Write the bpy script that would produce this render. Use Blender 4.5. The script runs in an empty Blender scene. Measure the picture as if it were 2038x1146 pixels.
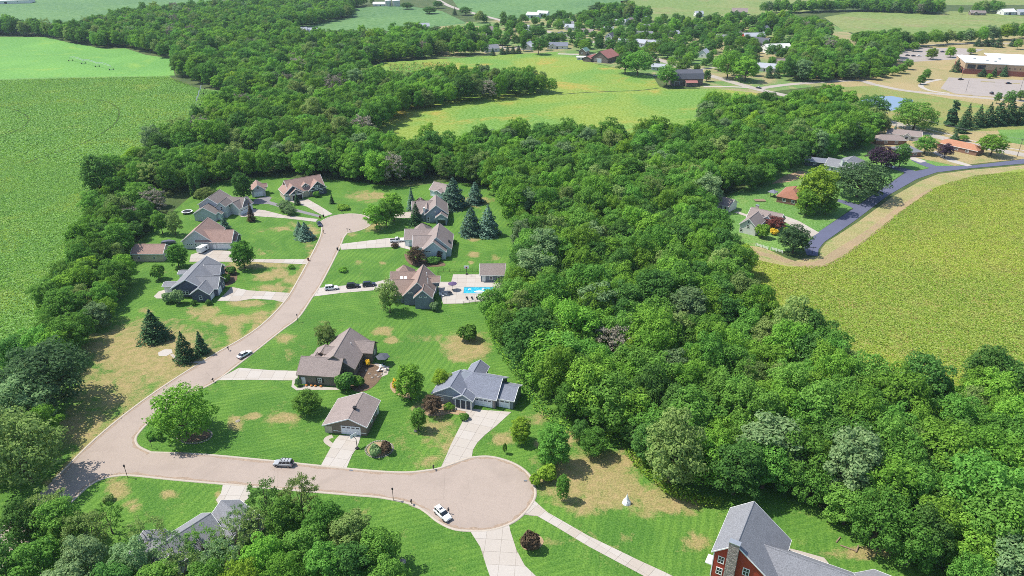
import bpy, math, random
import numpy as np
from mathutils import Vector, Matrix
from mathutils.geometry import tessellate_polygon

# ------------------------------------------------------------------ camera, sky, sun, exposure
sc = bpy.context.scene
CAM_H, PITCH, FPX, CXP, CYP = 115.0, math.radians(27.0), 1420.0, 1019.0, 573.0
CP, SP = math.cos(PITCH), math.sin(PITCH)
cam_d = bpy.data.cameras.new("drone_camera")
cam_d.sensor_width = 36.0
cam_d.lens = 36.0 * FPX / 2038.0
cam_d.clip_start, cam_d.clip_end = 1.0, 20000.0
cam = bpy.data.objects.new("drone_camera", cam_d)
sc.collection.objects.link(cam)
cam.location = (0, 0, CAM_H)
cam.rotation_euler = (math.pi / 2 - PITCH, 0, 0)
sc.camera = cam

SUN_EL = math.radians(57.0)
SUN_DIR = Vector((-0.971 * math.cos(SUN_EL), 0.237 * math.cos(SUN_EL), math.sin(SUN_EL)))
world = bpy.data.worlds.new("World")
sc.world = world
world.use_nodes = True
wt = world.node_tree
sky = wt.nodes.new("ShaderNodeTexSky")
sky.sky_type = 'NISHITA'
sky.sun_disc = False
sky.sun_elevation = SUN_EL
sky.sun_rotation = math.atan2(SUN_DIR.x, SUN_DIR.y)
sky.altitude = 300
bg = wt.nodes["Background"]
wt.links.new(sky.outputs[0], bg.inputs[0])
bg.inputs[1].default_value = 0.15
sun_d = bpy.data.lights.new("sun", 'SUN')
sun_d.energy = 4.4
sun_d.angle = math.radians(0.53)
sun_d.color = (1.0, 0.955, 0.88)
sun = bpy.data.objects.new("sun", sun_d)
sc.collection.objects.link(sun)
sun.rotation_euler = SUN_DIR.to_track_quat('Z', 'Y').to_euler()
vs = sc.view_settings
vs.view_transform = 'Standard'
vs.look = 'None'
vs.exposure = 0.5
vs.gamma = 1.0
vs.use_curve_mapping = False
sc.render.engine = 'CYCLES'
sc.cycles.max_bounces = 5
sc.cycles.diffuse_bounces = 3
sc.cycles.transmission_bounces = 3
sc.cycles.volume_bounces = 0
sc.cycles.use_denoising = False
sc.cycles.sample_clamp_indirect = 6.0
sc.cycles.pixel_filter_type = 'BLACKMAN_HARRIS'
sc.cycles.filter_width = 0.9

# ------------------------------------------------------------------ helpers
rng = np.random.default_rng(7)
random.seed(7)
COL = sc.collection


def G(px, py, z=0.0):
    """ground point (metres) seen at a photograph pixel, at height z"""
    a, b = (px - CXP) / FPX, (py - CYP) / FPX
    dz = -SP - b * CP
    t = (z - CAM_H) / dz
    return (a * t, (CP - b * SP) * t)


def proj(x, y, z=0.0):
    d = y * CP - (z - CAM_H) * SP
    v = -(y * SP + (z - CAM_H) * CP)
    return CXP + FPX * x / d, CYP + FPX * v / d


def height_px(px, by, ty):
    """height of a thing standing at pixel (px, by) whose top is on row ty"""
    x, y = G(px, by)
    lo, hi = 0.0, 60.0
    for _ in range(40):
        m = (lo + hi) / 2
        if proj(x, y, m)[1] > ty:
            lo = m
        else:
            hi = m
    return lo


def scale_px(px, by):
    x, y = G(px, by)
    return FPX / (y * CP + CAM_H * SP)


def lin(c):
    """sRGB 0-255 to linear"""
    o = []
    for v in c:
        v /= 255.0
        o.append(v / 12.92 if v <= 0.04045 else ((v + 0.055) / 1.055) ** 2.4)
    return tuple(o)


def tag(o, label=None, cat=None, group=None, kind=None):
    if label: o["label"] = label
    if cat: o["category"] = cat
    if group: o["group"] = group
    if kind: o["kind"] = kind
    return o


def empty(name, loc=(0, 0, 0), rz=0.0):
    o = bpy.data.objects.new(name, None)
    o.empty_display_size = 0.5
    o.location = loc
    o.rotation_euler = (0, 0, rz)
    COL.objects.link(o)
    return o


def mesh_obj(name, data, parent=None, loc=None, rz=None):
    o = bpy.data.objects.new(name, data)
    COL.objects.link(o)
    if parent is not None:
        o.parent = parent
    if loc is not None:
        o.location = loc
    if rz is not None:
        o.rotation_euler = (0, 0, rz)
    return o


def copy_tree(o, parent=None):
    c = o.copy()
    COL.objects.link(c)
    c.parent = parent
    for ch in list(KIDS.get(o.name, [])):
        copy_tree(ch, c)
    return c


KIDS = {}


def fast_mesh(name, V, Fq, mat, mi=None, mats=None, smooth=False):
    """numpy verts (n,3), faces (m,k) -> mesh"""
    me = bpy.data.meshes.new(name)
    V = np.asarray(V, np.float32)
    Fq = np.asarray(Fq, np.int32)
    k = Fq.shape[1]
    me.vertices.add(len(V))
    me.vertices.foreach_set("co", V.ravel())
    me.loops.add(Fq.size)
    me.loops.foreach_set("vertex_index", Fq.ravel())
    me.polygons.add(len(Fq))
    me.polygons.foreach_set("loop_start", np.arange(0, Fq.size, k, dtype=np.int32))
    me.polygons.foreach_set("loop_total", np.full(len(Fq), k, np.int32))
    for m in (mats or [mat]):
        me.materials.append(m)
    if mi is not None:
        me.polygons.foreach_set("material_index", np.asarray(mi, np.int32))
    if smooth:
        me.polygons.foreach_set("use_smooth", np.ones(len(Fq), bool))
    me.update(calc_edges=True)
    return me


class MB:
    """collects faces, links them as one mesh object"""
    def __init__(s):
        s.v, s.f, s.m = [], [], []

    def poly(s, pts, mi=0):
        b = len(s.v)
        s.v += [tuple(p) for p in pts]
        s.f.append(tuple(range(b, b + len(pts))))
        s.m.append(mi)
        return s

    def hexa(s, p, mi=0):
        """8 corners: bottom 4 (ccw), top 4"""
        b = len(s.v)
        s.v += [tuple(q) for q in p]
        for f in ((3, 2, 1, 0), (4, 5, 6, 7), (0, 1, 5, 4), (1, 2, 6, 5), (2, 3, 7, 6), (3, 0, 4, 7)):
            s.f.append(tuple(b + i for i in f))
            s.m.append(mi)
        return s

    def box(s, x0, x1, y0, y1, z0, z1, mi=0):
        return s.hexa([(x0, y0, z0), (x1, y0, z0), (x1, y1, z0), (x0, y1, z0),
                       (x0, y0, z1), (x1, y0, z1), (x1, y1, z1), (x0, y1, z1)], mi)

    def prism(s, pts, z0, z1, mi=0):
        n = len(pts)
        b = len(s.v)
        s.v += [(p[0], p[1], z0) for p in pts] + [(p[0], p[1], z1) for p in pts]
        tri = tessellate_polygon([[Vector((p[0], p[1], 0)) for p in pts]])
        for t in tri:
            s.f.append(tuple(b + n + i for i in t)); s.m.append(mi)
            s.f.append(tuple(b + i for i in reversed(t))); s.m.append(mi)
        for i in range(n):
            j = (i + 1) % n
            s.f.append((b + i, b + j, b + n + j, b + n + i)); s.m.append(mi)
        return s

    def cyl(s, p0, p1, r0, r1=None, n=8, mi=0, caps=True):
        r1 = r0 if r1 is None else r1
        p0, p1 = Vector(p0), Vector(p1)
        d = (p1 - p0).normalized()
        a = d.cross(Vector((0, 0, 1)) if abs(d.z) < 0.9 else Vector((1, 0, 0))).normalized()
        c = d.cross(a)
        b = len(s.v)
        for p, r in ((p0, r0), (p1, r1)):
            for i in range(n):
                t = 2 * math.pi * i / n
                s.v.append(tuple(p + a * (r * math.cos(t)) + c * (r * math.sin(t))))
        for i in range(n):
            j = (i + 1) % n
            s.f.append((b + i, b + j, b + n + j, b + n + i)); s.m.append(mi)
        if caps:
            s.f.append(tuple(b + n + i for i in range(n))); s.m.append(mi)
            s.f.append(tuple(b + i for i in reversed(range(n)))); s.m.append(mi)
        return s

    def lathe(s, prof, n=12, c=(0, 0), mi=0):
        b = len(s.v)
        for r, z in prof:
            for i in range(n):
                t = 2 * math.pi * i / n
                s.v.append((c[0] + r * math.cos(t), c[1] + r * math.sin(t), z))
        for k in range(len(prof) - 1):
            for i in range(n):
                j = (i + 1) % n
                s.f.append((b + k * n + i, b + k * n + j, b + (k + 1) * n + j, b + (k + 1) * n + i)); s.m.append(mi)
        return s

    def mesh(s, name, mats):
        me = bpy.data.meshes.new(name)
        me.from_pydata(s.v, [], s.f)
        for m in (mats if isinstance(mats, (list, tuple)) else [mats]):
            me.materials.append(m)
        if any(s.m):
            me.polygons.foreach_set("material_index", s.m)
        me.update()
        return me

    def build(s, name, mats, parent=None, loc=None, rz=None, smooth=False, recalc=True):
        me = s.mesh(name, mats)
        if recalc:
            import bmesh
            bm = bmesh.new(); bm.from_mesh(me)
            bmesh.ops.recalc_face_normals(bm, faces=bm.faces)
            bm.to_mesh(me); bm.free()
        if smooth:
            me.polygons.foreach_set("use_smooth", [True] * len(me.polygons))
        o = mesh_obj(name, me, parent, loc, rz)
        if parent is not None:
            KIDS.setdefault(parent.name, []).append(o)
        return o


# ------------------------------------------------------------------ materials
class NT:
    def __init__(s, name):
        s.m = bpy.data.materials.new(name)
        s.m.use_nodes = True
        s.t = s.m.node_tree
        s.b = s.t.nodes["Principled BSDF"]
        s.b.inputs["Specular IOR Level"].default_value = 0.25

    def n(s, typ, **kw):
        o = s.t.nodes.new(typ)
        for k, v in kw.items():
            if hasattr(o, k):
                setattr(o, k, v)
            else:
                o.inputs[k].default_value = v
        return o

    def l(s, a, b):
        s.t.links.new(a, b)

    def pos(s, obj=False):
        if obj:
            return s.n("ShaderNodeTexCoord").outputs["Object"]
        return s.n("ShaderNodeNewGeometry").outputs["Position"]

    def noise(s, vec, scale, detail=3.0, rough=0.55, dist=0.0):
        o = s.n("ShaderNodeTexNoise")
        o.inputs["Scale"].default_value = scale
        o.inputs["Detail"].default_value = detail
        o.inputs["Roughness"].default_value = rough
        o.inputs["Distortion"].default_value = dist
        s.l(vec, o.inputs["Vector"])
        return o.outputs[0]

    def ramp(s, fac, a, b, smooth=True):
        o = s.n("ShaderNodeMapRange")
        o.interpolation_type = 'SMOOTHSTEP' if smooth else 'LINEAR'
        o.inputs[1].default_value = a
        o.inputs[2].default_value = b
        s.l(fac, o.inputs[0])
        return o.outputs[0]

    def mix(s, fac, c1, c2, blend='MIX'):
        o = s.n("ShaderNodeMix")
        o.data_type = 'RGBA'
        o.blend_type = blend
        if isinstance(fac, (int, float)):
            o.inputs[0].default_value = fac
        else:
            s.l(fac, o.inputs[0])
        for c, i in ((c1, 6), (c2, 7)):
            if isinstance(c, tuple):
                o.inputs[i].default_value = (*c[:3], 1)
            else:
                s.l(c, o.inputs[i])
        return o.outputs[2]

    def math(s, op, a, b=0.0):
        o = s.n("ShaderNodeMath")
        o.operation = op
        for v, i in ((a, 0), (b, 1)):
            if isinstance(v, (int, float)):
                o.inputs[i].default_value = v
            else:
                s.l(v, o.inputs[i])
        return o.outputs[0]

    def bump(s, h, strength=0.3, dist=0.1):
        o = s.n("ShaderNodeBump")
        o.inputs["Strength"].default_value = strength
        o.inputs["Distance"].default_value = dist
        s.l(h, o.inputs["Height"])
        s.l(o.outputs[0], s.b.inputs["Normal"])

    def out(s, col, rough=0.85):
        if isinstance(col, tuple):
            s.b.inputs["Base Color"].default_value = (*col[:3], 1)
        else:
            s.l(col, s.b.inputs["Base Color"])
        s.b.inputs["Roughness"].default_value = rough
        return s.m


def k(c, f):
    return tuple(v * f for v in c)


def speckle(name, c, rough=0.85, amp=0.25, s1=6.0, s2=0.35, bump=0.0, obj=False, metal=0.0, tint=None):
    """base colour with fine speckle and broad unevenness"""
    t = NT(name)
    c = k(c, 0.8)
    p = t.pos(obj)
    a = t.noise(p, s1, 2.0, 0.7)
    b = t.noise(p, s2, 3.0)
    c1 = t.mix(t.ramp(a, 0.3, 0.7), k(c, 1 - amp), k(c, 1 + amp))
    c2 = t.mix(t.ramp(b, 0.35, 0.7), c1, tint or k(c, 1 - 0.6 * amp))
    if tint is None:
        c2 = t.mix(0.5, c1, c2)
    if bump:
        t.bump(a, bump, 0.05)
    t.b.inputs["Metallic"].default_value = metal
    return t.out(c2, rough)


def plain(name, c, rough=0.6, metal=0.0, spec=0.3):
    t = NT(name)
    t.b.inputs["Metallic"].default_value = metal
    t.b.inputs["Specular IOR Level"].default_value = spec
    p = t.pos(True)
    a = t.noise(p, 2.5, 3.0)
    return t.out(t.mix(t.ramp(a, 0.3, 0.75), k(c, 1.06), k(c, 0.88)), rough)


def field_mat(name, c1, c2, c3, s_big=0.012, s_mid=0.06, s_fine=0.9, rows=None, amp=0.35, rowdir=0.0):
    t = NT(name)
    p = t.pos()
    big = t.noise(p, s_big, 4.0, 0.6, 0.6)
    mid = t.noise(p, s_mid, 4.0, 0.65, 0.4)
    fine = t.noise(p, s_fine, 2.0, 0.75)
    col = t.mix(t.ramp(big, 0.38, 0.62), c1, c2)
    col = t.mix(t.ramp(mid, 0.52, 0.72), col, c3)
    col = t.mix(t.ramp(fine, 0.3, 0.7), t.mix(amp, col, (0, 0, 0)), t.mix(amp * 0.35, col, (1, 1, 0.6)))
    if rows:
        mp = t.n("ShaderNodeMapping")
        mp.inputs["Rotation"].default_value = (0, 0, rowdir)
        t.l(p, mp.inputs[0])
        w = t.n("ShaderNodeTexWave")
        w.inputs["Scale"].default_value = rows
        w.inputs["Distortion"].default_value = 1.2
        w.inputs["Detail"].default_value = 2.0
        w.inputs["Detail Scale"].default_value = 0.4
        t.l(mp.outputs[0], w.inputs["Vector"])
        col = t.mix(t.math('MULTIPLY', t.ramp(w.outputs[1], 0.2, 0.8), 0.3), col, t.mix(0.55, col, (0.02, 0.05, 0.005)))
    t.bump(fine, 0.6, 0.25)
    return t.out(col, 0.95)


M = {}
# lawn: green with mown streaks, drying out to straw where the 'dry' attribute says so
t = NT("lawn")
p = t.pos()
att = t.n("ShaderNodeAttribute"); att.attribute_name = "dry"
n0 = t.noise(p, 0.018, 3.0, 0.5, 0.3)
n1 = t.noise(p, 0.07, 4.0, 0.65, 0.8)
n2 = t.noise(p, 0.45, 5.0, 0.7, 0.4)
n3 = t.noise(p, 2.6, 3.0, 0.75)
nw = t.noise(p, 0.22, 4.0, 0.6, 1.0)
def stripes(rot, sc_):
    mp = t.n("ShaderNodeMapping"); mp.inputs["Rotation"].default_value = (0, 0, rot); t.l(p, mp.inputs[0])
    wv = t.n("ShaderNodeTexWave"); wv.inputs["Scale"].default_value = sc_; wv.inputs["Distortion"].default_value = 2.0
    wv.inputs["Detail Scale"].default_value = 0.25; t.l(mp.outputs[0], wv.inputs["Vector"])
    return t.ramp(wv.outputs[1], 0.15, 0.85)
g = t.mix(t.ramp(n1, 0.34, 0.66), (0.052, 0.172, 0.014), (0.112, 0.252, 0.026))
st_ = t.mix(t.ramp(n0, 0.48, 0.52), t.mix(stripes(0.30, 0.17), (0, 0, 0), (1, 1, 1)), t.mix(stripes(1.25, 0.20), (0, 0, 0), (1, 1, 1)))
bw_ = t.n("ShaderNodeRGBToBW"); t.l(st_, bw_.inputs[0])
g = t.mix(t.math('MULTIPLY', bw_.outputs[0], 0.42), g, (0.030, 0.130, 0.009))
g = t.mix(t.math('MULTIPLY', t.ramp(n2, 0.52, 0.78), 0.4), g, (0.140, 0.255, 0.028))
d = t.mix(t.ramp(n2, 0.35, 0.68), (0.40, 0.280, 0.135), (0.25, 0.225, 0.075))
f = t.math('ADD', att.outputs["Fac"], t.math('MULTIPLY', t.math('SUBTRACT', nw, 0.44), 1.7))
f = t.math('ADD', f, t.math('MULTIPLY', t.math('SUBTRACT', n2, 0.5), 1.1))
f = t.math('ADD', f, t.math('MULTIPLY', t.math('SUBTRACT', n3, 0.5), 0.7))
col = t.mix(t.ramp(f, 0.30, 0.95), g, d)
col = t.mix(t.ramp(n3, 0.28, 0.74), t.mix(0.42, col, (0.0, 0.015, 0.0)), t.mix(0.08, col, (0.8, 1.0, 0.3)))
t.bump(n3, 0.9, 0.15)
M['lawn'] = t.out(col, 0.95)

M['floor'] = speckle("woodland_floor", (0.062, 0.105, 0.026), 0.95, 0.45, 1.5, 0.06, 0.5, tint=(0.09, 0.115, 0.036))
M['corn'] = field_mat("corn_leaves", (0.080, 0.250, 0.024), (0.110, 0.290, 0.030), (0.190, 0.310, 0.030), 0.010, 0.035, 0.7, rows=0.12, amp=0.38, rowdir=0.6)
M['soy'] = field_mat("soybean_leaves", (0.090, 0.265, 0.036), (0.118, 0.310, 0.042), (0.165, 0.325, 0.036), 0.010, 0.03, 0.5, amp=0.18)
M['farfield'] = field_mat("distant_crop", (0.068, 0.170, 0.050), (0.092, 0.205, 0.056), (0.080, 0.185, 0.040), 0.006, 0.02, 0.15, amp=0.15)
M['farfield2'] = field_mat("distant_pasture", (0.140, 0.215, 0.045), (0.195, 0.230, 0.066), (0.220, 0.205, 0.080), 0.006, 0.02, 0.15, amp=0.15)
M['midfield'] = field_mat("ripening_soybean", (0.100, 0.245, 0.014), (0.190, 0.275, 0.016), (0.350, 0.265, 0.028), 0.012, 0.020, 0.6, amp=0.28)
M['meadow'] = field_mat("rough_meadow", (0.200, 0.270, 0.022), (0.270, 0.305, 0.024), (0.280, 0.255, 0.050), 0.018, 0.09, 0.8, amp=0.3)
M['drygrass'] = field_mat("parched_grass", (0.36, 0.265, 0.125), (0.30, 0.245, 0.100), (0.20, 0.215, 0.06), 0.02, 0.06, 1.2, amp=0.25)
M['marsh'] = field_mat("rank_grass", (0.150, 0.210, 0.030), (0.240, 0.220, 0.055), (0.10, 0.245, 0.03), 0.02, 0.06, 1.0, amp=0.25)
M['townlawn'] = field_mat("village_lawn", (0.090, 0.205, 0.035), (0.290, 0.240, 0.110), (0.33, 0.265, 0.13), 0.02, 0.05, 1.0, amp=0.22)
M['bare'] = field_mat("bare_track", (0.36, 0.245, 0.135), (0.30, 0.215, 0.12), (0.28, 0.25, 0.09), 0.05, 0.2, 1.6, amp=0.22)
M['mown'] = field_mat("cut_verge", (0.36, 0.27, 0.13), (0.27, 0.25, 0.085), (0.17, 0.24, 0.05), 0.05, 0.2, 1.6, amp=0.28)
M['green_turf'] = field_mat("green_turf", (0.060, 0.195, 0.018), (0.105, 0.250, 0.028), (0.150, 0.235, 0.045), 0.03, 0.08, 1.2, amp=0.28)


def asphalt(name, c, crack=0.5):
    t = NT(name)
    c = k(c, 0.8)
    p = t.pos()
    fine = t.noise(p, 9.0, 2.0, 0.8)
    big = t.noise(p, 0.12, 4.0, 0.6, 0.5)
    mid = t.noise(p, 0.8, 3.0, 0.6)
    col = t.mix(t.ramp(fine, 0.3, 0.7), k(c, 0.84), k(c, 1.12))
    col = t.mix(t.math('MULTIPLY', t.ramp(big, 0.45, 0.7), 0.5), col, k(c, 0.80))
    col = t.mix(t.math('MULTIPLY', t.ramp(mid, 0.5, 0.75), 0.3), col, k(c, 1.12))
    vo = t.n("ShaderNodeTexVoronoi"); vo.feature = 'DISTANCE_TO_EDGE'; vo.inputs["Scale"].default_value = 0.11
    nz = t.n("ShaderNodeMixRGB"); nz.inputs[0].default_value = 0.06
    t.l(p, nz.inputs[1]); t.l(t.noise(p, 0.6, 3), nz.inputs[2]); t.l(p, vo.inputs["Vector"])
    cr = t.ramp(vo.outputs["Distance"], 0.0, 0.006, False)
    col = t.mix(t.math('MULTIPLY', t.math('SUBTRACT', 1.0, cr), crack), col, k(c, 0.5))
    t.bump(fine, 0.3, 0.02)
    return t.out(col, 0.9)


M['road'] = asphalt("chip_seal_road", (0.445, 0.362, 0.300), 0.30)
M['road_dark'] = asphalt("blue_grey_asphalt", (0.135, 0.142, 0.215), 0.15)
M['road_far'] = asphalt("pale_road", (0.47, 0.415, 0.355), 0.2)
M['drive_asphalt'] = asphalt("grey_drive", (0.27, 0.255, 0.26), 0.1)
M['lot'] = asphalt("worn_parking_lot", (0.42, 0.365, 0.325), 0.5)
M['concrete'] = speckle("concrete", (0.52, 0.465, 0.40), 0.9, 0.08, 5.0, 0.25, 0.1)
M['concrete_b'] = speckle("concrete_warm", (0.50, 0.435, 0.365), 0.9, 0.09, 5.0, 0.25, 0.1)
M['concrete_c'] = speckle("concrete_pale", (0.545, 0.495, 0.435), 0.9, 0.07, 5.0, 0.25, 0.1)
M['joint'] = speckle("joint_sand", (0.40, 0.35, 0.29), 0.95, 0.2)
M['kerb'] = speckle("kerb_concrete", (0.53, 0.46, 0.375), 0.9, 0.10, 3.0, 0.3, 0.1)
M['gutter'] = speckle("gutter_grit", (0.40, 0.30, 0.22), 0.95, 0.2, 2.0, 0.4)
M['mulch'] = speckle("mulch", (0.20, 0.135, 0.085), 0.95, 0.5, 7.0, 0.6, 0.8)
M['straw'] = speckle("straw_mulch", (0.44, 0.31, 0.18), 0.95, 0.35, 6.0, 0.6, 0.8)
M['stone'] = speckle("field_stone", (0.42, 0.36, 0.30), 0.9, 0.35, 2.0, 0.6, 0.6)
M['soil'] = speckle("bare_soil", (0.055, 0.085, 0.03), 0.95, 0.4)


def roofm(name, c, amp=0.3):
    t = NT(name)
    c = k(c, 0.8)
    p = t.pos()
    a = t.noise(p, 4.2, 2.0, 0.85)
    b = t.noise(p, 0.5, 3.0)
    z = t.n("ShaderNodeSeparateXYZ"); t.l(p, z.inputs[0])
    row = t.math('FRACT', t.math('MULTIPLY', z.outputs[2], 5.0))
    col = t.mix(t.ramp(a, 0.25, 0.75), k(c, 1 - amp), k(c, 1 + amp))
    col = t.mix(t.math('MULTIPLY', t.ramp(b, 0.45, 0.75), 0.35), col, k(c, 0.72))
    col = t.mix(t.math('MULTIPLY', t.ramp(row, 0.8, 1.0), 0.3), col, k(c, 0.6))
    t.bump(a, 0.4, 0.04)
    return t.out(col, 0.92)


def siding(name, c, pitch=0.2, amp=0.06):
    t = NT(name)
    c = k(c, 0.88)
    p = t.pos()
    z = t.n("ShaderNodeSeparateXYZ"); t.l(p, z.inputs[0])
    row = t.math('FRACT', t.math('MULTIPLY', z.outputs[2], 1.0 / pitch))
    a = t.noise(p, 1.2, 3.0)
    col = t.mix(t.ramp(a, 0.3, 0.7), k(c, 1 - amp), k(c, 1 + amp))
    col = t.mix(t.math('MULTIPLY', t.ramp(row, 0.82, 0.95), 0.4), col, k(c, 0.6))
    t.bump(row, 0.25, 0.02)
    return t.out(col, 0.7)


M['r_tan'] = roofm("tan_shingles", (0.365, 0.262, 0.215))
M['r_pink'] = roofm("rosy_brown_shingles", (0.40, 0.262, 0.215))
M['r_brown'] = roofm("grey_brown_shingles", (0.275, 0.228, 0.205))
M['r_taupe'] = roofm("taupe_shingles", (0.335, 0.272, 0.245))
M['r_slate'] = roofm("slate_blue_shingles", (0.235, 0.250, 0.300))
M['r_grey'] = roofm("grey_shingles", (0.265, 0.268, 0.285))
M['r_dark'] = roofm("charcoal_shingles", (0.135, 0.14, 0.165))
M['r_red'] = roofm("brick_red_shingles", (0.36, 0.165, 0.105))
M['r_orange'] = roofm("orange_brown_shingles", (0.50, 0.24, 0.14))
M['r_white'] = roofm("white_membrane", (0.85, 0.84, 0.80), 0.05)
M['r_pale'] = roofm("pale_grey_metal", (0.48, 0.50, 0.54), 0.1)
M['r_rust'] = roofm("rusted_red_metal", (0.42, 0.18, 0.155), 0.3)
M['r_green'] = roofm("green_metal", (0.19, 0.34, 0.28), 0.12)
M['w_olive'] = siding("olive_grey_siding", (0.205, 0.185, 0.150))
M['w_taupe'] = siding("taupe_siding", (0.24, 0.19, 0.145))
M['w_navy'] = siding("slate_blue_siding", (0.115, 0.125, 0.170))
M['w_bluegrey'] = siding("blue_grey_siding", (0.30, 0.345, 0.40))
M['w_steel'] = siding("steel_grey_siding", (0.215, 0.24, 0.275))
M['w_ltgrey'] = siding("light_grey_siding", (0.55, 0.555, 0.57))
M['w_paleblue'] = siding("pale_blue_siding", (0.52, 0.585, 0.63))
M['w_beige'] = siding("beige_siding", (0.60, 0.51, 0.40))
M['w_white'] = siding("white_siding", (0.78, 0.76, 0.72))
M['w_red'] = siding("barn_red_siding", (0.40, 0.060, 0.035))
M['w_char'] = siding("charcoal_siding", (0.085, 0.095, 0.115))
M['w_barn'] = speckle("weathered_barn_boards", (0.20, 0.165, 0.14), 0.9, 0.4, 1.5, 0.3)
M['w_brick'] = speckle("red_brick", (0.30, 0.17, 0.115), 0.9, 0.3, 5.0, 0.5)
M['w_schoolbrick'] = speckle("dark_red_brick", (0.30, 0.115, 0.09), 0.9, 0.2, 3.0, 0.3)
M['w_schooltan'] = speckle("tan_block", (0.56, 0.40, 0.26), 0.9, 0.1, 3.0, 0.3)
M['trim'] = plain("white_trim", (0.78, 0.77, 0.74), 0.5)
M['white'] = plain("white_paint", (0.80, 0.80, 0.79), 0.45)
M['gdoor'] = plain("garage_door_white", (0.74, 0.76, 0.78), 0.5)
M['glass'] = plain("window_glass", (0.030, 0.036, 0.046), 0.12, 0.0, 0.5)
M['dark'] = plain("black_metal", (0.022, 0.022, 0.025), 0.5)
M['steel'] = plain("galvanised_steel", (0.45, 0.47, 0.48), 0.4, 0.6)
M['wood'] = speckle("weathered_wood", (0.33, 0.24, 0.16), 0.85, 0.25)
M['pole_wood'] = speckle("pole_wood", (0.20, 0.155, 0.115), 0.9, 0.25)
M['chimney'] = None
t = NT("rubble_stone")
p = t.pos()
vo = t.n("ShaderNodeTexVoronoi"); vo.inputs["Scale"].default_value = 3.2; t.l(p, vo.inputs["Vector"])
vd = t.n("ShaderNodeTexVoronoi"); vd.feature = 'DISTANCE_TO_EDGE'; vd.inputs["Scale"].default_value = 3.2; t.l(p, vd.inputs["Vector"])
bw = t.n("ShaderNodeRGBToBW"); t.l(vo.outputs["Color"], bw.inputs[0])
col = t.mix(bw.outputs[0], (0.22, 0.17, 0.15), (0.50, 0.43, 0.38))
col = t.mix(t.ramp(vd.outputs["Distance"], 0.0, 0.09), (0.12, 0.10, 0.09), col)
t.bump(vd.outputs["Distance"], 0.8, 0.1)
M['chimney'] = t.out(col, 0.9)
t = NT("pool_water")
p = t.pos()
w = t.noise(p, 1.6, 3.0, 0.6, 0.8)
t.bump(w, 0.12, 0.1)
M['pool'] = t.out(t.mix(t.ramp(w, 0.4, 0.62), (0.01, 0.26, 0.42), (0.06, 0.46, 0.58)), 0.08)
t = NT("pond_water")
t.bump(t.noise(t.pos(), 0.8, 3.0), 0.08, 0.1)
t.b.inputs["Specular IOR Level"].default_value = 0.6
M['pond'] = t.out((0.16, 0.22, 0.30), 0.06)


def leafm(name, dark, light, trans=0.44, hue=0.5):
    """dark..light: leaf colours; every leaf card and every tree varies a little"""
    m = bpy.data.materials.new(name)
    m.use_nodes = True
    nt = m.node_tree
    nt.nodes.clear()
    L = nt.links
    o = nt.nodes.new("ShaderNodeOutputMaterial")
    gi = nt.nodes.new("ShaderNodeNewGeometry")
    oi = nt.nodes.new("ShaderNodeObjectInfo")
    mx = nt.nodes.new("ShaderNodeMix"); mx.data_type = 'RGBA'
    mx.inputs[6].default_value = (*dark, 1); mx.inputs[7].default_value = (*light, 1)
    L.new(gi.outputs["Random Per Island"], mx.inputs[0])
    hs = nt.nodes.new("ShaderNodeHueSaturation")
    mr = nt.nodes.new("ShaderNodeMapRange"); mr.inputs[3].default_value = 0.5 - 0.010; mr.inputs[4].default_value = 0.5 + 0.009
    L.new(oi.outputs["Random"], mr.inputs[0]); L.new(mr.outputs[0], hs.inputs["Hue"])
    mu = nt.nodes.new("ShaderNodeMath"); mu.operation = 'MULTIPLY'; mu.inputs[1].default_value = 7.31
    fr = nt.nodes.new("ShaderNodeMath"); fr.operation = 'FRACT'
    L.new(oi.outputs["Random"], mu.inputs[0]); L.new(mu.outputs[0], fr.inputs[0])
    mv = nt.nodes.new("ShaderNodeMapRange"); mv.inputs[3].default_value = 0.74; mv.inputs[4].default_value = 1.2
    L.new(fr.outputs[0], mv.inputs[0]); L.new(mv.outputs[0], hs.inputs["Value"])
    L.new(mx.outputs[2], hs.inputs["Color"])
    df = nt.nodes.new("ShaderNodeBsdfDiffuse"); tr = nt.nodes.new("ShaderNodeBsdfTranslucent")
    L.new(hs.outputs[0], df.inputs[0]); L.new(hs.outputs[0], tr.inputs[0])
    ms = nt.nodes.new("ShaderNodeMixShader"); ms.inputs[0].default_value = trans
    L.new(df.outputs[0], ms.inputs[1]); L.new(tr.outputs[0], ms.inputs[2])
    L.new(ms.outputs[0], o.inputs[0])
    return m


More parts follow.
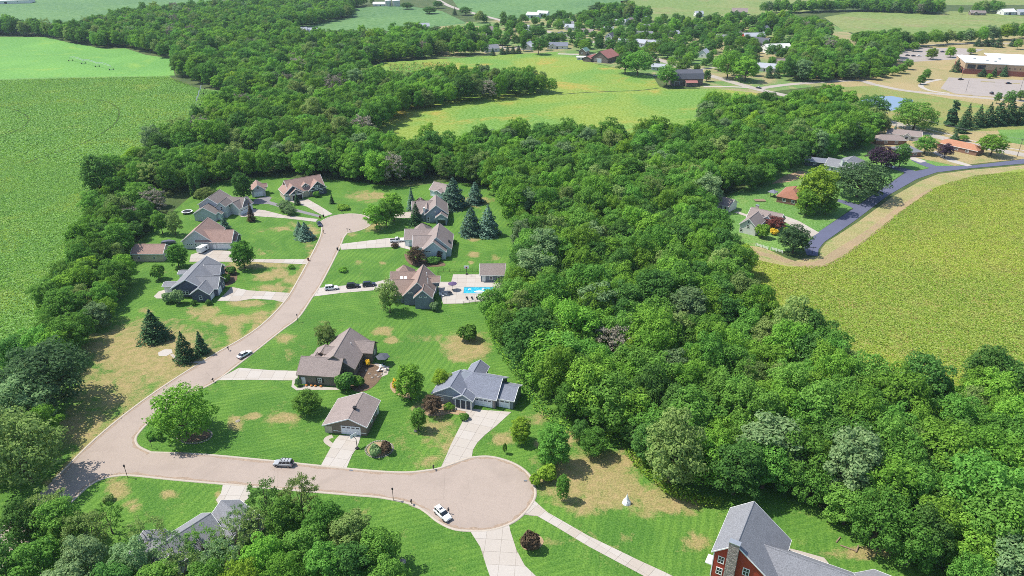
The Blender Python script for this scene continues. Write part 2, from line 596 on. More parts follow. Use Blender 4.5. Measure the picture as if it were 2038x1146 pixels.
LEAF = {
    'dusk': leafm("leaf_dark_grey_green", (0.045, 0.100, 0.036), (0.150, 0.245, 0.105)),
    'mid': leafm("leaf_mid_green", (0.086, 0.218, 0.032), (0.236, 0.460, 0.086)),
    'bright': leafm("leaf_bright_green", (0.115, 0.265, 0.030), (0.299, 0.540, 0.081)),
    'deep': leafm("leaf_deep_green", (0.060, 0.161, 0.032), (0.172, 0.345, 0.081)),
    'olive': leafm("leaf_olive_green", (0.150, 0.247, 0.058), (0.345, 0.455, 0.143)),
    'yellow': leafm("leaf_yellow_green", (0.155, 0.287, 0.025), (0.356, 0.552, 0.069)),
    'silver': leafm("leaf_grey_green", (0.130, 0.240, 0.091), (0.312, 0.448, 0.195)),
    'spruce': leafm("needle_dark_green", (0.028, 0.079, 0.032), (0.096, 0.186, 0.077), 0.05),
    'blue': leafm("needle_blue_green", (0.058, 0.134, 0.090), (0.192, 0.301, 0.211), 0.05),
    'purple': leafm("leaf_purple", (0.028, 0.018, 0.031), (0.109, 0.070, 0.102), 0.1),
    'bronze': leafm("leaf_bronze", (0.051, 0.038, 0.023), (0.154, 0.109, 0.070), 0.1),
    'red': leafm("leaf_red", (0.109, 0.032, 0.026), (0.269, 0.102, 0.083), 0.1),
    'gold': leafm("flower_gold", (0.576, 0.358, 0.026), (0.960, 0.704, 0.064), 0.1),
    'dead': leafm("leaf_dry_grey", (0.205, 0.179, 0.128), (0.384, 0.358, 0.282), 0.1),
}


def weedm(name, c1, c2, c3, s_big, s_mid, rows=None, rowdir=0.0):
    """leaf cards of a crop or meadow: broad drifts of colour, each card a little different"""
    t = NT(name)
    p = t.pos()
    big = t.noise(p, s_big, 4.0, 0.6, 0.6)
    mid = t.noise(p, s_mid, 4.0, 0.65, 0.4)
    col = t.mix(t.ramp(big, 0.38, 0.62), c1, c2)
    col = t.mix(t.ramp(mid, 0.50, 0.70), col, c3)
    rnd = t.n("ShaderNodeNewGeometry").outputs["Random Per Island"]
    cl = t.noise(p, 0.33, 3.0, 0.6, 0.3)
    col = t.mix(t.ramp(cl, 0.36, 0.66), t.mix(0.30, col, (0.02, 0.07, 0.0)), t.mix(0.10, col, (0.8, 1.0, 0.1)))
    if rows:
        mp = t.n("ShaderNodeMapping"); mp.inputs["Rotation"].default_value = (0, 0, rowdir); t.l(p, mp.inputs[0])
        w = t.n("ShaderNodeTexWave"); w.inputs["Scale"].default_value = rows; w.inputs["Distortion"].default_value = 1.5
        w.inputs["Detail"].default_value = 2.0; w.inputs["Detail Scale"].default_value = 0.3; t.l(mp.outputs[0], w.inputs["Vector"])
        col = t.mix(t.math('MULTIPLY', t.ramp(w.outputs[1], 0.2, 0.8), 0.35), col, t.mix(0.5, col, (0.01, 0.04, 0.0)))
    col = t.mix(rnd, t.mix(0.20, col, (0.01, 0.02, 0.0)), t.mix(0.08, col, (1.0, 1.0, 0.5)))
    df = t.n("ShaderNodeBsdfDiffuse"); tr = t.n("ShaderNodeBsdfTranslucent"); ms = t.n("ShaderNodeMixShader"); ms.inputs[0].default_value = 0.35
    t.l(col, df.inputs[0]); t.l(col, tr.inputs[0]); t.l(df.outputs[0], ms.inputs[1]); t.l(tr.outputs[0], ms.inputs[2])
    t.l(ms.outputs[0], t.t.nodes["Material Output"].inputs[0])
    return t.m


M['bark'] = speckle("bark", (0.13, 0.10, 0.075), 0.95, 0.35, 4.0, 0.5, 0.6)

# ------------------------------------------------------------------ ground, fields, roads
def W(pts):
    """pixel list (px, py[, z]) -> ground points"""
    return [G(*q) for q in pts]


def sheet(name, pts, z, mat, kind="structure", thick=0.0, parent=None):
    mb = MB()
    if thick:
        mb.prism(pts, z - thick, z)
    else:
        n = len(pts)
        mb.v = [(a, b, z) for a, b in pts]
        for tr in tessellate_polygon([[Vector((a, b, 0)) for a, b in pts]]):
            A, B, C = (Vector((*pts[i], 0)) for i in tr)
            if (B - A).cross(C - A).z < 0: tr = (tr[0], tr[2], tr[1])
            mb.f.append(tuple(tr)); mb.m.append(0)
    o = mb.build(name, mat, parent, recalc=bool(thick))
    if kind: o["kind"] = kind
    return o


def smooth_line(pts, n=6, closed=False):
    """Catmull-Rom through the points"""
    P = [np.array(p, float) for p in pts]
    out = []
    m = len(P)
    rngi = range(m if closed else m - 1)
    for i in rngi:
        p0 = P[(i - 1) % m] if (closed or i > 0) else P[i]
        p1, p2 = P[i], P[(i + 1) % m]
        p3 = P[(i + 2) % m] if (closed or i + 2 < m) else p2
        for j in range(n):
            s = j / n
            out.append(tuple(0.5 * ((2 * p1) + (-p0 + p2) * s + (2 * p0 - 5 * p1 + 4 * p2 - p3) * s * s + (-p0 + 3 * p1 - 3 * p2 + p3) * s ** 3)))
    if not closed:
        out.append(tuple(P[-1]))
    return out


def ribbon(name, line, w, z, mat, kind="structure", thick=0.0):
    """strip of width w along a ground polyline"""
    P = np.array(line)
    T = np.gradient(P, axis=0)
    T /= np.linalg.norm(T, axis=1)[:, None] + 1e-9
    N = np.stack([-T[:, 1], T[:, 0]], 1)
    w = np.broadcast_to(np.asarray(w, float), (len(P),))[:, None]
    Lf, Rt = P + N * w / 2, P - N * w / 2
    mb = MB()
    n = len(P)
    if thick:
        for i in range(n - 1):
            a, b, c, d = Rt[i], Rt[i + 1], Lf[i + 1], Lf[i]
            mb.hexa([(*q, z - thick) for q in (a, b, c, d)] + [(*q, z) for q in (a, b, c, d)])
    else:
        mb.v = [(*q, z) for q in Rt] + [(*q, z) for q in Lf]
        mb.f = [(i, i + 1, n + i + 1, n + i) for i in range(n - 1)]
        mb.m = [0] * (n - 1)
    o = mb.build(name, mat, recalc=bool(thick))
    if kind: o["kind"] = kind
    return o


def kerb(line, name="kerb"):
    """low rolled kerb: 0.5 m wide, 0.12 m high"""
    P = np.array(line)
    T = np.gradient(P, axis=0); T /= np.linalg.norm(T, axis=1)[:, None] + 1e-9
    N = np.stack([-T[:, 1], T[:, 0]], 1)
    prof = [(-0.30, 0.0), (-0.26, 0.10), (-0.10, 0.125), (0.10, 0.12), (0.30, 0.065), (0.32, 0.0)]
    V, Fc = [], []
    q = len(prof)
    for i in range(len(P)):
        for o_, z in prof:
            V.append((P[i, 0] + N[i, 0] * o_, P[i, 1] + N[i, 1] * o_, z))
    for i in range(len(P) - 1):
        for j in range(q - 1):
            Fc.append((i * q + j, i * q + j + 1, (i + 1) * q + j + 1, (i + 1) * q + j))
    me = fast_mesh(name, V, Fc, M['kerb'])
    o = mesh_obj(name, me)
    o["kind"] = "structure"
    return o


def in_poly(X, Y, poly):
    r = np.zeros(X.shape, bool)
    n = len(poly)
    for i in range(n):
        (x1, y1), (x2, y2) = poly[i], poly[(i + 1) % n]
        c = ((y1 > Y) != (y2 > Y)) & (X < (x2 - x1) * (Y - y1) / (y2 - y1 + 1e-12) + x1)
        r ^= c
    return r


# base sheet to beyond the horizon, in rings so that precision stays good
gb = MB()
R = [0, 400, 1500, 4500]
gb.box(-4500, 4500, -600, 6500, -0.5, -0.06)
ground = gb.build("ground", M['floor'])
ground["kind"] = "structure"

FIELDS = [
    ("crop_field", 'corn', 0.0, [(-400, 160), (0, 157), (150, 153), (335, 149), (350, 163), (400, 176), (490, 186), (440, 235), (360, 280), (300, 315), (215, 330), (180, 372), (205, 440), (150, 520), (100, 600), (60, 700), (10, 790), (-60, 900), (-200, 1146), (-700, 1146)]),
    ("bean_field", 'soy', 0.01, [(-400, 72), (0, 73), (90, 74), (145, 86), (210, 97), (250, 96), (290, 109), (340, 116), (348, 150), (150, 153), (0, 157), (-400, 160)]),
    ("crop_field", 'farfield', 0.0, [(-900, -70), (1600, -70), (1400, -28), (700, -22), (520, -12), (400, 8), (330, 30), (180, 45), (-300, 50)]),
    ("crop_field", 'farfield', 0.02, [(560, 36), (690, 16), (800, 10), (880, 22), (930, 46), (800, 62), (690, 60), (590, 62)]),
    ("bean_field", 'midfield', 0.02, [(700, 150), (760, 124), (900, 116), (1000, 109), (1110, 103), (1190, 128), (1250, 140), (1300, 152), (1312, 172), (1330, 178), (1420, 176), (1500, 184), (1570, 200), (1570, 260), (1100, 290), (800, 300), (700, 290)]),
    ("crop_field", 'farfield', 0.03, [(880, -30), (1300, -30), (1240, 8), (1180, 24), (1060, 40), (960, 34), (915, 20)]),
    ("pasture", 'farfield2', 0.03, [(1235, 2), (1420, -20), (1800, -30), (2400, -30), (2400, 8), (1900, 10), (1640, 16), (1500, 40), (1300, 46), (1240, 36)]),
    ("pasture", 'farfield2', 0.03, [(1640, 34), (1700, 24), (1900, 22), (2100, 36), (2400, 36), (2400, 90), (2038, 60), (1900, 78), (1800, 82), (1680, 62)]),
    ("meadow", 'meadow', 0.0, [(2500, 300), (2045, 328), (1930, 342), (1860, 352), (1822, 372), (1700, 472), (1640, 520), (1560, 520), (1470, 490), (1440, 540), (1500, 620), (1600, 740), (1760, 800), (1900, 790), (2500, 760)]),
]
for nm, mk, z, pts in FIELDS:
    sheet(nm, W(pts), z, M[mk])

# village and school ground
sheet("village_green", W([(760, 110), (800, 60), (930, 44), (1060, 36), (1180, 26), (1300, 42), (1500, 40), (1640, 40), (1700, 70), (1720, 120), (1640, 170), (1500, 186), (1400, 178), (1300, 150), (1180, 125), (1100, 104), (900, 115)]), 0.01, M['townlawn'])
sheet("school_lawn", W([(1640, 175), (1690, 100), (1760, 80), (2038, 62), (2500, 60), (2500, 230), (2000, 215), (1830, 186), (1740, 170)]), 0.03, M['drygrass'])
sheet("rank_grass", W([(1560, 200), (1640, 172), (1740, 168), (1830, 184), (1990, 200), (2500, 215), (2500, 330), (2038, 318), (1930, 296), (1780, 246), (1700, 225)]), 0.02, M['marsh'])
sheet("dry_verge", W([(1700, 226), (1780, 248), (1850, 262), (1930, 262), (2038, 258), (2300, 262), (2300, 330), (2038, 316), (1900, 330), (1760, 300), (1690, 262)]), 0.04, M['drygrass'])
sheet("playing_field", W([(1985, 258), (2300, 256), (2300, 300), (2038, 288), (1998, 282)]), 0.06, M['green_turf'])
sheet("back_yard", W([(1400, 440), (1440, 395), (1560, 330), (1690, 290), (1780, 268), (1900, 300), (1930, 331), (1845, 335), (1800, 343), (1700, 412), (1625, 464), (1600, 500), (1540, 500), (1470, 488), (1420, 470)]), 0.0, M['green_turf'])
sheet("sand_patch", W([(1535, 366), (1560, 350), (1590, 340), (1606, 342), (1600, 352), (1570, 362)]), 0.012, M['straw'])
# cut strip beside the blue road
mown = [(1480, 488), (1520, 492), (1545, 504), (1580, 520), (1600, 514), (1630, 510), (1634, 496), (1645, 482), (1710, 440), (1775, 392), (1832, 360), (1868, 346), (1930, 338), (2045, 328), (2045, 334), (1950, 350), (1880, 366), (1850, 376), (1790, 420), (1730, 470), (1680, 510), (1640, 530), (1570, 530), (1500, 516), (1470, 505)]
sheet("mown_strip", W(mown), 0.012, M['mown'])

ribbon("bare_strip", smooth_line(W([(1474, 496), (1540, 511), (1596, 527), (1640, 522), (1684, 495), (1735, 460), (1800, 410), (1856, 376)]), 6), np.concatenate([np.linspace(3.5, 5.5, 22), np.linspace(5.5, 2.0, 21)]), 0.02, M['bare'])
# lawns of the two streets: a fine sheet that carries where the grass has dried out
LAWN = [(430, 360), (520, 352), (680, 358), (800, 372), (900, 360), (980, 372), (1030, 396), (1060, 470), (1060, 560), (1045, 610), (1040, 660), (1070, 720), (1120, 780), (1170, 820), (1240, 840), (1310, 860), (1370, 920), (1440, 960), (1520, 950), (1640, 1010), (1760, 1050), (1920, 1160), (1900, 1330), (-300, 1330), (-300, 1060), (-40, 930), (40, 860), (90, 780), (150, 690), (190, 600), (210, 540), (270, 480), (330, 430), (380, 390)]
LAWN_W = W(LAWN)
DRY = [(300, 700, 95, 45, 1.25), (360, 735, 70, 28, 1.0), (230, 770, 90, 48, .72), (170, 850, 70, 40, .75), (270, 800, 40, 28, .6), (420, 705, 30, 14, .7), (210, 700, 30, 30, .8),
       (493, 604, 30, 7, 1), (416, 622, 17, 11, .9), (404, 634, 12, 7, .8), (461, 637, 40, 10, .95), (468, 668, 15, 18, 1), (520, 634, 17, 15, 1), (510, 651, 9, 11, .9), (387, 622, 20, 9, .7), (291, 619, 15, 6, .6), (345, 640, 20, 8, .4),
       (520, 527, 50, 6, 1), (557, 544, 19, 8, 1), (581, 556, 15, 9, 1), (527, 551, 18, 8, 1), (544, 573, 30, 8, .9), (470, 527, 16, 8, .8),
       (557, 455, 24, 5, .6), (515, 458, 14, 4, .5), (584, 448, 16, 5, .5), (618, 485, 14, 8, .5), (525, 502, 14, 5, .5), (618, 460, 16, 12, .9),
       (731, 391, 34, 9, .8), (753, 389, 20, 8, .9), (738, 450, 22, 9, .8), (942, 476, 10, 4, 1.2), (942, 507, 11, 5, 1.2), (937, 522, 5, 4, .9), (984, 514, 9, 6, .7), (713, 522, 7, 4, .6), (760, 524, 6, 3, .6), (947, 401, 26, 9, .8), (910, 411, 17, 6, .8), (700, 466, 10, 6, .6),
       (762, 659, 17, 8, 1), (779, 676, 12, 6, 1), (833, 676, 26, 6, .6), (929, 690, 36, 22, 1.2), (914, 712, 20, 8, 1), (868, 674, 14, 9, .45), (725, 765, 13, 5, 1), (567, 674, 18, 8, .9), (575, 708, 12, 10, .45), (640, 640, 14, 4, .3), (600, 690, 10, 6, .3),
       (564, 831, 27, 9, 1), (503, 828, 13, 6, 1), (468, 841, 14, 14, .8), (540, 838, 20, 5, .5), (700, 880, 8, 12, .3),
       (868, 850, 42, 34, .62), (838, 812, 15, 12, .8), (890, 880, 25, 30, .6), (800, 880, 30, 30, .25), (850, 915, 30, 12, .6), (1000, 876, 24, 11, .75), (1069, 834, 26, 13, .6), (1131, 872, 18, 12, .9), (1069, 882, 9, 9, .7), (1062, 917, 9, 9, .6), (1040, 850, 20, 12, .3),
       (1172, 950, 82, 42, 1.05), (1224, 985, 85, 26, .95), (1165, 1013, 24, 15, .9), (1344, 1006, 55, 16, .9), (1292, 1023, 24, 11, .6), (1251, 1068, 18, 9, .5), (1385, 1078, 24, 16, .8), (1230, 915, 45, 20, .9), (1100, 960, 20, 16, .7),
       (235, 972, 22, 18, .8), (341, 984, 18, 7, .8), (263, 1006, 16, 11, .7), (436, 986, 7, 11, .8), (726, 1018, 28, 6, .45), (1103, 1078, 26, 8, .4), (1716, 1100, 60, 10, 1), (1600, 1080, 20, 8, .3), (1160, 1070, 30, 12, .3), (1200, 1100, 60, 16, .25),
       (300, 1146, 40, 20, .4), (990, 1100, 8, 30, .2), (905, 760, 8, 8, .3)]
# verges along the kerbs dry out too
VERGE = [(105, 960), (190, 875), (270, 810), (340, 760), (420, 710), (500, 665), (545, 625), (575, 590), (600, 545), (625, 500)]
xs = [q[0] for q in LAWN_W]; ys = [q[1] for q in LAWN_W]
st = 0.8
gx, gy = np.arange(min(xs), max(xs), st), np.arange(min(ys), max(ys), st)
GX, GY = np.meshgrid(gx, gy, indexing='ij')
inside = in_poly(GX, GY, LAWN_W)
PX, PY = proj(GX, GY)
dry = np.zeros(GX.shape)
for cx_, cy_, rx, ry, s in DRY:
    q = np.sqrt(((PX - cx_) / rx) ** 2 + ((PY - cy_) / ry) ** 2)
    dry = np.maximum(dry, s * np.clip(1.35 - 0.75 * q, 0, 1))
VW = W(VERGE)
for (x1, y1), (x2, y2) in zip(VW[:-1], VW[1:]):
    tt = np.clip(((GX - x1) * (x2 - x1) + (GY - y1) * (y2 - y1)) / ((x2 - x1) ** 2 + (y2 - y1) ** 2), 0, 1)
    dd = np.hypot(GX - x1 - tt * (x2 - x1), GY - y1 - tt * (y2 - y1))
    dry = np.maximum(dry, 0.75 * np.clip(1.3 - dd / 2.6, 0, 1))
idx = -np.ones(GX.shape, int)
cell = inside[:-1, :-1] & inside[1:, :-1] & inside[:-1, 1:] & inside[1:, 1:]
use = np.zeros(GX.shape, bool)
for a in (0, 1):
    for b in (0, 1):
        use[a:GX.shape[0] - 1 + a, b:GX.shape[1] - 1 + b] |= cell
idx[use] = np.arange(use.sum())
V = np.stack([GX[use], GY[use], np.full(use.sum(), 0.02)], 1)
ci, cj = np.nonzero(cell)
Fq = np.stack([idx[ci, cj], idx[ci + 1, cj], idx[ci + 1, cj + 1], idx[ci, cj + 1]], 1)
me = fast_mesh("lawn", V, Fq, M['lawn'])
at = me.attributes.new("dry", 'FLOAT', 'POINT')
at.data.foreach_set("value", dry[use].astype(np.float32))
lawn = mesh_obj("lawn", me)
lawn["kind"] = "structure"

# --- the two streets (one surface: lane, junction, lower street and its turning circle)
west = smooth_line(W([(-120, 1150), (20, 1035), (105, 957), (190, 873), (270, 808), (340, 759), (420, 709), (500, 662), (545, 624), (575, 588), (600, 545), (624, 500), (638, 470), (641, 452)]), 5)
# upper turning circle
cc = G(688, 444); cr = 11.2
a0 = math.atan2(west[-1][1] - cc[1], west[-1][0] - cc[0])
p_end = G(691, 463)
a1 = math.atan2(p_end[1] - cc[1], p_end[0] - cc[0])
if a1 > a0: a1 -= 2 * math.pi
circ = [(cc[0] + cr * math.cos(a0 + (a1 - a0) * i / 30), cc[1] + cr * math.sin(a0 + (a1 - a0) * i / 30)) for i in range(1, 31)]
east = smooth_line(W([(684, 473), (674, 497), (655, 535), (635, 572), (620, 594), (594, 632), (560, 658), (480, 721), (427, 760), (390, 779), (345, 806), (303, 835), (280, 857), (270, 873), (276, 888), (300, 900)]), 5)
upper = smooth_line(W([(300, 900), (400, 904), (520, 915), (637, 927), (740, 937), (807, 940), (850, 936), (877, 931), (911, 919), (938, 910.5), (973, 908.5), (1007, 916), (1035, 929), (1055, 947), (1064, 968), (1064, 992), (1042, 1023), (1014, 1043), (973, 1055.5), (925, 1056), (897, 1051), (870, 1037), (846, 1018), (818, 1003), (760, 990.5), (700, 985), (550, 972.5), (443, 963), (350, 955), (267, 946.5), (235, 946.5), (204, 953), (177, 967), (147, 994), (60, 1075), (-20, 1150)]), 5)
ROAD_POLY = west + circ + east[1:] + upper[1:]
sheet("street", ROAD_POLY, 0.045, M['road'])
kerb(west[10:] + circ)
kerb(circ[-2:] + east + upper[1:5])
kerb(upper[3:])
def grit(line):
    P = np.array(line); T = np.gradient(P, axis=0); T /= np.linalg.norm(T, axis=1)[:, None] + 1e-9
    N = np.stack([-T[:, 1], T[:, 0]], 1)
    c = P.mean(0)
    n = len(P)
    wv_ = 0.55 + 0.35 * np.sin(np.arange(n) * 1.7) * np.sin(np.arange(n) * 0.61)
    for s in (1, -1):
        Q = P + N * s * 0.6
        if in_poly(Q[:, 0], Q[:, 1], ROAD_POLY).mean() > .7:
            ribbon("gutter", [tuple(q) for q in P + N * s * (0.32 + wv_ / 2)[:, None]], wv_, 0.05, M['gutter'])
            return
for ln in (west[10:], east, upper[3:70], upper[70:]):
    grit(ln)
sheet("patched_tarmac", W([(812, 1005), (846, 1012), (880, 1030), (870, 1036), (846, 1018)]), 0.052, M['road'])

bl_up = W([(2300, 292), (2038, 316.5), (1929, 330), (1864, 330), (1845, 336), (1800, 345), (1703, 412), (1625, 464), (1600, 492), (1606, 508), (1628, 509), (1629, 496), (1640, 482), (1703, 438), (1767, 389), (1825, 356), (1864, 343), (1929, 335), (2038, 325.5), (2300, 300)])
sheet("side_road", bl_up, 0.05, M['road_dark'])
sheet("tarmac_drive", W([(1835, 344), (1800, 334), (1772, 330), (1772, 335), (1796, 342), (1815, 350)]), 0.055, M['road_dark'])
sheet("tarmac_drive", W([(1868, 332), (1840, 322), (1812, 318), (1830, 327), (1850, 334)]), 0.055, M['road_dark'])
sheet("tarmac_drive", W([(1712, 408), (1690, 402), (1668, 396), (1664, 400), (1690, 410), (1700, 416)]), 0.055, M['road_dark'])

village_road = smooth_line(W([(860, -8), (895, 12), (950, 28), (1020, 46), (1100, 65), (1200, 88), (1290, 112), (1370, 138), (1440, 158), (1510, 178), (1600, 198), (1700, 222), (1760, 240), (1850, 268), (1960, 293), (2060, 312), (2300, 350)]), 4)
ribbon("village_road", village_road, 8.5, 0.05, M['road_far'])
ribbon("school_drive", smooth_line(W([(1510, 176), (1580, 167), (1700, 160), (1740, 168), (1800, 180), (1870, 187), (1960, 195), (2080, 204)]), 4), 7.0, 0.056, M['road_far'])
ribbon("field_track", smooth_line(W([(1820, 92), (1880, 88), (1940, 86), (2038, 86), (2200, 88)]), 3), 6.0, 0.056, M['road_far'])
ribbon("cross_lane", smooth_line(W([(1300, 150), (1350, 150), (1400, 137), (1460, 133), (1530, 136)]), 3), 4.5, 0.056, M['road_far'])
ribbon("cross_lane", smooth_line(W([(1040, 92), (1010, 98), (990, 88), (960, 92), (940, 99)]), 3), 5, 0.056, M['road_far'])
ribbon("cross_lane", smooth_line(W([(1110, 107), (1180, 108), (1240, 102), (1290, 112)]), 3), 6, 0.056, M['concrete'])
ribbon("cross_lane", smooth_line(W([(1100, 66), (1180, 74), (1260, 84), (1330, 80)]), 3), 4, 0.056, M['road_far'])
ribbon("barn_lane", smooth_line(W([(1400, 172), (1440, 172), (1490, 174)]), 3), 4, 0.06, M['concrete'])
ribbon("footpath", smooth_line(W([(1735, 232), (1850, 258), (1960, 286), (2060, 303)]), 3), 1.6, 0.07, M['concrete'])
sheet("parking_lot", W([(1888, 154), (2060, 160), (2300, 168), (2300, 205), (2050, 196), (1935, 190), (1900, 186), (1872, 176)]), 0.07, M['lot'])
ribbon("lot_entrance", smooth_line(W([(1872, 158), (1850, 162), (1832, 170), (1850, 180), (1890, 186)]), 4), 4, 0.075, M['concrete'])
sheet("parking_lot", W([(1770, 112), (1800, 94), (1910, 96), (1960, 98), (1900, 118), (1800, 124)]), 0.07, M['lot'])
ribbon("wheel_track", smooth_line(W([(178, 197), (212, 202), (233, 214), (237, 228), (228, 246), (205, 264), (168, 284), (90, 310), (50, 325)]), 6), 1.1, 0.03, M['soil'])
ribbon("wheel_track", smooth_line(W([(-30, 208), (0, 211), (35, 220), (57, 236), (46, 251), (15, 268), (-20, 280)]), 6), 1.1, 0.03, M['soil'])
ribbon("field_margin", smooth_line(W([(1106, 189), (1150, 185), (1210, 182), (1270, 180), (1312, 175)]), 4), 1.6, 0.05, M["soil"])
sheet("pond", W([(1690, 207), (1712, 200), (1745, 192), (1775, 191), (1818, 199), (1812, 212), (1775, 220), (1720, 214)]), 0.04, M['pond'])


# --- drives: concrete poured in bays
def clip(poly, nx, ny, c):
    """keep the side nx*x+ny*y <= c"""
    out = []
    n = len(poly)
    for i in range(n):
        a, b = poly[i], poly[(i + 1) % n]
        da, db = nx * a[0] + ny * a[1] - c, nx * b[0] + ny * b[1] - c
        if da <= 0: out.append(a)
        if da * db < 0:
            s = da / (da - db)
            out.append((a[0] + (b[0] - a[0]) * s, a[1] + (b[1] - a[1]) * s))
    return out


def area(p):
    return 0.5 * sum(p[i][0] * p[(i + 1) % len(p)][1] - p[(i + 1) % len(p)][0] * p[i][1] for i in range(len(p)))


def drive(px, mats, bay=3.6, ang=0.0, name="driveway", off=(0, 0), bayw=None):
    P = W(px)
    base = sheet(name, P, 0.05, M['joint'])
    u, v = (math.cos(ang), math.sin(ang)), (-math.sin(ang), math.cos(ang))
    us = [p[0] * u[0] + p[1] * u[1] for p in P]; vs_ = [p[0] * v[0] + p[1] * v[1] for p in P]
    gap = 0.03
    bw = bayw or bay
    for i in range(int(min(us) // bay), int(max(us) // bay) + 1):
        for j in range(int(min(vs_) // bw), int(max(vs_) // bw) + 1):
            q = P
            for nx, ny, c in ((u[0], u[1], (i + 1) * bay - gap), (-u[0], -u[1], -(i * bay + gap)), (v[0], v[1], (j + 1) * bw - gap), (-v[0], -v[1], -(j * bw + gap))):
                q = clip(q, nx, ny, c)
                if len(q) < 3: break
            if len(q) < 3 or abs(area(q)) < 0.4: continue
            mb = MB()
            try:
                mb.prism(q, 0.045, 0.074 + random.uniform(0, 0.008))
            except Exception:
                continue
            o = mb.build("slab", random.choice(mats), base)
    return base


drive_hidden = [(444, 963), (492, 968), (500, 985), (486, 1000), (462, 1004), (436, 1006), (430, 995), (440, 982)]
CA, CB, CC = M['concrete'], M['concrete_b'], M['concrete_c']
drive([(676, 866), (718, 868), (714, 882), (709, 893), (701, 905), (690, 931), (639, 926), (663, 882), (668, 874)], [CC, CA], 3.4, 1.35)
drive([(929, 812), (960, 816), (1018, 820), (1008, 829), (985, 850), (966, 865), (950, 881), (941, 896), (939, 911), (911, 921), (876, 933), (886, 912), (897, 886), (912, 856), (925, 831)], [CA, CC, CA], 3.2, 1.25)
drive([(935, 1056), (973, 1056), (1013, 1044), (1016, 1058), (1028, 1095), (1044, 1125), (1070, 1150), (1110, 1190), (992, 1190), (975, 1147), (969, 1130), (956, 1089)], [CC, CA], 3.3, 1.5)
drive([(1043, 1024), (1056, 1010), (1063, 996), (1090, 1020), (1172, 1067), (1275, 1117), (1330, 1142), (1420, 1185), (1350, 1185), (1275, 1143), (1172, 1088), (1104, 1047), (1069, 1027), (1054, 1026)], [CA, CB, CC], 2.4, -0.72, bayw=3.0)
drive([(476, 732), (500, 734), (540, 737), (594, 738), (592, 757), (560, 757), (495, 756), (430, 757)], [CA, CC], 3.6, 0.0)
drive([(432, 599), (448, 585), (460, 571), (495, 578), (576, 583), (564, 602), (544, 597), (503, 594.5), (470, 600)], [CB, CC], 3.6, 0.0)
drive([(412, 497), (466, 500), (458, 512), (476, 516), (616, 516), (608, 526), (495, 521), (377, 521), (380, 507)], [CB, CA, CC], 3.8, 0.0)
drive([(474, 426), (505, 416), (527, 418.5), (564, 428), (633, 436), (628, 441.5), (569, 434.5), (507, 430), (480, 432)], [CB, CA], 4.0, 0.0)
drive([(572, 399), (614, 397), (640, 412), (662, 426), (646, 431), (610, 411), (594, 407)], [CB, CA], 4.0, 0.3)
drive([(722, 424), (792, 423.5), (820, 421), (817, 434), (792, 434), (740, 432)], [CB], 4.0, 0.0)
drive([(676, 486), (768, 474.5), (812, 472), (816, 497), (792, 491), (679, 497)], [CC, CA], 3.8, 0.12)
drive([(635, 573), (700, 567), (750, 561), (784, 552), (790, 572), (753, 577), (680, 583), (625, 590)], [CC, CA], 3.8, 0.1)
drive(drive_hidden, [CC, CA], 3.4, 0.0)
sheet("tarmac_drive", W([(500, 406), (508, 396), (532, 390), (541, 393), (536, 400), (586, 415), (640, 429), (637, 433), (584, 420), (534, 406)]), 0.052, M['drive_asphalt'])
drive([(1550, 425), (1590, 440), (1630, 463), (1612, 474), (1600, 466), (1580, 452), (1548, 434)], [CB, CA], 3.6, 0.5)
drive([(1800, 313), (1812, 310), (1845, 321), (1832, 324)], [CA, CC], 3.6, 0.5)
sheet("footpath", W([(1460, 422), (1470, 421), (1490, 428), (1486, 431)]), 0.06, CA)
sheet("footpath", W([(1862, 300), (1900, 318), (1935, 329), (1925, 331), (1890, 322), (1856, 304)]), 0.06, CA)

# paths and patios
pool_patio = drive([(902, 546), (957, 546), (962, 556), (1005, 558), (1020, 600), (951, 600), (921, 604), (882, 605), (872, 575), (874, 561), (898, 561)], [CC, CC, CA], 3.2, 0.03, name="patio")
ribbon("footpath", smooth_line(W([(662, 868), (652, 872), (650, 878), (660, 886), (668, 890)]), 4), 1.4, 0.06, CB)
sheet("footpath", W([(589, 757), (585, 766), (592, 772), (602, 771), (604, 767), (675, 772), (675, 776), (604, 776), (590, 777), (580, 770), (582, 757)]), 0.06, CA)
hexc = G(329, 702)
sheet("patio", [(hexc[0] + 2.2 * math.cos(i * math.pi / 3), hexc[1] + 2.2 * math.sin(i * math.pi / 3)) for i in range(6)], 0.06, CC)
ribbon("footpath", smooth_line(W([(341, 705), (352, 714), (368, 721), (390, 721), (412, 720)]), 5), 0.9, 0.06, CB)
sheet("patio", W([(306, 590), (316, 580), (335, 575), (344, 583), (330, 594), (312, 594)]), 0.06, CA)
sheet("patio", W([(730, 735), (748, 722), (775, 730), (772, 745), (755, 752), (738, 748)]), 0.06, CB)
sheet("footpath", W([(1565, 1090), (1590, 1096), (1640, 1110), (1650, 1122), (1600, 1120)]), 0.06, CB)
ribbon("garden_path", smooth_line(W([(932, 815), (915, 820), (905, 815), (900, 805)]), 4), 1.3, 0.06, CB)


def bed(px, mat, name="planting_bed", edge=True):
    P = smooth_line(W(px), 5, True)
    b = sheet(name, P, 0.07, mat)
    return P


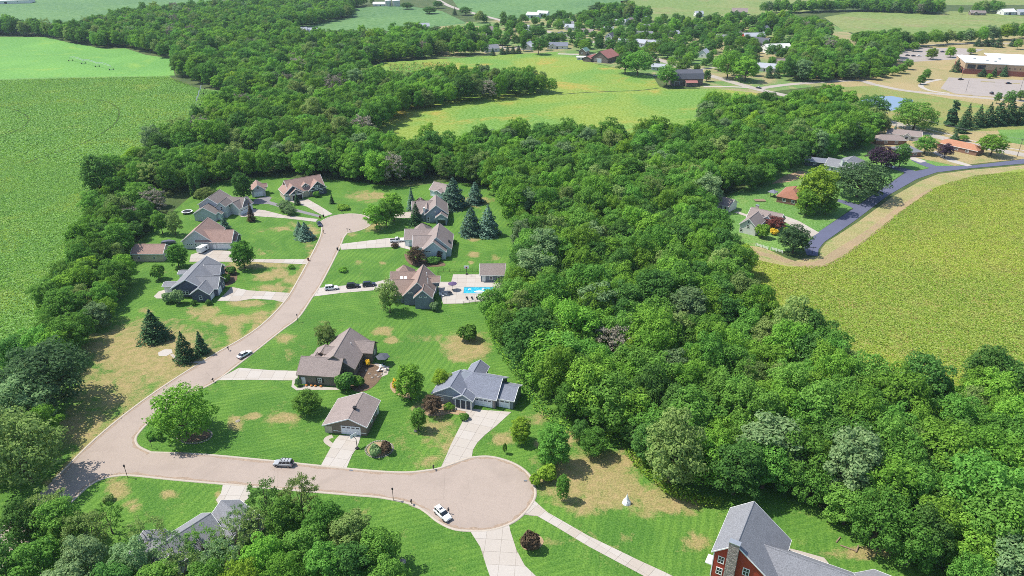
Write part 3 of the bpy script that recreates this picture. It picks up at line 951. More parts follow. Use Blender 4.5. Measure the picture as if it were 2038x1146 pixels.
bed([(355, 868), (372, 858), (400, 856), (418, 862), (414, 872), (390, 880), (366, 878)], M['mulch'])
RING1 = smooth_line(W([(352, 868), (372, 856), (400, 853), (420, 860), (417, 873), (392, 882), (364, 880)]), 5, True)
bed([(731, 893), (745, 881), (765, 880), (778, 887), (775, 900), (757, 908), (737, 905)], M['straw'])
RING2 = smooth_line(W([(728, 893), (744, 879.5), (766, 878), (781, 887), (778, 901), (757, 910), (735, 907)]), 5, True)
bed([(838, 812), (860, 798), (890, 805), (925, 818), (920, 826), (895, 824), (870, 828), (848, 826)], M['straw'])
bed([(776, 765), (790, 755), (812, 758), (826, 778), (820, 792), (800, 790), (782, 780)], M['straw'])
bed([(686, 742), (730, 722), (762, 740), (740, 772), (705, 778)], M['mulch'])
bed([(1035, 1078), (1050, 1066), (1072, 1066), (1082, 1078), (1070, 1093), (1045, 1094)], M['straw'])
bed([(440, 535), (465, 530), (472, 555), (455, 568), (440, 566)], M['mulch'])
bed([(805, 505), (830, 515), (880, 522), (880, 530), (820, 528)], M['mulch'])
bed([(905, 563), (945, 562), (946, 567), (906, 568)], M['straw'])

# ------------------------------------------------------------------ buildings
class Block:
    """a roofed volume: ridge from A to B along heading th; side 1 is left of A->B, side 2 right"""
    def __init__(s, key, cx, cy, th, L, Wd, ze, zr, ov=0.4, hip='', z0=0.0, wall=None, roof=None, gab='', gabm=None, gambrel=False, trim=True):
        s.key, s.cx, s.cy, s.th, s.L = key, cx, cy, math.radians(th), L
        s.w1, s.w2 = (Wd if isinstance(Wd, tuple) else (Wd / 2, Wd / 2))
        s.z1, s.z2 = (ze if isinstance(ze, tuple) else (ze, ze))
        s.zr, s.ov, s.hip, s.z0, s.wall, s.roof, s.gab, s.gabm = zr, ov, hip, z0, wall, roof, gab, gabm
        s.gambrel, s.trim = gambrel, trim
        s.u = np.array([math.cos(s.th), math.sin(s.th)])
        s.n = np.array([-s.u[1], s.u[0]])

    def pt(s, a, b, z):
        q = np.array([s.cx, s.cy]) + s.u * a + s.n * b
        return (q[0] - s.o[0], q[1] - s.o[1], z)

    def face(s, f, t_, z, d):
        """point on wall face f: t right along the face, height z, d metres out of the wall"""
        if f == 'A': return s.pt(-(s.L / 2 - s.ov) - d, -t_, z)
        if f == 'B': return s.pt((s.L / 2 - s.ov) + d, t_, z)
        if f == '2': return s.pt(t_, -(s.w2 - s.ov) - d, z)
        return s.pt(-t_, (s.w1 - s.ov) + d, z)

    def panel(s, mb, f, t0, t1, z0, z1, d0, d1, mi=0):
        mb.hexa([s.face(f, t0, z0, d0), s.face(f, t1, z0, d0), s.face(f, t1, z0, d1), s.face(f, t0, z0, d1),
                 s.face(f, t0, z1, d0), s.face(f, t1, z1, d0), s.face(f, t1, z1, d1), s.face(f, t0, z1, d1)], mi)

    def build(s, root, wall, roof, trim):
        s.o = (root.location.x, root.location.y)
        L, ov = s.L, s.ov
        wm, rm = M[s.wall or wall], M[s.roof or roof]
        tk = 0.16
        a0, a1 = -L / 2, L / 2
        def zat(b):                                   # roof top height at offset b
            return s.zr - (s.zr - s.z1) * b / s.w1 if b >= 0 else s.zr - (s.zr - s.z2) * (-b) / s.w2
        # walls
        mb = MB()
        b1, b2 = s.w1 - ov, -(s.w2 - ov)
        x0, x1 = a0 + ov, a1 - ov
        hl, hr = zat(b1) - tk - 0.02, zat(b2) - tk - 0.02
        if s.hip:
            zz = min(hl, hr)
            mb.hexa([s.pt(x0, b2, s.z0), s.pt(x1, b2, s.z0), s.pt(x1, b1, s.z0), s.pt(x0, b1, s.z0),
                     s.pt(x0, b2, zz), s.pt(x1, b2, zz), s.pt(x1, b1, zz), s.pt(x0, b1, zz)])
        if not s.hip or len(s.hip) < 2:
            xx0 = x0 if 'A' not in s.hip else x0 + 1.5
            xx1 = x1 if 'B' not in s.hip else x1 - (s.w1 + s.w2) * 0.45
            e = 0.004 if s.hip else 0
            prof = [(b1 - e, s.z0), (b1 - e, hl), (0, s.zr - tk - 0.05), (b2 + e, hr), (b2 + e, s.z0)]
            if s.gambrel:
                prof = [(b1, s.z0), (b1, s.z1 - tk), (s.w1 * 0.62, s.z1 + (s.zr - s.z1) * 0.62 - tk), (0, s.zr - tk - 0.05), (-s.w2 * 0.62, s.z2 + (s.zr - s.z2) * 0.62 - tk), (b2, s.z2 - tk), (b2, s.z0)]
            A = [s.pt(xx0, b, z) for b, z in prof]; B = [s.pt(xx1, b, z) for b, z in prof]
            mb.poly(A); mb.poly(B[::-1])
            for i in range(len(prof)):
                j = (i + 1) % len(prof)
                mb.poly([A[i], B[i], B[j], A[j]])
        mb.build("wall", wm, root)
        # roof planes
        mb = MB()
        ra = a0 + (s.w1 + s.w2) * 0.45 if 'A' in s.hip else a0
        rb = a1 - (s.w1 + s.w2) * 0.45 if 'B' in s.hip else a1
        def slab(pts):
            top = [s.pt(*q) for q in pts]
            bot = [s.pt(q[0], q[1], q[2] - tk) for q in pts]
            n = len(pts); b = len(mb.v)
            mb.v += bot + top
            mb.f.append(tuple(b + n + i for i in range(n))); mb.f.append(tuple(b + i for i in reversed(range(n))))
            for i in range(n):
                j = (i + 1) % n
                mb.f.append((b + i, b + j, b + n + j, b + n + i))
            mb.m += [0] * (n + 2)
        if s.gambrel:
            for sg, w_, z_ in ((1, s.w1, s.z1), (-1, s.w2, s.z2)):
                km, zm = sg * w_ * 0.62, z_ + (s.zr - z_) * 0.62
                slab([(a0, 0, s.zr), (a1, 0, s.zr), (a1, km, zm), (a0, km, zm)])
                slab([(a0, km, zm), (a1, km, zm), (a1, sg * w_, z_), (a0, sg * w_, z_)])
        else:
            slab([(ra, 0, s.zr), (rb, 0, s.zr), (a1, s.w1, s.z1), (a0, s.w1, s.z1)])
            slab([(ra, 0, s.zr), (rb, 0, s.zr), (a1, -s.w2, s.z2), (a0, -s.w2, s.z2)])
            if 'A' in s.hip: slab([(ra, 0, s.zr), (a0, s.w1, s.z1), (a0, -s.w2, s.z2)])
            if 'B' in s.hip: slab([(rb, 0, s.zr), (a1, s.w1, s.z1), (a1, -s.w2, s.z2)])
        s.roofo = mb.build("roof", rm, root)
        # ridge cap
        mb = MB()
        r_ = 0.16
        mb.hexa([s.pt(ra, -r_, s.zr - 0.06), s.pt(rb, -r_, s.zr - 0.06), s.pt(rb, r_, s.zr - 0.06), s.pt(ra, r_, s.zr - 0.06),
                 s.pt(ra, -0.05, s.zr + 0.06), s.pt(rb, -0.05, s.zr + 0.06), s.pt(rb, 0.05, s.zr + 0.06), s.pt(ra, 0.05, s.zr + 0.06)])
        mb.build("ridge_cap", rm, s.roofo)
        # fascia and rake boards
        if s.trim:
            mb = MB()
            e = 0.05
            for b, z in ((s.w1, s.z1), (-s.w2, s.z2)):
                sg = 1 if b > 0 else -1
                mb.hexa([s.pt(a0 - e, b, z - 0.22), s.pt(a1 + e, b, z - 0.22), s.pt(a1 + e, b + sg * e, z - 0.22), s.pt(a0 - e, b + sg * e, z - 0.22),
                         s.pt(a0 - e, b, z + 0.02), s.pt(a1 + e, b, z + 0.02), s.pt(a1 + e, b + sg * e, z + 0.02), s.pt(a0 - e, b + sg * e, z + 0.02)])
            for end, x in (('A', a0), ('B', a1)):
                if end in s.hip or s.gambrel: continue
                sg = -1 if end == 'A' else 1
                for b, z in ((s.w1, s.z1), (-s.w2, s.z2)):
                    P = [(x, 0, s.zr + 0.03), (x, b, z + 0.03), (x, b, z - 0.27), (x, 0, s.zr - 0.27)]
                    Q = [(x + sg * 0.09, q[1], q[2]) for q in P]
                    mb.hexa([s.pt(*q) for q in P] + [s.pt(*q) for q in Q])
            mb.build("fascia", M[trim], root)
        # gable panels in another cladding
        for f in s.gab:
            mb = MB()
            zb = min(s.z1, s.z2) - 0.1
            d0, d1 = 0.0, 0.03
            sgn = {'A': -1, 'B': 1}[f]
            tl, tr = -(s.w1 - ov - 0.05), (s.w2 - ov - 0.05)
            if f == 'B': tl, tr = -(s.w2 - ov - 0.05), (s.w1 - ov - 0.05)
            P = [s.face(f, tl, zb, d0), s.face(f, tr, zb, d0), s.face(f, 0, s.zr - 0.55, d0)]
            Q = [s.face(f, tl, zb, d1), s.face(f, tr, zb, d1), s.face(f, 0, s.zr - 0.55, d1)]
            mb.poly(Q); mb.poly(P[::-1])
            for i in range(3):
                j = (i + 1) % 3
                mb.poly([P[i], P[j], Q[j], Q[i]])
            mb.build("gable_panel", M[s.gabm or 'w_char'], root)
            mb = MB(); s.panel(mb, f, tl, tr, zb - 0.18, zb + 0.06, 0.0, 0.06)
            mb.build("gable_board", M[trim], root)


def window(root, b, f, t_, z, w=1.0, h=1.3, trim='trim', bars=1):
    mb = MB()
    e = 0.14
    for (t0, t1, z0, z1) in ((t_ - w / 2 - e, t_ + w / 2 + e, z + h / 2, z + h / 2 + e), (t_ - w / 2 - e, t_ + w / 2 + e, z - h / 2 - e, z - h / 2),
                             (t_ - w / 2 - e, t_ - w / 2, z - h / 2, z + h / 2), (t_ + w / 2, t_ + w / 2 + e, z - h / 2, z + h / 2)):
        b.panel(mb, f, t0, t1, z0, z1, 0.0, 0.09)
    if bars:
        b.panel(mb, f, t_ - w / 2, t_ + w / 2, z - 0.05, z + 0.05, 0.03, 0.075)
    for i in range(1, bars):
        x = t_ - w / 2 + w * i / bars
        b.panel(mb, f, x - 0.045, x + 0.045, z - h / 2, z + h / 2, 0.03, 0.07)
    o = mb.build("window", M[trim], root)
    mp = MB(); b.panel(mp, f, t_ - w / 2, t_ + w / 2, z - h / 2, z + h / 2, 0.004, 0.045)
    mp.build("pane", M['glass'], o)
    return o


def door(root, b, f, t_, w=1.0, h=2.1, mat='white', z0=0.1):
    mb = MB()
    b.panel(mb, f, t_ - w / 2 - 0.12, t_ + w / 2 + 0.12, z0, z0 + h + 0.12, 0.0, 0.05)
    o = mb.build("door_frame", M['trim'], root)
    md = MB(); b.panel(md, f, t_ - w / 2, t_ + w / 2, z0 + 0.02, z0 + h, 0.02, 0.075)
    md.build("door", M[mat], root)
    return o


def garage_door(root, b, f, t_, w=4.8, h=2.3, glazed=True, mat='gdoor', openup=False):
    mb = MB()
    e = 0.16
    b.panel(mb, f, t_ - w / 2 - e, t_ - w / 2, 0.05, h + e, 0.0, 0.09)
    b.panel(mb, f, t_ + w / 2, t_ + w / 2 + e, 0.05, h + e, 0.0, 0.09)
    b.panel(mb, f, t_ - w / 2, t_ + w / 2, h, h + e, 0.0, 0.09)
    mb.build("door_frame", M['trim'], root)
    md = MB()
    if openup:
        b.panel(md, f, t_ - w / 2, t_ + w / 2, 0.05, h, 0.0, 0.03)
        return md.build("garage_opening_shade", M['dark'], root)  # flat black panel paints the shaded interior of an open garage
    for i in range(4):
        b.panel(md, f, t_ - w / 2, t_ + w / 2, 0.06 + i * (h - 0.06) / 4, 0.06 + (i + 1) * (h - 0.06) / 4 - 0.03, 0.0, 0.05)
    g_ = md.build("garage_door", M[mat], root)
    if glazed:
        n = max(2, int(w / 1.2))
        for i in range(n):
            c = t_ - w / 2 + w * (i + 0.5) / n
            mg = MB(); b.panel(mg, f, c - w / n * 0.36, c + w / n * 0.36, h * 0.80, h * 0.94, 0.03, 0.062)
            mg.build("door_light", M['glass'], g_)
    return g_


def chimney(root, x, y, z0, z1, w=0.9, d=0.9, th=0.0, mat='w_brick', cap=True, roofo=None):
    o = (root.location.x, root.location.y)
    c_, s_ = math.cos(math.radians(th)), math.sin(math.radians(th))
    def q(a, b, z): return (x + a * c_ - b * s_ - o[0], y + a * s_ + b * c_ - o[1], z)
    mb = MB()
    def bx(w, d, z0, z1, mi=0): mb.hexa([q(-w / 2, -d / 2, z0), q(w / 2, -d / 2, z0), q(w / 2, d / 2, z0), q(-w / 2, d / 2, z0), q(-w / 2, -d / 2, z1), q(w / 2, -d / 2, z1), q(w / 2, d / 2, z1), q(-w / 2, d / 2, z1)], mi)
    bx(w, d, z0, z1)
    ch = mb.build("chimney", M[mat], root)
    if cap:
        mb = MB(); bx(w + 0.2, d + 0.2, z1, z1 + 0.14); mb.build("chimney_cap", M['steel'], ch)
    return ch


AVOID = []


def house(name, label, cat, blocks, wall, roof, trim='trim', wins=(), gdoors=(), doors=(), group=None):
    b0 = blocks[0]
    root = empty(name, (b0.cx, b0.cy, 0))
    tag(root, label, cat, group)
    D = {}
    for b in blocks:
        b.build(root, wall, roof, trim)
        D[b.key] = b
        AVOID.append((b.cx, b.cy, max(b.L, b.w1 + b.w2) / 2 + 1.5))
    for w in wins:
        window(root, D[w[0]], *w[1:])
    for g_ in gdoors:
        garage_door(root, D[g_[0]], *g_[1:])
    for d_ in doors:
        door(root, D[d_[0]], *d_[1:])
    root_b = D
    return root, D


def post(root, x, y, z0, z1, r=0.1, mat='trim', name="post"):
    o = root.location
    mb = MB(); mb.box(x - o.x - r, x - o.x + r, y - o.y - r, y - o.y + r, z0, z1)
    return mb.build(name, M[mat], root)


B_ = Block
HG = "houses along the two streets"
# craftsman house above the upper turning circle
h, D = house("house", "house with rosy brown roof and dark front gables above the turning circle", "house", [
    B_('m', -99.7, 326.0, 32, 17.5, 12, 3.1, 7.9, wall='w_beige'),
    B_('g', -104.6, 321.4, 122, 9.5, 9.2, 3.1, 6.7, wall='w_beige', gab='A'),
    B_('g2', -101.8, 318.6, 122, 5.0, 6.6, 3.0, 5.4, wall='w_beige', gab='A'),
    B_('r', -94.4, 327.0, 122, 9.0, 8.8, 3.2, 6.9, wall='w_char', gab='A'),
    B_('r2', -95.0, 323.2, 122, 3.5, 4.6, 3.0, 4.7, wall='w_char', gab='A'),
    B_('d', -98.6, 323.8, 122, 4.5, 3.6, 5.2, 6.4, z0=3.5, wall='w_char')], 'w_char', 'r_pink',
    wins=[('r', 'A', -0.6, 4.3, 0.8, 0.9), ('r', 'A', 0.5, 4.3, 0.8, 0.9), ('g2', 'A', 0, 3.7, 0.8, 0.9), ('d', 'A', -0.9, 4.7, 0.7, 0.5, 'trim', 0), ('d', 'A', 0.1, 4.7, 0.7, 0.5, 'trim', 0), ('d', 'A', 1.0, 4.7, 0.6, 0.5, 'trim', 0), ('r', 'A', 1.5, 1.6, 1.4, 1.4), ('m', 'A', 0.5, 5.0, 0.8, 1.0)],
    gdoors=[('g', 'A', -2.7, 2.7, 2.3, True), ('g2', 'A', 0.3, 4.6, 2.3, True, 'gdoor', True)],
    doors=[('r2', 'A', -1.2, 1.0, 2.1, 'wood')], group=HG)
h, D = house("garage", "small gabled garage with rosy brown roof behind the tall cypress, near the woods", "garage", [
    B_('m', -121.3, 324.8, 112, 8.5, 7.0, 3.0, 5.8, wall='w_ltgrey'), B_('d', -119.0, 325.8, 22, 4, 3, 3.6, 5.0, z0=2.6)], 'w_ltgrey', 'r_pink',
    wins=[('m', '2', 2.0, 1.7, 0.8, 1.0), ('m', 'A', 0, 4.3, 0.8, 0.8), ('d', 'B', 0, 3.7, 0.7, 0.7)], gdoors=[('m', 'A', -0.2, 3.6, 2.3, False)])
# two-storey pale blue house
h, D = house("house", "two-storey pale blue house with grey-brown roof beside the round trampoline", "house", [
    B_('m', -132.2, 300.6, 84, 11.5, 10.4, 5.5, 8.8, wall='w_ltgrey'),
    B_('f', -133.0, 293.4, 88, 8.0, 10.2, 3.3, 6.3, wall='w_ltgrey'),
    B_('s', -127.0, 297.0, 84, 7.0, 5.0, 5.2, 7.2, wall='w_ltgrey'),
    B_('r', -123.8, 302.5, -6, 9.5, 8.6, 3.3, 6.6, wall='w_white'),
    B_('rr', -121.4, 301.2, 66, 9.0, 6.6, 3.2, 5.9, wall='w_white'),
    B_('e', -127.6, 292.2, 84, 2.4, 3.0, 2.8, 3.8, wall='w_paleblue')], 'w_paleblue', 'r_brown',
    wins=[('f', 'A', -3.2, 1.5, 0.5, 0.5), ('f', 'A', -0.8, 1.5, 0.5, 0.5), ('f', 'A', 2.1, 1.5, 0.7, 0.7), ('m', 'A', 3.2, 4.6, 0.8, 0.9), ('s', 'A', 0.3, 4.4, 0.8, 1.4), ('s', 'A', 0.3, 1.6, 0.9, 1.3), ('s', '2', 0.5, 4.2, 0.8, 1.1), ('rr', '2', 2.5, 1.6, 0.8, 1.0)],
    gdoors=[('rr', '2', -1.0, 4.6, 2.3, True)], doors=[('e', 'A', 0)], group=HG)
# tan-roofed house with wide garage
h, D = house("house", "grey gabled house with rosy tan roof and wide garage, white trailer beside it", "house", [
    B_('m', -124.5, 266.4, 90, 14.2, 12.6, 3.4, 8.2),
    B_('g', -117.9, 263.4, 0, 14.6, 9.2, 3.2, 6.8, wall='w_ltgrey'),
    B_('p', -110.6, 264.0, 0, 2.4, 6.2, 3.0, 4.8, wall='w_char')], 'w_ltgrey', 'r_pink',
    wins=[('m', 'A', -4.0, 2.0, 0.45, 0.45, 'trim', 0), ('m', 'A', -3.2, 2.0, 0.45, 0.45, 'trim', 0), ('m', 'A', -2.4, 2.0, 0.45, 0.45, 'trim', 0), ('m', 'A', -0.9, 2.1, 0.5, 0.5, 'trim', 0), ('m', 'A', 1.0, 1.5, 0.9, 1.1), ('m', 'A', 4.2, 1.5, 1.2, 1.3), ('g', 'B', -1.6, 1.6, 1.0, 1.8), ('g', 'B', 1.2, 1.6, 1.4, 1.8)],
    gdoors=[('g', '2', 3.8, 5.2, 2.5, False)], doors=[('g', '2', 0.2)], group=HG)
h, D = house("shed", "long pale shed with tan roof partly under the trees by the field", "shed", [
    B_('m', -139.0, 251.4, 0, 12.4, 7.6, 3.3, 5.9, wall='w_beige')], 'w_beige', 'r_pink',
    wins=[('m', '2', -3.4, 1.6, 0.7, 0.8), ('m', '2', 2.4, 1.6, 0.7, 0.8), ('m', 'B', -1.8, 1.6, 0.6, 0.9)], gdoors=[('m', 'B', 0.8, 3.0, 2.4, False)])
# navy house
h, D = house("house", "slate blue house with several grey gables and white trim beside the curving lane", "house", [
    B_('m', -111.6, 228.0, 90, 19.5, 12.0, 3.3, 7.0),
    B_('w', -106.4, 223.0, 1, 9.6, 8.0, 3.0, 6.1),
    B_('b', -106.2, 218.4, 89, 6.6, 6.8, 2.9, 5.3),
    B_('d', -107.2, 231.6, 1, 6.2, 6.2, 4.0, 6.6),
    B_('p1', -118.4, 233.2, 0, 4.6, 3.6, 2.7, 3.4, wall='trim'),
    B_('p2', -119.4, 223.6, 0, 5.0, 4.2, 2.7, 3.4, wall='trim')], 'w_navy', 'r_grey',
    wins=[('b', 'A', 0, 1.5, 0.8, 1.3), ('m', 'A', 2.4, 1.7, 0.9, 1.2), ('m', 'A', -3.9, 1.8, 0.8, 1.2), ('m', 'A', -2.8, 1.8, 0.8, 1.2), ('m', 'A', -1.6, 1.8, 0.8, 1.2), ('m', 'A', -0.5, 1.8, 0.8, 1.2), ('d', 'B', -1.2, 3.0, 0.8, 1.0), ('d', 'B', 1.0, 1.6, 1.2, 1.4), ('w', 'B', 2.2, 1.6, 1.0, 1.4), ('w', 'B', 0.0, 4.3, 0.8, 0.8)],
    gdoors=[('b', '2', 0.2, 4.2, 2.3, True), ('w', 'B', -1.6, 2.8, 2.3, False)], group=HG)
# blue-grey house between the spruces
h, D = house("house", "blue-grey house with taupe roof and arched porch between the spruces", "house", [
    B_('m', -33.2, 294.6, 96, 13.4, 10.2, 3.8, 8.0),
    B_('l', -38.4, 296.6, 8, 11.5, 11.4, 3.1, 6.9),
    B_('lf', -37.0, 292.6, 96, 8.0, 5.4, 3.6, 6.4),
    B_('h', -41.0, 302.4, 8, 6.0, 8.0, 3.0, 6.2, hip='AB'),
    B_('p', -30.2, 287.6, 90, 5.4, 5.3, 3.3, 5.3)], 'w_bluegrey', 'r_taupe',
    wins=[('m', 'A', -0.6, 4.8, 0.5, 0.5, 'trim', 0), ('m', 'A', -3.6, 1.6, 0.8, 1.8), ('m', 'A', -0.6, 1.7, 0.5, 0.6), ('p', 'A', -1.0, 2.75, 0.4, 0.3, 'trim', 0), ('p', 'A', -0.33, 2.75, 0.4, 0.3, 'trim', 0), ('p', 'A', 0.33, 2.75, 0.4, 0.3, 'trim', 0), ('p', 'A', 1.0, 2.75, 0.4, 0.3, 'trim', 0)], group=HG)
mb = MB(); D['p'].panel(mb, 'A', -1.7, 1.7, 0.1, 2.3, 0.0, 0.03); mb.build("porch_opening_shade", M['glass'], h)  # flat dark panel: shade inside the porch put into its colour
chimney(h, -37.8, 288.9, 3, 6.6, 0.8, 0.8, 8, 'trim', False)
h, D = house("garage", "pale garage with taupe roof half hidden behind the big blue-green pine", "garage", [
    B_('m', -33.4, 323.2, -34, 9.0, 8.0, 3.1, 6.0), B_('d', -34.0, 319.0, 56, 3.6, 5.0, 3.4, 4.4, z0=2.4)], 'w_ltgrey', 'r_taupe',
    gdoors=[('m', '2', -1.8, 2.8, 2.3, False), ('m', '2', 1.8, 2.8, 2.3, False)], wins=[('d', 'A', 0, 3.0, 1.2, 0.6)])
# pale blue house
h, D = house("house", "pale blue gabled house with grey-brown roof, white pickup on its drive", "house", [
    B_('m', -29.1, 259.6, 91, 14.8, 11.4, 3.3, 8.3),
    B_('f', -29.9, 252.4, 88, 5.6, 9.8, 3.3, 7.4),
    B_('l', -37.2, 266.6, 1, 12.0, 8.6, 2.9, 5.9),
    B_('l2', -34.6, 259.0, 1, 8.6, 9.6, 3.1, 6.3),
    B_('h', -36.8, 271.8, 1, 7.0, 7.0, 3.0, 6.2, hip='AB')], 'w_paleblue', 'r_taupe',
    wins=[('f', 'A', -2.9, 3.3, 0.5, 0.5, 'trim', 0), ('f', 'A', -2.2, 3.3, 0.5, 0.5, 'trim', 0), ('f', 'A', -1.5, 3.3, 0.5, 0.5, 'trim', 0), ('l', '2', -2.6, 1.5, 0.8, 1.3), ('m', '2', 3.0, 1.7, 1.0, 1.3)], doors=[('l', '2', -4.6)], group=HG)
mb = MB(); D['m'].build  # skylight on the right slope
so = h.location
mb = MB()
mb.hexa([(-24.9 - so.x, 256.0 - so.y, 4.75), (-24.2 - so.x, 256.0 - so.y, 4.15), (-24.2 - so.x, 258.0 - so.y, 4.15), (-24.9 - so.x, 258.0 - so.y, 4.75),
         (-24.9 - so.x, 256.0 - so.y, 4.9), (-24.1 - so.x, 256.0 - so.y, 4.25), (-24.1 - so.x, 258.0 - so.y, 4.25), (-24.9 - so.x, 258.0 - so.y, 4.9)])
mb.build("skylight", M['glass'], h)
# steel grey house by the pool
h, D = house("house", "steel grey house with tall brown gabled roof beside the swimming pool", "house", [
    B_('m', -31.4, 219.6, 88, 14.2, 10.4, 3.5, 8.8),
    B_('f', -29.6, 212.4, 89, 5.0, 6.4, 4.2, 7.2),
    B_('l', -37.4, 225.4, 2, 10.5, 8.2, 3.1, 6.7),
    B_('l2', -36.8, 218.6, 2, 8.8, 9.4, 3.1, 7.0),
    B_('h', -38.6, 231.0, 2, 7.0, 7.4, 3.0, 6.6, hip='AB'),
    B_('d', -27.4, 222.0, 2, 5.0, 4.2, 5.0, 6.6, z0=3.5)], 'w_steel', 'r_tan',
    wins=[('f', 'A', -0.8, 4.6, 0.7, 0.4, 'trim', 0), ('f', 'A', 0.8, 4.6, 0.7, 0.4, 'trim', 0), ('m', 'A', -2.6, 4.6, 1.2, 0.4, 'trim', 0), ('d', 'B', 0, 4.6, 1.2, 0.7), ('m', '2', 2.0, 1.7, 1.4, 1.8), ('m', '2', -1.0, 1.7, 1.4, 1.8)], group=HG)
so = h.location
for (sx, sy, sz) in ((-38.2, 221.2, 6.1), (-36.9, 221.2, 6.1)):
    mb = MB(); mb.hexa([(sx - .5 - so.x, sy - .6 - so.y, sz - .55), (sx + .5 - so.x, sy - .6 - so.y, sz - .55), (sx + .5 - so.x, sy + .6 - so.y, sz + .25), (sx - .5 - so.x, sy + .6 - so.y, sz + .25),
                        (sx - .5 - so.x, sy - .6 - so.y, sz - .4), (sx + .5 - so.x, sy - .6 - so.y, sz - .4), (sx + .5 - so.x, sy + .6 - so.y, sz + .4), (sx - .5 - so.x, sy + .6 - so.y, sz + .4)])
    mb.build("skylight", M['white'], h)
for x, y in ((-29.4, 221.5), (-28.6, 217.0)):
    mb = MB(); mb.cyl((x - so.x, y - so.y, 6), (x - so.x, y - so.y, 8.2), 0.12); mb.build("vent_pipe", M['white'], h)
h, D = house("pool_house", "small grey pool house with taupe roof behind the swimming pool", "pool house", [
    B_('m', -7.0, 234.2, 1, 9.4, 7.8, 2.7, 5.6)], 'w_steel', 'r_taupe',
    wins=[('m', '2', -0.6, 1.5, 0.9, 1.2), ('m', '2', 2.2, 1.5, 0.9, 1.2)], doors=[('m', '2', -3.2)], group=None)
# olive house with taupe roof in the middle
h, D = house("house", "olive grey house with long taupe roofs and gravel garden in the lawn's middle", "house", [
    B_('m', -49.3, 177.2, 84.5, 15.8, 11.6, 3.2, 7.4),
    B_('g', -53.5, 170.2, -6.5, 12.2, 9.8, 3.3, 6.4),
    B_('r', -43.4, 180.2, -5.6, 6.0, 6.2, 3.4, 5.8),
    B_('d', -52.0, 176.6, 174, 4.6, 4.4, 4.6, 6.0, z0=3.2),
    B_('k', -55.4, 178.4, 84.5, 4.5, 5.4, 2.9, 4.3), B_('k2', -57.0, 175.6, 84.5, 3.0, 4.0, 2.8, 3.8)], 'w_olive', 'r_taupe', 'w_taupe',
    wins=[('g', '2', 0.4, 1.6, 0.9, 1.4, 'trim', 2), ('r', 'B', 0.2, 2.0, 0.9, 1.3), ('m', '2', -1.5, 1.7, 1.2, 1.4, 'w_taupe'), ('m', '2', 1.5, 1.7, 1.2, 1.4, 'w_taupe'), ('m', '2', -4.0, 1.7, 0.9, 1.4, 'w_taupe'), ('d', 'B', 0, 4.3, 1.6, 0.7, 'w_taupe', 0)],
    doors=[('g', '2', -4.4)], group=HG)
mb = MB(); so = h.location
for sx in (-1, 1):
    D['g'].panel(mb, '2', 0.4 + sx * 0.85 - 0.22, 0.4 + sx * 0.85 + 0.22, 0.85, 2.35, 0.0, 0.06)
mb.build("shutter", M['dark'], h)
mb = MB(); mb.cyl((2.3, 1.0, 5), (2.3, 1.0, 6.4), 0.1); mb.build("vent_pipe", M['white'], h)
# detached brown garage
h, D = house("garage", "brown detached garage with white door and cupola beside the lower street", "garage", [
    B_('m', -40.0, 149.2, 82.1, 11.4, (7.2, 4.6), (2.5, 3.1), 5.3)], 'w_taupe', 'r_taupe', 'trim',
    gdoors=[('m', 'A', 0.15, 4.8, 2.5, True)], wins=[('m', '2', 2.0, 1.7, 0.9, 0.9), ('m', '2', -1.0, 1.7, 0.9, 0.9)], doors=[('m', '2', 4.0, 0.9, 2.0)])
so = h.location; b = D['m']
mb = MB(); mb.box(-0.35, 0.35, -1.7, -1.0, 5.15, 5.75); cu = mb.build("cupola", M['dark'], h)
mb = MB(); mb.poly([(-.5, -1.85, 5.75), (.5, -1.85, 5.75), (0, -1.35, 6.15)]); mb.poly([(.5, -1.85, 5.75), (.5, -.85, 5.75), (0, -1.35, 6.15)]); mb.poly([(.5, -.85, 5.75), (-.5, -.85, 5.75), (0, -1.35, 6.15)]); mb.poly([(-.5, -.85, 5.75), (-.5, -1.85, 5.75), (0, -1.35, 6.15)])
mb.build("cupola_roof", M['dark'], cu)
mb = MB(); b.panel(mb, 'A', -3.2, -2.6, 0.8, 0.95, 0, .05); b.panel(mb, 'A', -4.5, -2.55, 0.75, 0.95, 0, .05); b.panel(mb, 'A', 2.7, 4.1, 0.75, 0.95, 0, .05); mb.build("sill_board", M['trim'], h)
mb = MB(); b.panel(mb, 'A', -6.7, -4.8, 0.03, 2.1, -3.0, 0.06); mb.build("lean_to", M['w_beige'], h)
# slate-roofed house at the edge of the wood
h, D = house("house", "blue-grey house with slate roof, columned porch and three-bay garage by the woods", "house", [
    B_('m', -9.0, 161.8, -16.8, 13.6, 11.4, 3.0, 6.4, hip='A'),
    B_('l', -15.2, 160.2, 74.1, 8.4, 11.2, 2.9, 6.2, gab='A', gabm='w_bluegrey'),
    B_('p', -12.6, 156.0, 74.1, 3.0, 5.6, 3.0, 4.7, wall='w_bluegrey', gab='A', gabm='w_bluegrey'),
    B_('y', -1.3, 158.8, -17.5, 6.4, 8.0, 2.9, 5.0),
    B_('k', -9.8, 168.2, 74.4, 6.4, 5.4, 3.0, 4.9)], 'w_steel', 'r_slate',
    wins=[('l', 'A', -4.0, 1.6, 0.9, 1.1, 'trim', 2), ('l', 'A', -2.85, 1.6, 0.9, 1.1, 'trim', 2), ('k', 'B', 0.4, 1.7, 1.2, 1.3)],
    gdoors=[('m', '2', 3.0, 4.8, 2.3, True), ('y', '2', 0.4, 2.8, 2.3, True)], group=HG)
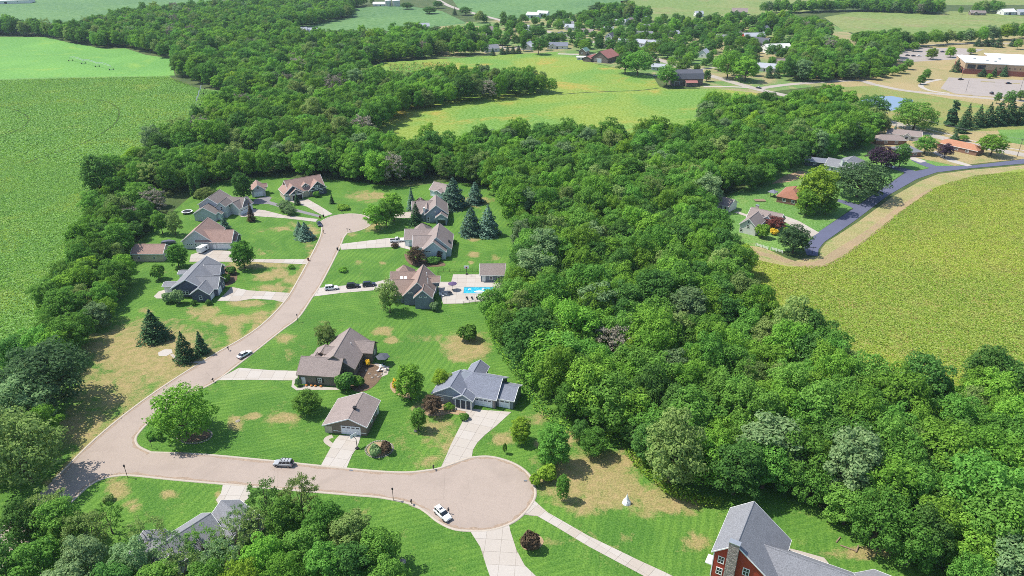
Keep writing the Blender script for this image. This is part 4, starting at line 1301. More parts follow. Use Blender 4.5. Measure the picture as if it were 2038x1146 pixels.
# flat charcoal panel gives the open porch's shade as colour, behind white columns
b = D['p']
mb = MB(); b.panel(mb, 'A', -2.3, 2.3, 0.12, 2.55, 0.0, 0.03); mb.build("porch_shade_panel", M['w_char'], h)
for tt in (-2.2, -0.75, 0.75, 2.2):
    mb = MB(); b.panel(mb, 'A', tt - 0.13, tt + 0.13, 0.1, 2.7, 0.06, 0.32); mb.build("column", M['trim'], h)
mb = MB(); b.panel(mb, 'A', -2.5, 2.5, 0.0, 0.14, 0.0, 1.2); mb.build("porch_floor", M['concrete'], h)
mb = MB(); D['m'].panel(mb, '2', 5.75, 6.2, 0.05, 2.4, 0, .12); D['m'].panel(mb, '2', -0.1, 0.3, 0.05, 2.4, 0, .12); mb.build("stone_pier", M['chimney'], h)
# red house, bottom right
h, D = house("house", "red clapboard house with steep grey roof and stone chimney at the lower edge", "house", [
    B_('m', 45.8, 103.7, 59.6, 13.4, (4.3, 8.4), (6.7, 4.2), 10.6),
    B_('w', 55.2, 97.9, -28, 19.0, 10.0, 3.4, 7.4),
    B_('e', 66.6, 93.6, 12, 10.0, 9.0, 3.0, 6.0)], 'w_red', 'r_grey',
    wins=[('m', 'A', -2.35, 5.1, 0.95, 1.5, 'trim', 2), ('m', 'A', -2.35, 2.1, 0.95, 1.5, 'trim', 2), ('m', 'A', 2.5, 4.6, 1.0, 1.6, 'trim', 2), ('m', 'A', 2.5, 1.6, 1.0, 1.5, 'trim', 2), ('m', '1', 2.0, 4.8, 0.9, 1.4, 'trim', 2), ('m', '1', -3.0, 4.8, 0.9, 1.4, 'trim', 2)], group=HG)
b = D['m']
q = np.array([b.cx, b.cy]) - b.u * (b.L / 2 + 0.10) + b.n * 0.35
chimney(h, q[0], q[1], 0.0, 11.2, 1.0, 1.9, 59.6, 'chimney')
mb = MB()
b.panel(mb, 'A', -3.95, -3.75, 0, 6.3, 0, .06); mb.build("corner_board", M['trim'], h)
mb = MB(); b.panel(mb, '1', 3.6, 6.0, 2.4, 2.6, 0, 1.4); mb.build("porch_roof", M['r_white'], h)
# house hidden by the near trees
h, D = house("house", "grey-roofed house half hidden under the foreground trees at lower edge", "house", [
    B_('m', -66.6, 105.8, 52, 13.0, 9.0, 3.2, 6.0), B_('w', -70.6, 103.2, -38, 10.0, 8.0, 3.0, 5.8), B_('g', -58.4, 112.0, -38, 9.0, 8.0, 3.0, 5.8)], 'w_paleblue', 'r_grey',
    wins=[('w', '2', 0, 1.6, 1.0, 1.2), ('g', '2', 0, 1.6, 1.0, 1.2)], group=HG)

# --- houses along the blue road
h, D = house("house", "white cape house with dormers and taupe roof near the blue road's end", "house", [
    B_('f', 100.9, 279.2, 53, 10.8, 7.6, 3.7, 7.0), B_('m', 108.6, 285.4, -38, 14.0, 9.0, 3.1, 6.6), B_('d', 108.6, 282.4, 52, 4.0, 3.4, 4.6, 6.0, z0=3.2), B_('p', 104.8, 281.6, 52, 5.6, 5.0, 3.0, 5.4)], 'w_white', 'r_taupe',
    wins=[('f', 'A', 0, 3.4, 0.9, 1.2), ('f', 'A', 0, 5.4, 0.7, 0.7), ('f', 'A', -2.6, 1.3, 0.9, 1.2), ('d', 'A', 0, 4.0, 1.0, 0.9), ('p', 'A', 0, 1.6, 1.0, 1.3), ('m', '2', 4.0, 1.6, 1.2, 1.2)])
chimney(h, 105.4, 289.0, 3, 7.6, 1.3, 0.9, -38, 'w_beige')
h, D = house("shed", "white shed with taupe roof at the wood's edge behind the cape house", "shed", [
    B_('m', 96.0, 306.0, -43, 10.2, 8.2, 2.9, 5.3)], 'w_white', 'r_taupe', wins=[('m', '2', -2.0, 1.5, 1.0, 1.0), ('m', '2', 1.0, 1.5, 1.0, 1.0)], doors=[('m', '2', 3.0, 1.0, 2.0, 'dark')])
h, D = house("house", "brick house with red-brown hipped roof behind the yellow-green tree", "house", [
    B_('m', 131.6, 317.0, 55, 16.0, 11.5, 2.9, 5.9, hip='AB')], 'w_brick', 'r_red', wins=[('m', 'A', -2.0, 1.6, 1.4, 1.0), ('m', 'A', 2.0, 1.6, 1.4, 1.0), ('m', '2', 0, 1.6, 2.0, 1.2)])
h, D = house("house", "grey-roofed house behind the broad dark maple on the blue road", "house", [
    B_('m', 178.0, 364.0, 50, 18.0, 12.0, 3.0, 6.4, hip='B'), B_('w', 171.6, 360.6, -40, 14.0, 9.0, 3.0, 6.0)], 'w_ltgrey', 'r_grey', wins=[('w', '2', -3.0, 1.6, 1.2, 1.2), ('w', '2', 2, 1.6, 1.2, 1.2)])
chimney(h, 170.5, 358.0, 3, 7.0, 1.2, 1.0, 50, 'trim')
h, D = house("shed", "long low slate-roofed shed under the trees behind the grey-roofed house", "shed", [
    B_('m', 162.4, 371.0, -24, 11.0, 6.0, 2.6, 4.2)], 'w_char', 'r_slate', wins=[('m', '2', 0, 1.4, 1.0, 0.8)])
h, D = house("house", "brick ranch house with grey hipped roof beside the purple maple", "house", [
    B_('m', 220.0, 391.0, 8, 14.0, 11.0, 2.8, 5.2, hip='AB')], 'w_brick', 'r_grey', wins=[('m', '2', -2.0, 1.5, 1.6, 1.0), ('m', '2', 3.0, 1.5, 1.6, 1.0)])
h, D = house("house", "brick ranch house with taupe hipped roof behind the purple maple", "house", [
    B_('m', 222.0, 414.5, -4, 18.0, 9.0, 2.8, 5.0, hip='AB')], 'w_brick', 'r_taupe', wins=[('m', '2', -3.0, 1.5, 1.6, 1.0), ('m', '2', 3.0, 1.5, 1.6, 1.0)])
h, D = house("house", "long ranch house with taupe roof and white porch by the village road", "house", [
    B_('m', 236.4, 425.4, -28, 19.0, 9.0, 2.8, 5.0), B_('p', 236.2, 421.6, 62, 4, 4, 2.8, 4.2)], 'w_white', 'r_taupe', wins=[('m', '2', -5.0, 1.5, 1.8, 1.0), ('m', '2', 5.0, 1.5, 1.8, 1.0), ('p', 'A', 0, 1.5, 1.4, 1.4)])
h, D = house("house", "long brick ranch house with orange-brown roof beside the village road", "house", [
    B_('m', 255.8, 399.6, -54, 23.0, 10.0, 2.8, 5.0, hip='AB')], 'w_brick', 'r_orange', wins=[('m', '2', -6.0, 1.5, 2.0, 1.0), ('m', '2', 0, 1.5, 2.0, 1.0), ('m', '2', 6.0, 1.5, 1.6, 1.0)])

# --- village, barns and farms beyond
h, D = house("barn", "big weathered gambrel barn with grey roof at the field's corner", "barn", [
    B_('m', 139.8, 588.6, 3, 26.0, 13.0, 5.2, 11.6, ov=0.5, gambrel=True), B_('p', 142.8, 580.6, 3, 9.6, 5.2, (4.2, 3.0), 4.3, roof='r_rust'), B_('k', 144.0, 598.0, 93, 9, 7, 4, 7)], 'w_barn', 'r_dark', 'w_barn',
    wins=[('m', 'A', 0, 6.5, 1.2, 1.6, 'w_barn')], gdoors=[('m', '2', -8.4, 3.6, 3.2, False, 'w_barn')])
h, D = house("barn", "old barn with rusted red metal roof beside the pale farmyard", "barn", [
    B_('m', 88.0, 699.0, -124, 24.0, 18.0, (4.5, 3.6), 10.0, roof='r_rust'), B_('l', 75.0, 701.0, -124, 18.0, 9.0, 3.2, 5.2, roof='r_rust')], 'w_barn', 'r_rust', 'w_barn',
    wins=[('m', 'B', -4, 2.5, 1.5, 2.0, 'trim')], gdoors=[('m', 'B', 0, 4.0, 3.6, False, 'w_paleblue')])
FARG = None
VIL = [  # pixel base, length, width, heading, eave, ridge, wall, roof, name, category, label
    (757, 12, 24, 12, 3, 3, 6, 'w_white', 'r_white', "long white farm shed beside the grain bins far away", "shed"),
    (843, 57, 14, 9, 10, 3, 6.5, 'w_ltgrey', 'r_pale', "pale-roofed house tucked in the treetops below the far field", "house"),
    (761, 88, 16, 10, -20, 3, 7, 'w_ltgrey', 'r_pale', "pale grey house almost hidden in the far grove", "house"),
    (866, 90, 10, 9, 80, 4, 9, 'w_ltgrey', 'r_grey', "narrow grey gabled house in the far trees, left of its twin", "house"),
    (888, 91, 12, 10, 80, 3.4, 8, 'w_ltgrey', 'r_grey', "grey gabled house with dark porch in a gap of the far trees", "house"),
    (954, 86, 16, 11, 5, 5.4, 9.5, 'w_beige', 'r_taupe', "two-storey beige house with taupe roof left in the village", "house"),
    (910, 101, 28, 11, 0, 3, 5.5, 'w_beige', 'r_orange', "low house with orange-tan roof behind the evergreen hedge", "house"),
    (974, 103, 18, 12, 30, 3.2, 6.4, 'w_white', 'r_grey', "grey-roofed shed with white end beside the evergreen row", "shed"),
    (971, 68, 12, 10, 15, 5, 8.4, 'w_white', 'r_taupe', "white two-storey house above the beige one in the village trees", "house"),
    (1062, 36, 18, 14, -20, 4.6, 7.5, 'w_white', 'r_white', "white farm building with open dark bay, left of two", "barn"),
    (1081, 33, 16, 12, -20, 4.6, 7.5, 'w_white', 'r_white', "white farm building by the tan paddock, right of two", "barn"),
    (1043, 61, 14, 10, -20, 3.2, 6.6, 'w_paleblue', 'r_pale', "pale blue-grey house between two dark village trees", "house"),
    (1049, 70, 9, 8, 70, 3.2, 6.4, 'w_white', 'r_white', "little white house under the round village trees", "house"),
    (1130, 53, 16, 10, -15, 3.2, 6.4, 'w_ltgrey', 'r_grey', "grey-roofed house at the top of the village street", "house"),
    (1137, 60, 15, 10, -20, 3.4, 6.8, 'w_white', 'r_pale', "white gabled house with pale roof above the village street", "house"),
    (1168, 69, 16, 10, -20, 3.2, 6.2, 'w_beige', 'r_taupe', "tan house with low gable beside the village street", "house"),
    (1114, 81, 12, 10, 60, 5.2, 9, 'w_ltgrey', 'r_slate', "two-storey grey house beside the tall village tree", "house"),
    (1051, 99, 15, 11, 70, 3.4, 7.6, 'w_white', 'r_pale', "white gabled house on the edge of the bean field", "house"),
    (1110, 97, 22, 10, -8, 3.2, 6.2, 'w_white', 'r_slate', "low house with blue-grey roof and long white wall by the bean field", "house"),
    (1215, 82, 12, 9, 60, 5, 8.6, 'w_white', 'r_dark', "white two-storey house with dark roof in the village", "house"),
    (1234, 50, 15, 10, -15, 3.6, 7, 'w_white', 'r_pale', "white house before the dark grove behind the village", "house"),
    (1254, 50, 12, 10, 60, 5, 9, 'w_ltgrey', 'r_taupe', "tall pale house with taupe roof behind the village", "house"),
    (1284, 50, 10, 9, 70, 6.4, 10.5, 'w_white', 'r_pale', "tall narrow white house behind the village", "house"),
    (1183, 50, 14, 9, -15, 3.2, 6.2, 'w_ltgrey', 'r_taupe', "low taupe-roofed house under the grove behind the village", "house"),
    (1212, 64, 12, 9, -15, 3.2, 6.4, 'w_ltgrey', 'r_pale', "pale house between the village street trees", "house"),
    (1243, 90, 13, 9, -20, 3.2, 6.4, 'w_white', 'r_pale', "white house half behind the dark round tree in the village", "house"),
    (1285, 61, 18, 10, -10, 3.4, 7, 'w_ltgrey', 'r_grey', "grey-roofed house in front of the tall narrow white one", "house"),
    (1305, 61, 10, 9, 70, 3.2, 6.8, 'w_white', 'r_pale', "small white gabled house with concrete yard", "house"),
    (1282, 74, 20, 10, -6, 3.2, 6.4, 'w_ltgrey', 'r_grey', "long grey-roofed house on parched village grass", "house"),
    (1276, 94, 14, 10, -40, 4.5, 7.8, 'w_paleblue', 'r_pale', "pale blue house with white wing near the village road", "house"),
    (1306, 96, 18, 11, -5, 4.8, 8, 'w_white', 'r_pale', "big white house with low wing beside parched lawn", "house"),
    (1330, 63, 12, 9, 20, 4, 7.4, 'w_white', 'r_pale', "white house left of the dark grove in the village", "house"),
    (1342, 74, 13, 9, 30, 3.6, 7, 'w_ltgrey', 'r_pale', "pale roof showing beside the conifer in the village", "house"),
    (1386, 61, 22, 10, 0, 3.4, 6.6, 'w_paleblue', 'r_pale', "long pale blue roof in the middle of the village grove", "house"),
    (1439, 81, 14, 10, -20, 3.2, 6.2, 'w_ltgrey', 'r_grey', "grey-roofed house at the right end of the village grove", "house"),
    (1439, 60, 14, 10, -10, 3.2, 6.4, 'w_ltgrey', 'r_slate', "slate-roofed house high on the right of the village", "house"),
    (1391, 33, 12, 9, 10, 4, 7.4, 'w_white', 'r_pale', "white house glimpsed in the trees under the top pasture", "house"),
    (1473, 29, 22, 13, -12, 4, 8.6, 'w_beige', 'r_taupe', "beige house with grey roof alone below the top pasture", "house"),
    (1471, 76, 12, 10, 65, 3.6, 8, 'w_white', 'r_taupe', "white cape house left of the red-ended barn", "house"),
    (1501, 80, 24, 12, 5, 4.2, 7.6, 'w_red', 'r_pale', "red-ended barn with pale metal roof in the village", "barn"),
    (1517, 92, 16, 12, -40, 3.6, 8.4, 'w_char', 'r_dark', "dark house with charcoal roof below the red-ended barn", "house"),
    (1548, 106, 26, 16, 10, 4.6, 8.6, 'w_white', 'r_white', "large white-roofed hall at the right end of the village", "hall"),
    (1402, 114, 13, 10, 60, 3.4, 7.4, 'w_white', 'r_pale', "white cottage with double windows on a green village lawn", "cottage"),
    (1359, 92, 7, 6, 20, 2.6, 4.6, 'w_char', 'r_grey', "tiny dark shed on parched grass in the village", "shed"),
    (1311, 140, 12, 8, -20, 3, 5.4, 'w_ltgrey', 'r_pale', "pale-roofed shed left of the gambrel barn", "shed"),
    (1525, 142, 18, 11, -25, 3.4, 6.6, 'w_white', 'r_pale', "white house with grey roof behind dark conifers by the road", "house"),
    (1555, 131, 14, 9, 10, 3.2, 6, 'w_ltgrey', 'r_taupe', "taupe-roofed house at the wood's edge near the white one", "house"),
    (1524, 66, 10, 8, 60, 5, 8.4, 'w_paleblue', 'r_slate', "light blue house beside the red-ended barn", "house"),
    (1163, 110, 10, 8, 60, 4, 7, 'w_taupe', 'r_green', "shed with green metal roof behind the rusted barn", "shed"),
    (1160, 119, 12, 5, -5, 2.4, 3.4, 'w_white', 'r_white', "low white shed in the pale farmyard before the rusted barn", "shed"),
    (1947, 30, 20, 11, -10, 3, 6, 'w_taupe', 'r_brown', "brown house among trees along the top right pasture", "house"),
    (2006, 29, 22, 13, 15, 3.6, 7.6, 'w_white', 'r_white', "white farm building at the top right corner", "barn"),
    (2036, 29, 18, 12, 15, 3.6, 7, 'w_ltgrey', 'r_pale', "grey farm building cut by the right edge, top corner", "barn"),
    (495, 66, 18, 11, -10, 3.4, 7.4, 'w_ltgrey', 'r_pale', "grey roof showing in the far wood at top left", "house"),
    (552, 68, 16, 10, 0, 3.4, 7.2, 'w_ltgrey', 'r_grey', "grey-roofed house in the far wood left of the bright gable", "house"),
    (598, 69, 14, 11, 20, 3.6, 8, 'w_beige', 'r_pale', "bright gabled house where the far wood meets the field", "house"),
    (622, 68, 16, 10, 0, 3.4, 7, 'w_white', 'r_pale', "white house by the row of small conifers in the far field", "house"),
    (10, 7, 70, 30, 15, 5, 8, 'w_white', 'r_white', "long white farm building at the top left corner", "barn"),
]
for (px, py, L_, W_, th, ze, zr, wl, rf, lab, cat) in VIL:
    x, y = G(px, py)
    y += W_ * 0.35
    b = B_('m', x, y, th, L_, W_, ze, zr)
    near2 = [('m', '2', -L_ * 0.28, ze * 0.55, 1.6, 1.3), ('m', '2', L_ * 0.25, ze * 0.55, 1.6, 1.3), ('m', 'A', 0, ze * 0.6, 1.4, 1.4)]
    if zr > 8: near2 += [('m', 'A', 0, ze + 1.2, 1.2, 1.2)]
    bl = [b]
    if cat == 'house' and L_ > 13:
        f_ = 1 if (px // 7) % 2 else -1
        bl.append(B_('w', x + b.u[0] * L_ * 0.22 * f_ - b.n[0] * W_ * 0.32, y + b.u[1] * L_ * 0.22 * f_ - b.n[1] * W_ * 0.32, th + 90, W_ * 0.75, L_ * 0.36, ze * 0.96, zr * 0.86))
        near2.append(('w', 'A', 0, ze * 0.55, 1.4, 1.3))
    house({'house': 'house', 'shed': 'shed', 'barn': 'barn', 'hall': 'hall', 'cottage': 'cottage'}[cat], lab, cat, bl, wl, rf, wins=near2,
          doors=[('m', '2', 0, 1.2, 2.2, 'dark')] if cat != 'barn' else (), gdoors=[('m', '2', 0, 4, 3.2, False, 'dark')] if cat == 'barn' else ())

# grain bins
for px, lab in ((773, "smaller white grain bin beside the far farm shed"), (789, "larger white grain bin beside the far farm shed")):
    x, y = G(px, 12)
    r_ = 5.0 if px == 773 else 6.2
    o = empty("grain_bin", (x, y, 0)); tag(o, lab, "grain bin", "grain bins at the far farm")
    mb = MB(); mb.lathe([(r_, 0), (r_, 8.5)], 20); mb.build("drum", M['steel'], o)
    mb = MB(); mb.lathe([(r_ + 0.2, 8.4), (0.8, 11.2), (0.8, 11.8), (0.01, 12.2)], 20); mb.build("conical_roof", M['r_white'], o)

# school: flat white roofs over brick
so = G(1912, 152)
sch = empty("school", (389.9, 634.0, 0)); tag(sch, "large school of tan block and dark red brick with flat white roofs", "school")
th = math.radians(-20)
def SQ(a, b): return (a * math.cos(th) - b * math.sin(th), a * math.sin(th) + b * math.cos(th))
def hall(a0, a1, b0, b1, h_, low=3.6):
    P = [SQ(a0, b0), SQ(a1, b0), SQ(a1, b1), SQ(a0, b1)]
    Pi = [SQ(a0 + .04, b0 + .04), SQ(a1 - .04, b0 + .04), SQ(a1 - .04, b1 - .04), SQ(a0 + .04, b1 - .04)]
    mb = MB(); mb.prism(P, 0, low); mb.build("wall_base", M['w_schoolbrick'], sch)
    mb = MB(); mb.prism(Pi, low, h_); mb.build("wall", M['w_schooltan'], sch)
    Po = [SQ(a0 - .3, b0 - .3), SQ(a1 + .3, b0 - .3), SQ(a1 + .3, b1 + .3), SQ(a0 - .3, b1 + .3)]
    mb = MB(); mb.prism(Po, h_, h_ + 0.6); return mb.build("roof", M['r_white'], sch)
r1 = hall(0, 46, 0, 42, 9.0, 4.2)
r2 = hall(28, 130, 42.3, 74, 7.5)
r3 = hall(46.3, 110, -4, 42, 7.0)
def swin(a0, a1, z0, z1, b=0.0, name="window", mat='glass'):
    mb = MB(); P = [SQ(a0, b - .12), SQ(a1, b - .12), SQ(a1, b + .06), SQ(a0, b + .06)]
    mb.prism(P, z0, z1); return mb.build(name, M[mat], sch)
swin(2.0, 8.0, 4.6, 8.0); swin(9.5, 15.5, 4.6, 8.0)
for a in (26, 29, 33, 37, 41): swin(a, a + 0.9, 5.8, 6.6)
for a in (49, 54, 59, 64, 69, 74, 79, 84): swin(a, a + 3.6, 1.2, 5.6, -4.0)
swin(48, 58, 0.4, 2.8, -4.0, "entrance", 'trim')
for a, b in ((10, 20), (18, 12), (30, 26), (24, 10)):
    mb = MB(); c = SQ(a, b); mb.box(c[0] - 1, c[0] + 1, c[1] - .7, c[1] + .7, 9.6, 10.7); mb.build("roof_unit", M['steel'], r1)
for a, b in ((60, 60), (78, 58)):
    mb = MB(); c = SQ(a, b); mb.box(c[0] - 3, c[0] + 3, c[1] - 1.5, c[1] + 1.5, 8.1, 10.2); mb.build("roof_unit", M['steel'], r2)
for i in range(4):
    AVOID.append((*(np.array([389.9, 634.0]) + np.array(SQ(12 + 26 * i, 22))), 26))
# curved drum over the entrance hall
c = SQ(62, 8)
mb = MB(); mb.lathe([(17, 0), (17, 9.8), (17.3, 9.8), (17.3, 10.4), (0.05, 11.4)], 40, c); mb.build("drum", M['w_schooltan'], sch)
mb = MB(); mb.lathe([(17.6, 10.2), (17.6, 10.7), (0.05, 11.7)], 40, c); mb.build("drum_roof", M['r_white'], sch)

# ------------------------------------------------------------------ trees and plants
def cards(C, N, size, r, aspect=0.62, roll=True):
    """leaf cards centred at C facing N"""
    n = len(C)
    N = N / (np.linalg.norm(N, axis=1)[:, None] + 1e-9)
    ref = r.normal(size=(n, 3))
    A = np.cross(N, ref); A /= np.linalg.norm(A, axis=1)[:, None] + 1e-9
    Bv = np.cross(N, A)
    s = (size * r.uniform(0.65, 1.35, n))[:, None]
    A, Bv = A * s * 0.5, Bv * s * 0.5 * aspect
    # kite-shaped card, slightly folded
    fold = N * s * 0.12
    V = np.stack([C - A, C + Bv - A * 0.15 + fold, C + A, C - Bv - A * 0.15 + fold], 1).reshape(-1, 3)
    F_ = np.arange(4 * n).reshape(n, 4)
    return V, F_


def lobed(lobes, n, size, r, up=0.45, shell=0.25, jit=0.33):
    Cn, Rd = lobes[:, :3], lobes[:, 3:]
    w = (Rd[:, 0] * Rd[:, 1]); w = w / w.sum()
    idx = r.choice(len(lobes), size=int(n * 1.9), p=w)
    d = r.normal(size=(len(idx), 3)); d /= np.linalg.norm(d, axis=1)[:, None]
    d[:, 2] = np.where(d[:, 2] < -0.35, -d[:, 2] * 0.6, d[:, 2])
    P = Cn[idx] + Rd[idx] * d * (1 - shell * r.random(len(idx)) ** 2)[:, None]
    # drop the cards buried deep in other lobes
    dep = np.ones(len(P)) * 9
    for i in range(len(lobes)):
        q = np.linalg.norm((P - Cn[i]) / Rd[i], axis=1)
        q = np.where(idx == i, 9, q)
        dep = np.minimum(dep, q)
    keep = np.nonzero(dep > 0.72)[0][:n]
    P, d = P[keep], d[keep]
    N = d + r.normal(size=d.shape) * jit + np.array([0, 0, up])
    return cards(P, N, size, r)


def trunk_mesh(name, H, r0, z1, limbs, r):
    mb = MB()
    pts = [(0, 0, 0), (r.normal() * .12, r.normal() * .12, z1 * .5), (r.normal() * .2, r.normal() * .2, z1)]
    mb.cyl(pts[0], pts[1], r0 * 1.15, r0 * .85, 7, caps=False)
    mb.cyl(pts[1], pts[2], r0 * .85, r0 * .6, 7, caps=False)
    for q in limbs:
        mb.cyl(pts[2], q, r0 * .45, r0 * .12, 5, caps=False)
    return mb.mesh(name, M['bark'])


PROTO = {}


def decid(shape, seed, n=6600, size=0.50):
    r = np.random.default_rng(seed)
    H, R = 14.0, 4.8
    L = []
    if shape == 'round':
        zc, rz, k_, lr, z0 = 7.2, 6.0, 78, (0.85, 1.5), 2.0
    elif shape == 'oval':
        zc, rz, k_, lr, z0 = 7.0, 6.6, 70, (0.8, 1.35), 1.6; R = 3.9
    elif shape == 'broad':
        zc, rz, k_, lr, z0 = 6.8, 5.9, 95, (0.9, 1.55), 1.8; R = 5.8
    elif shape == 'rugged':
        zc, rz, k_, lr, z0 = 6.8, 6.2, 66, (0.8, 1.7), 1.5
    else:  # open
        zc, rz, k_, lr, z0 = 7.2, 5.8, 62, (0.6, 1.15), 2.6; R = 5.2
    g = (1 + 5 ** .5) / 2
    for i in range(k_):
        z = 1 - 1.78 * (i + .5) / k_
        a = 2 * math.pi * i / g + r.normal() * .25
        q = math.sqrt(max(0, 1 - z * z))
        f = r.uniform(.58, 1.0) * (r.uniform(.75, 1.15) if shape == 'rugged' else 1)
        rad = r.uniform(*lr)
        L.append([R * f * q * math.cos(a), R * f * q * math.sin(a), zc + rz * f * z, rad, rad, rad * r.uniform(.75, 1.0)])
    if shape not in ('open', 'airy'):
        L.append([0, 0, zc, R * .5, R * .5, rz * .6])
    L = np.array(L)
    if shape in ('open', 'airy'):
        V, F_ = lobed(L, int(n * (.5 if shape == 'open' else .27)), size * .85, r, shell=.8, jit=.8)
    else:
        V, F_ = lobed(L, n, size, r)
    # some stray sprays breaking the outline
    m = n // 12
    j = r.integers(0, len(V) // 4, m)
    C = V.reshape(-1, 4, 3).mean(1)[j]
    C = C + (C - np.array([0, 0, zc])) * r.uniform(.03, .14, (m, 1))
    V2, F2 = cards(C, r.normal(size=(m, 3)) + [0, 0, .6], size * .8, r)
    V, F_ = np.concatenate([V, V2]), np.concatenate([F_, F2 + len(V)])
    zt = V[:, 2].max()
    limbs = [(L[i, 0] * .8, L[i, 1] * .8, L[i, 2]) for i in range(2, len(L) - 1, 7)]
    tr = trunk_mesh("trunk", H, 0.30, z0 + 1.2, limbs, r)
    return V, F_, tr, zt, np.percentile(np.hypot(V[:, 0], V[:, 1]), 97)


def spruce(seed, n=3000, R=3.4, H=12.0, power=0.85, size=0.55, z0=0.6):
    r = np.random.default_rng(seed)
    t_ = r.random(n) ** 0.75
    layers = 15
    z = z0 + (H - z0) * (1 - np.sqrt(1 - t_)) if False else z0 + (H - z0) * (1 - np.sqrt(r.random(n)))
    lay = np.floor((z - z0) / (H - z0) * layers)
    zl = z0 + (lay + .5) / layers * (H - z0)
    br = 11
    a = (np.floor(r.random(n) * br) / br + lay * .137) * 2 * math.pi + r.normal(size=n) * .16
    Rz = R * (1 - (zl - z0) / (H - z0)) ** power
    Rz *= 1 + .18 * np.sin(a * 3 + lay * 1.7) + .10 * np.sin(a * 5 + lay)
    f = np.sqrt(r.uniform(.10, 1.0, n))
    x, y = np.cos(a) * Rz * f, np.sin(a) * Rz * f
    zz = zl - f * Rz * .22 + r.normal(size=n) * .14
    C = np.stack([x, y, np.clip(zz, .1, H)], 1)
    N = np.stack([np.cos(a) * .45, np.sin(a) * .45, np.full(n, .8)], 1) + r.normal(size=(n, 3)) * .35
    V, F_ = cards(C, N, size, r, .5)
    V2, F2 = cards(np.stack([r.normal(size=40) * .08, r.normal(size=40) * .08, r.uniform(H * .92, H * 1.02, 40)], 1), r.normal(size=(40, 3)), .35, r)
    V, F_ = np.concatenate([V, V2]), np.concatenate([F_, F2 + len(V)])
    mb = MB(); mb.cyl((0, 0, 0), (0, 0, H * .93), .22, .03, 6, caps=False)
    return V, F_, mb.mesh("trunk", M['bark']), H, R * .93


def shrub(seed, n=900, size=0.34, flat=1.0):
    r = np.random.default_rng(seed)
    L = []
    for i in range(9):
        a = r.uniform(0, 6.28); q = r.uniform(.0, .75)
        L.append([q * math.cos(a), q * math.sin(a), r.uniform(.7, 1.25) * flat, r.uniform(.45, .7), r.uniform(.45, .7), r.uniform(.45, .65) * flat])
    L.append([0, 0, .8 * flat, .9, .9, .75 * flat])
    V, F_ = lobed(np.array(L), n, size, r)
    V[:, 2] = np.maximum(V[:, 2], .03)
    mb = MB()
    for i in range(4):
        mb.cyl((0, 0, 0), (L[i][0], L[i][1], L[i][2]), .05, .02, 5, caps=False)
    return V, F_, mb.mesh("trunk", M['bark']), V[:, 2].max(), np.percentile(np.hypot(V[:, 0], V[:, 1]), 97)


def column(seed, n=1500):
    r = np.random.default_rng(seed)
    L = [[r.normal() * .15, r.normal() * .15, .8 + i * .75, .75 * (1 - i / 14), .75 * (1 - i / 14), .8] for i in range(10)]
    V, F_ = lobed(np.array(L), n, .36, r)
    mb = MB(); mb.cyl((0, 0, 0), (0, 0, 6.5), .12, .03, 5, caps=False)
    return V, F_, mb.mesh("trunk", M['bark']), V[:, 2].max(), .85


GEN = {'round': lambda s: decid('round', s), 'oval': lambda s: decid('oval', s), 'broad': lambda s: decid('broad', s), 'rugged': lambda s: decid('rugged', s),
       'open': lambda s: decid('open', s), 'airy': lambda s: decid('airy', s), 'spruce': lambda s: spruce(s), 'pine': lambda s: spruce(s, 3200, 4.4, 11.0, .7, .7, .5), 'slim': lambda s: spruce(s, 2200, 1.9, 11, .9, .45),
       'shrub': lambda s: shrub(s), 'low': lambda s: shrub(s, 700, .3, .6), 'column': lambda s: column(s)}
BASE = {}


def proto(shape, colour, var=0):
    key = (shape, colour, var)
    if key not in PROTO:
        if (shape, var) not in BASE:
            BASE[(shape, var)] = GEN[shape](101 + 17 * var + sum(map(ord, shape)))
        V, F_, tr, zt, rr = BASE[(shape, var)]
        PROTO[key] = (fast_mesh("crown", V, F_, LEAF[colour]), tr, zt, rr)
    return PROTO[key]


def plant(name, label, cat, x, y, h, w, shape, colour, group=None, var=0, rz=None, part="crown"):
    cm, tm, zt, rr = proto(shape, colour, var)
    root = empty(name, (x, y, 0), random.uniform(0, 6.28) if rz is None else rz)
    tag(root, label, cat, group)
    root.scale = (w / (2 * rr), w / (2 * rr), h / zt)
    mesh_obj("trunk" if part == "crown" else "stems", tm, root)
    mesh_obj(part, cm, root)
    return root


PLANTED = []


def yard(px, by, ty, wpx, shape, colour, label, var=0, name=None, cat=None, group=None):
    """a plant standing at pixel (px, by), top on row ty, wpx pixels wide"""
    x, y = G(px, by)
    h = height_px(px, by, ty)
    w = wpx / scale_px(px, by)
    sh = shape in ('shrub', 'low')
    # crown radius lifts the visible top towards the camera a little
    name = name or {'shrub': 'shrub', 'low': 'shrub', 'spruce': 'spruce_tree', 'pine': 'pine_tree', 'slim': 'spruce_tree', 'column': 'cypress_tree'}.get(shape, 'tree')
    PLANTED.append((x, y, w / 2))
    return plant(name, label, cat or ('shrub' if sh else 'tree'), x, y, h, w, shape, colour, group, var, part="foliage" if sh else "crown")


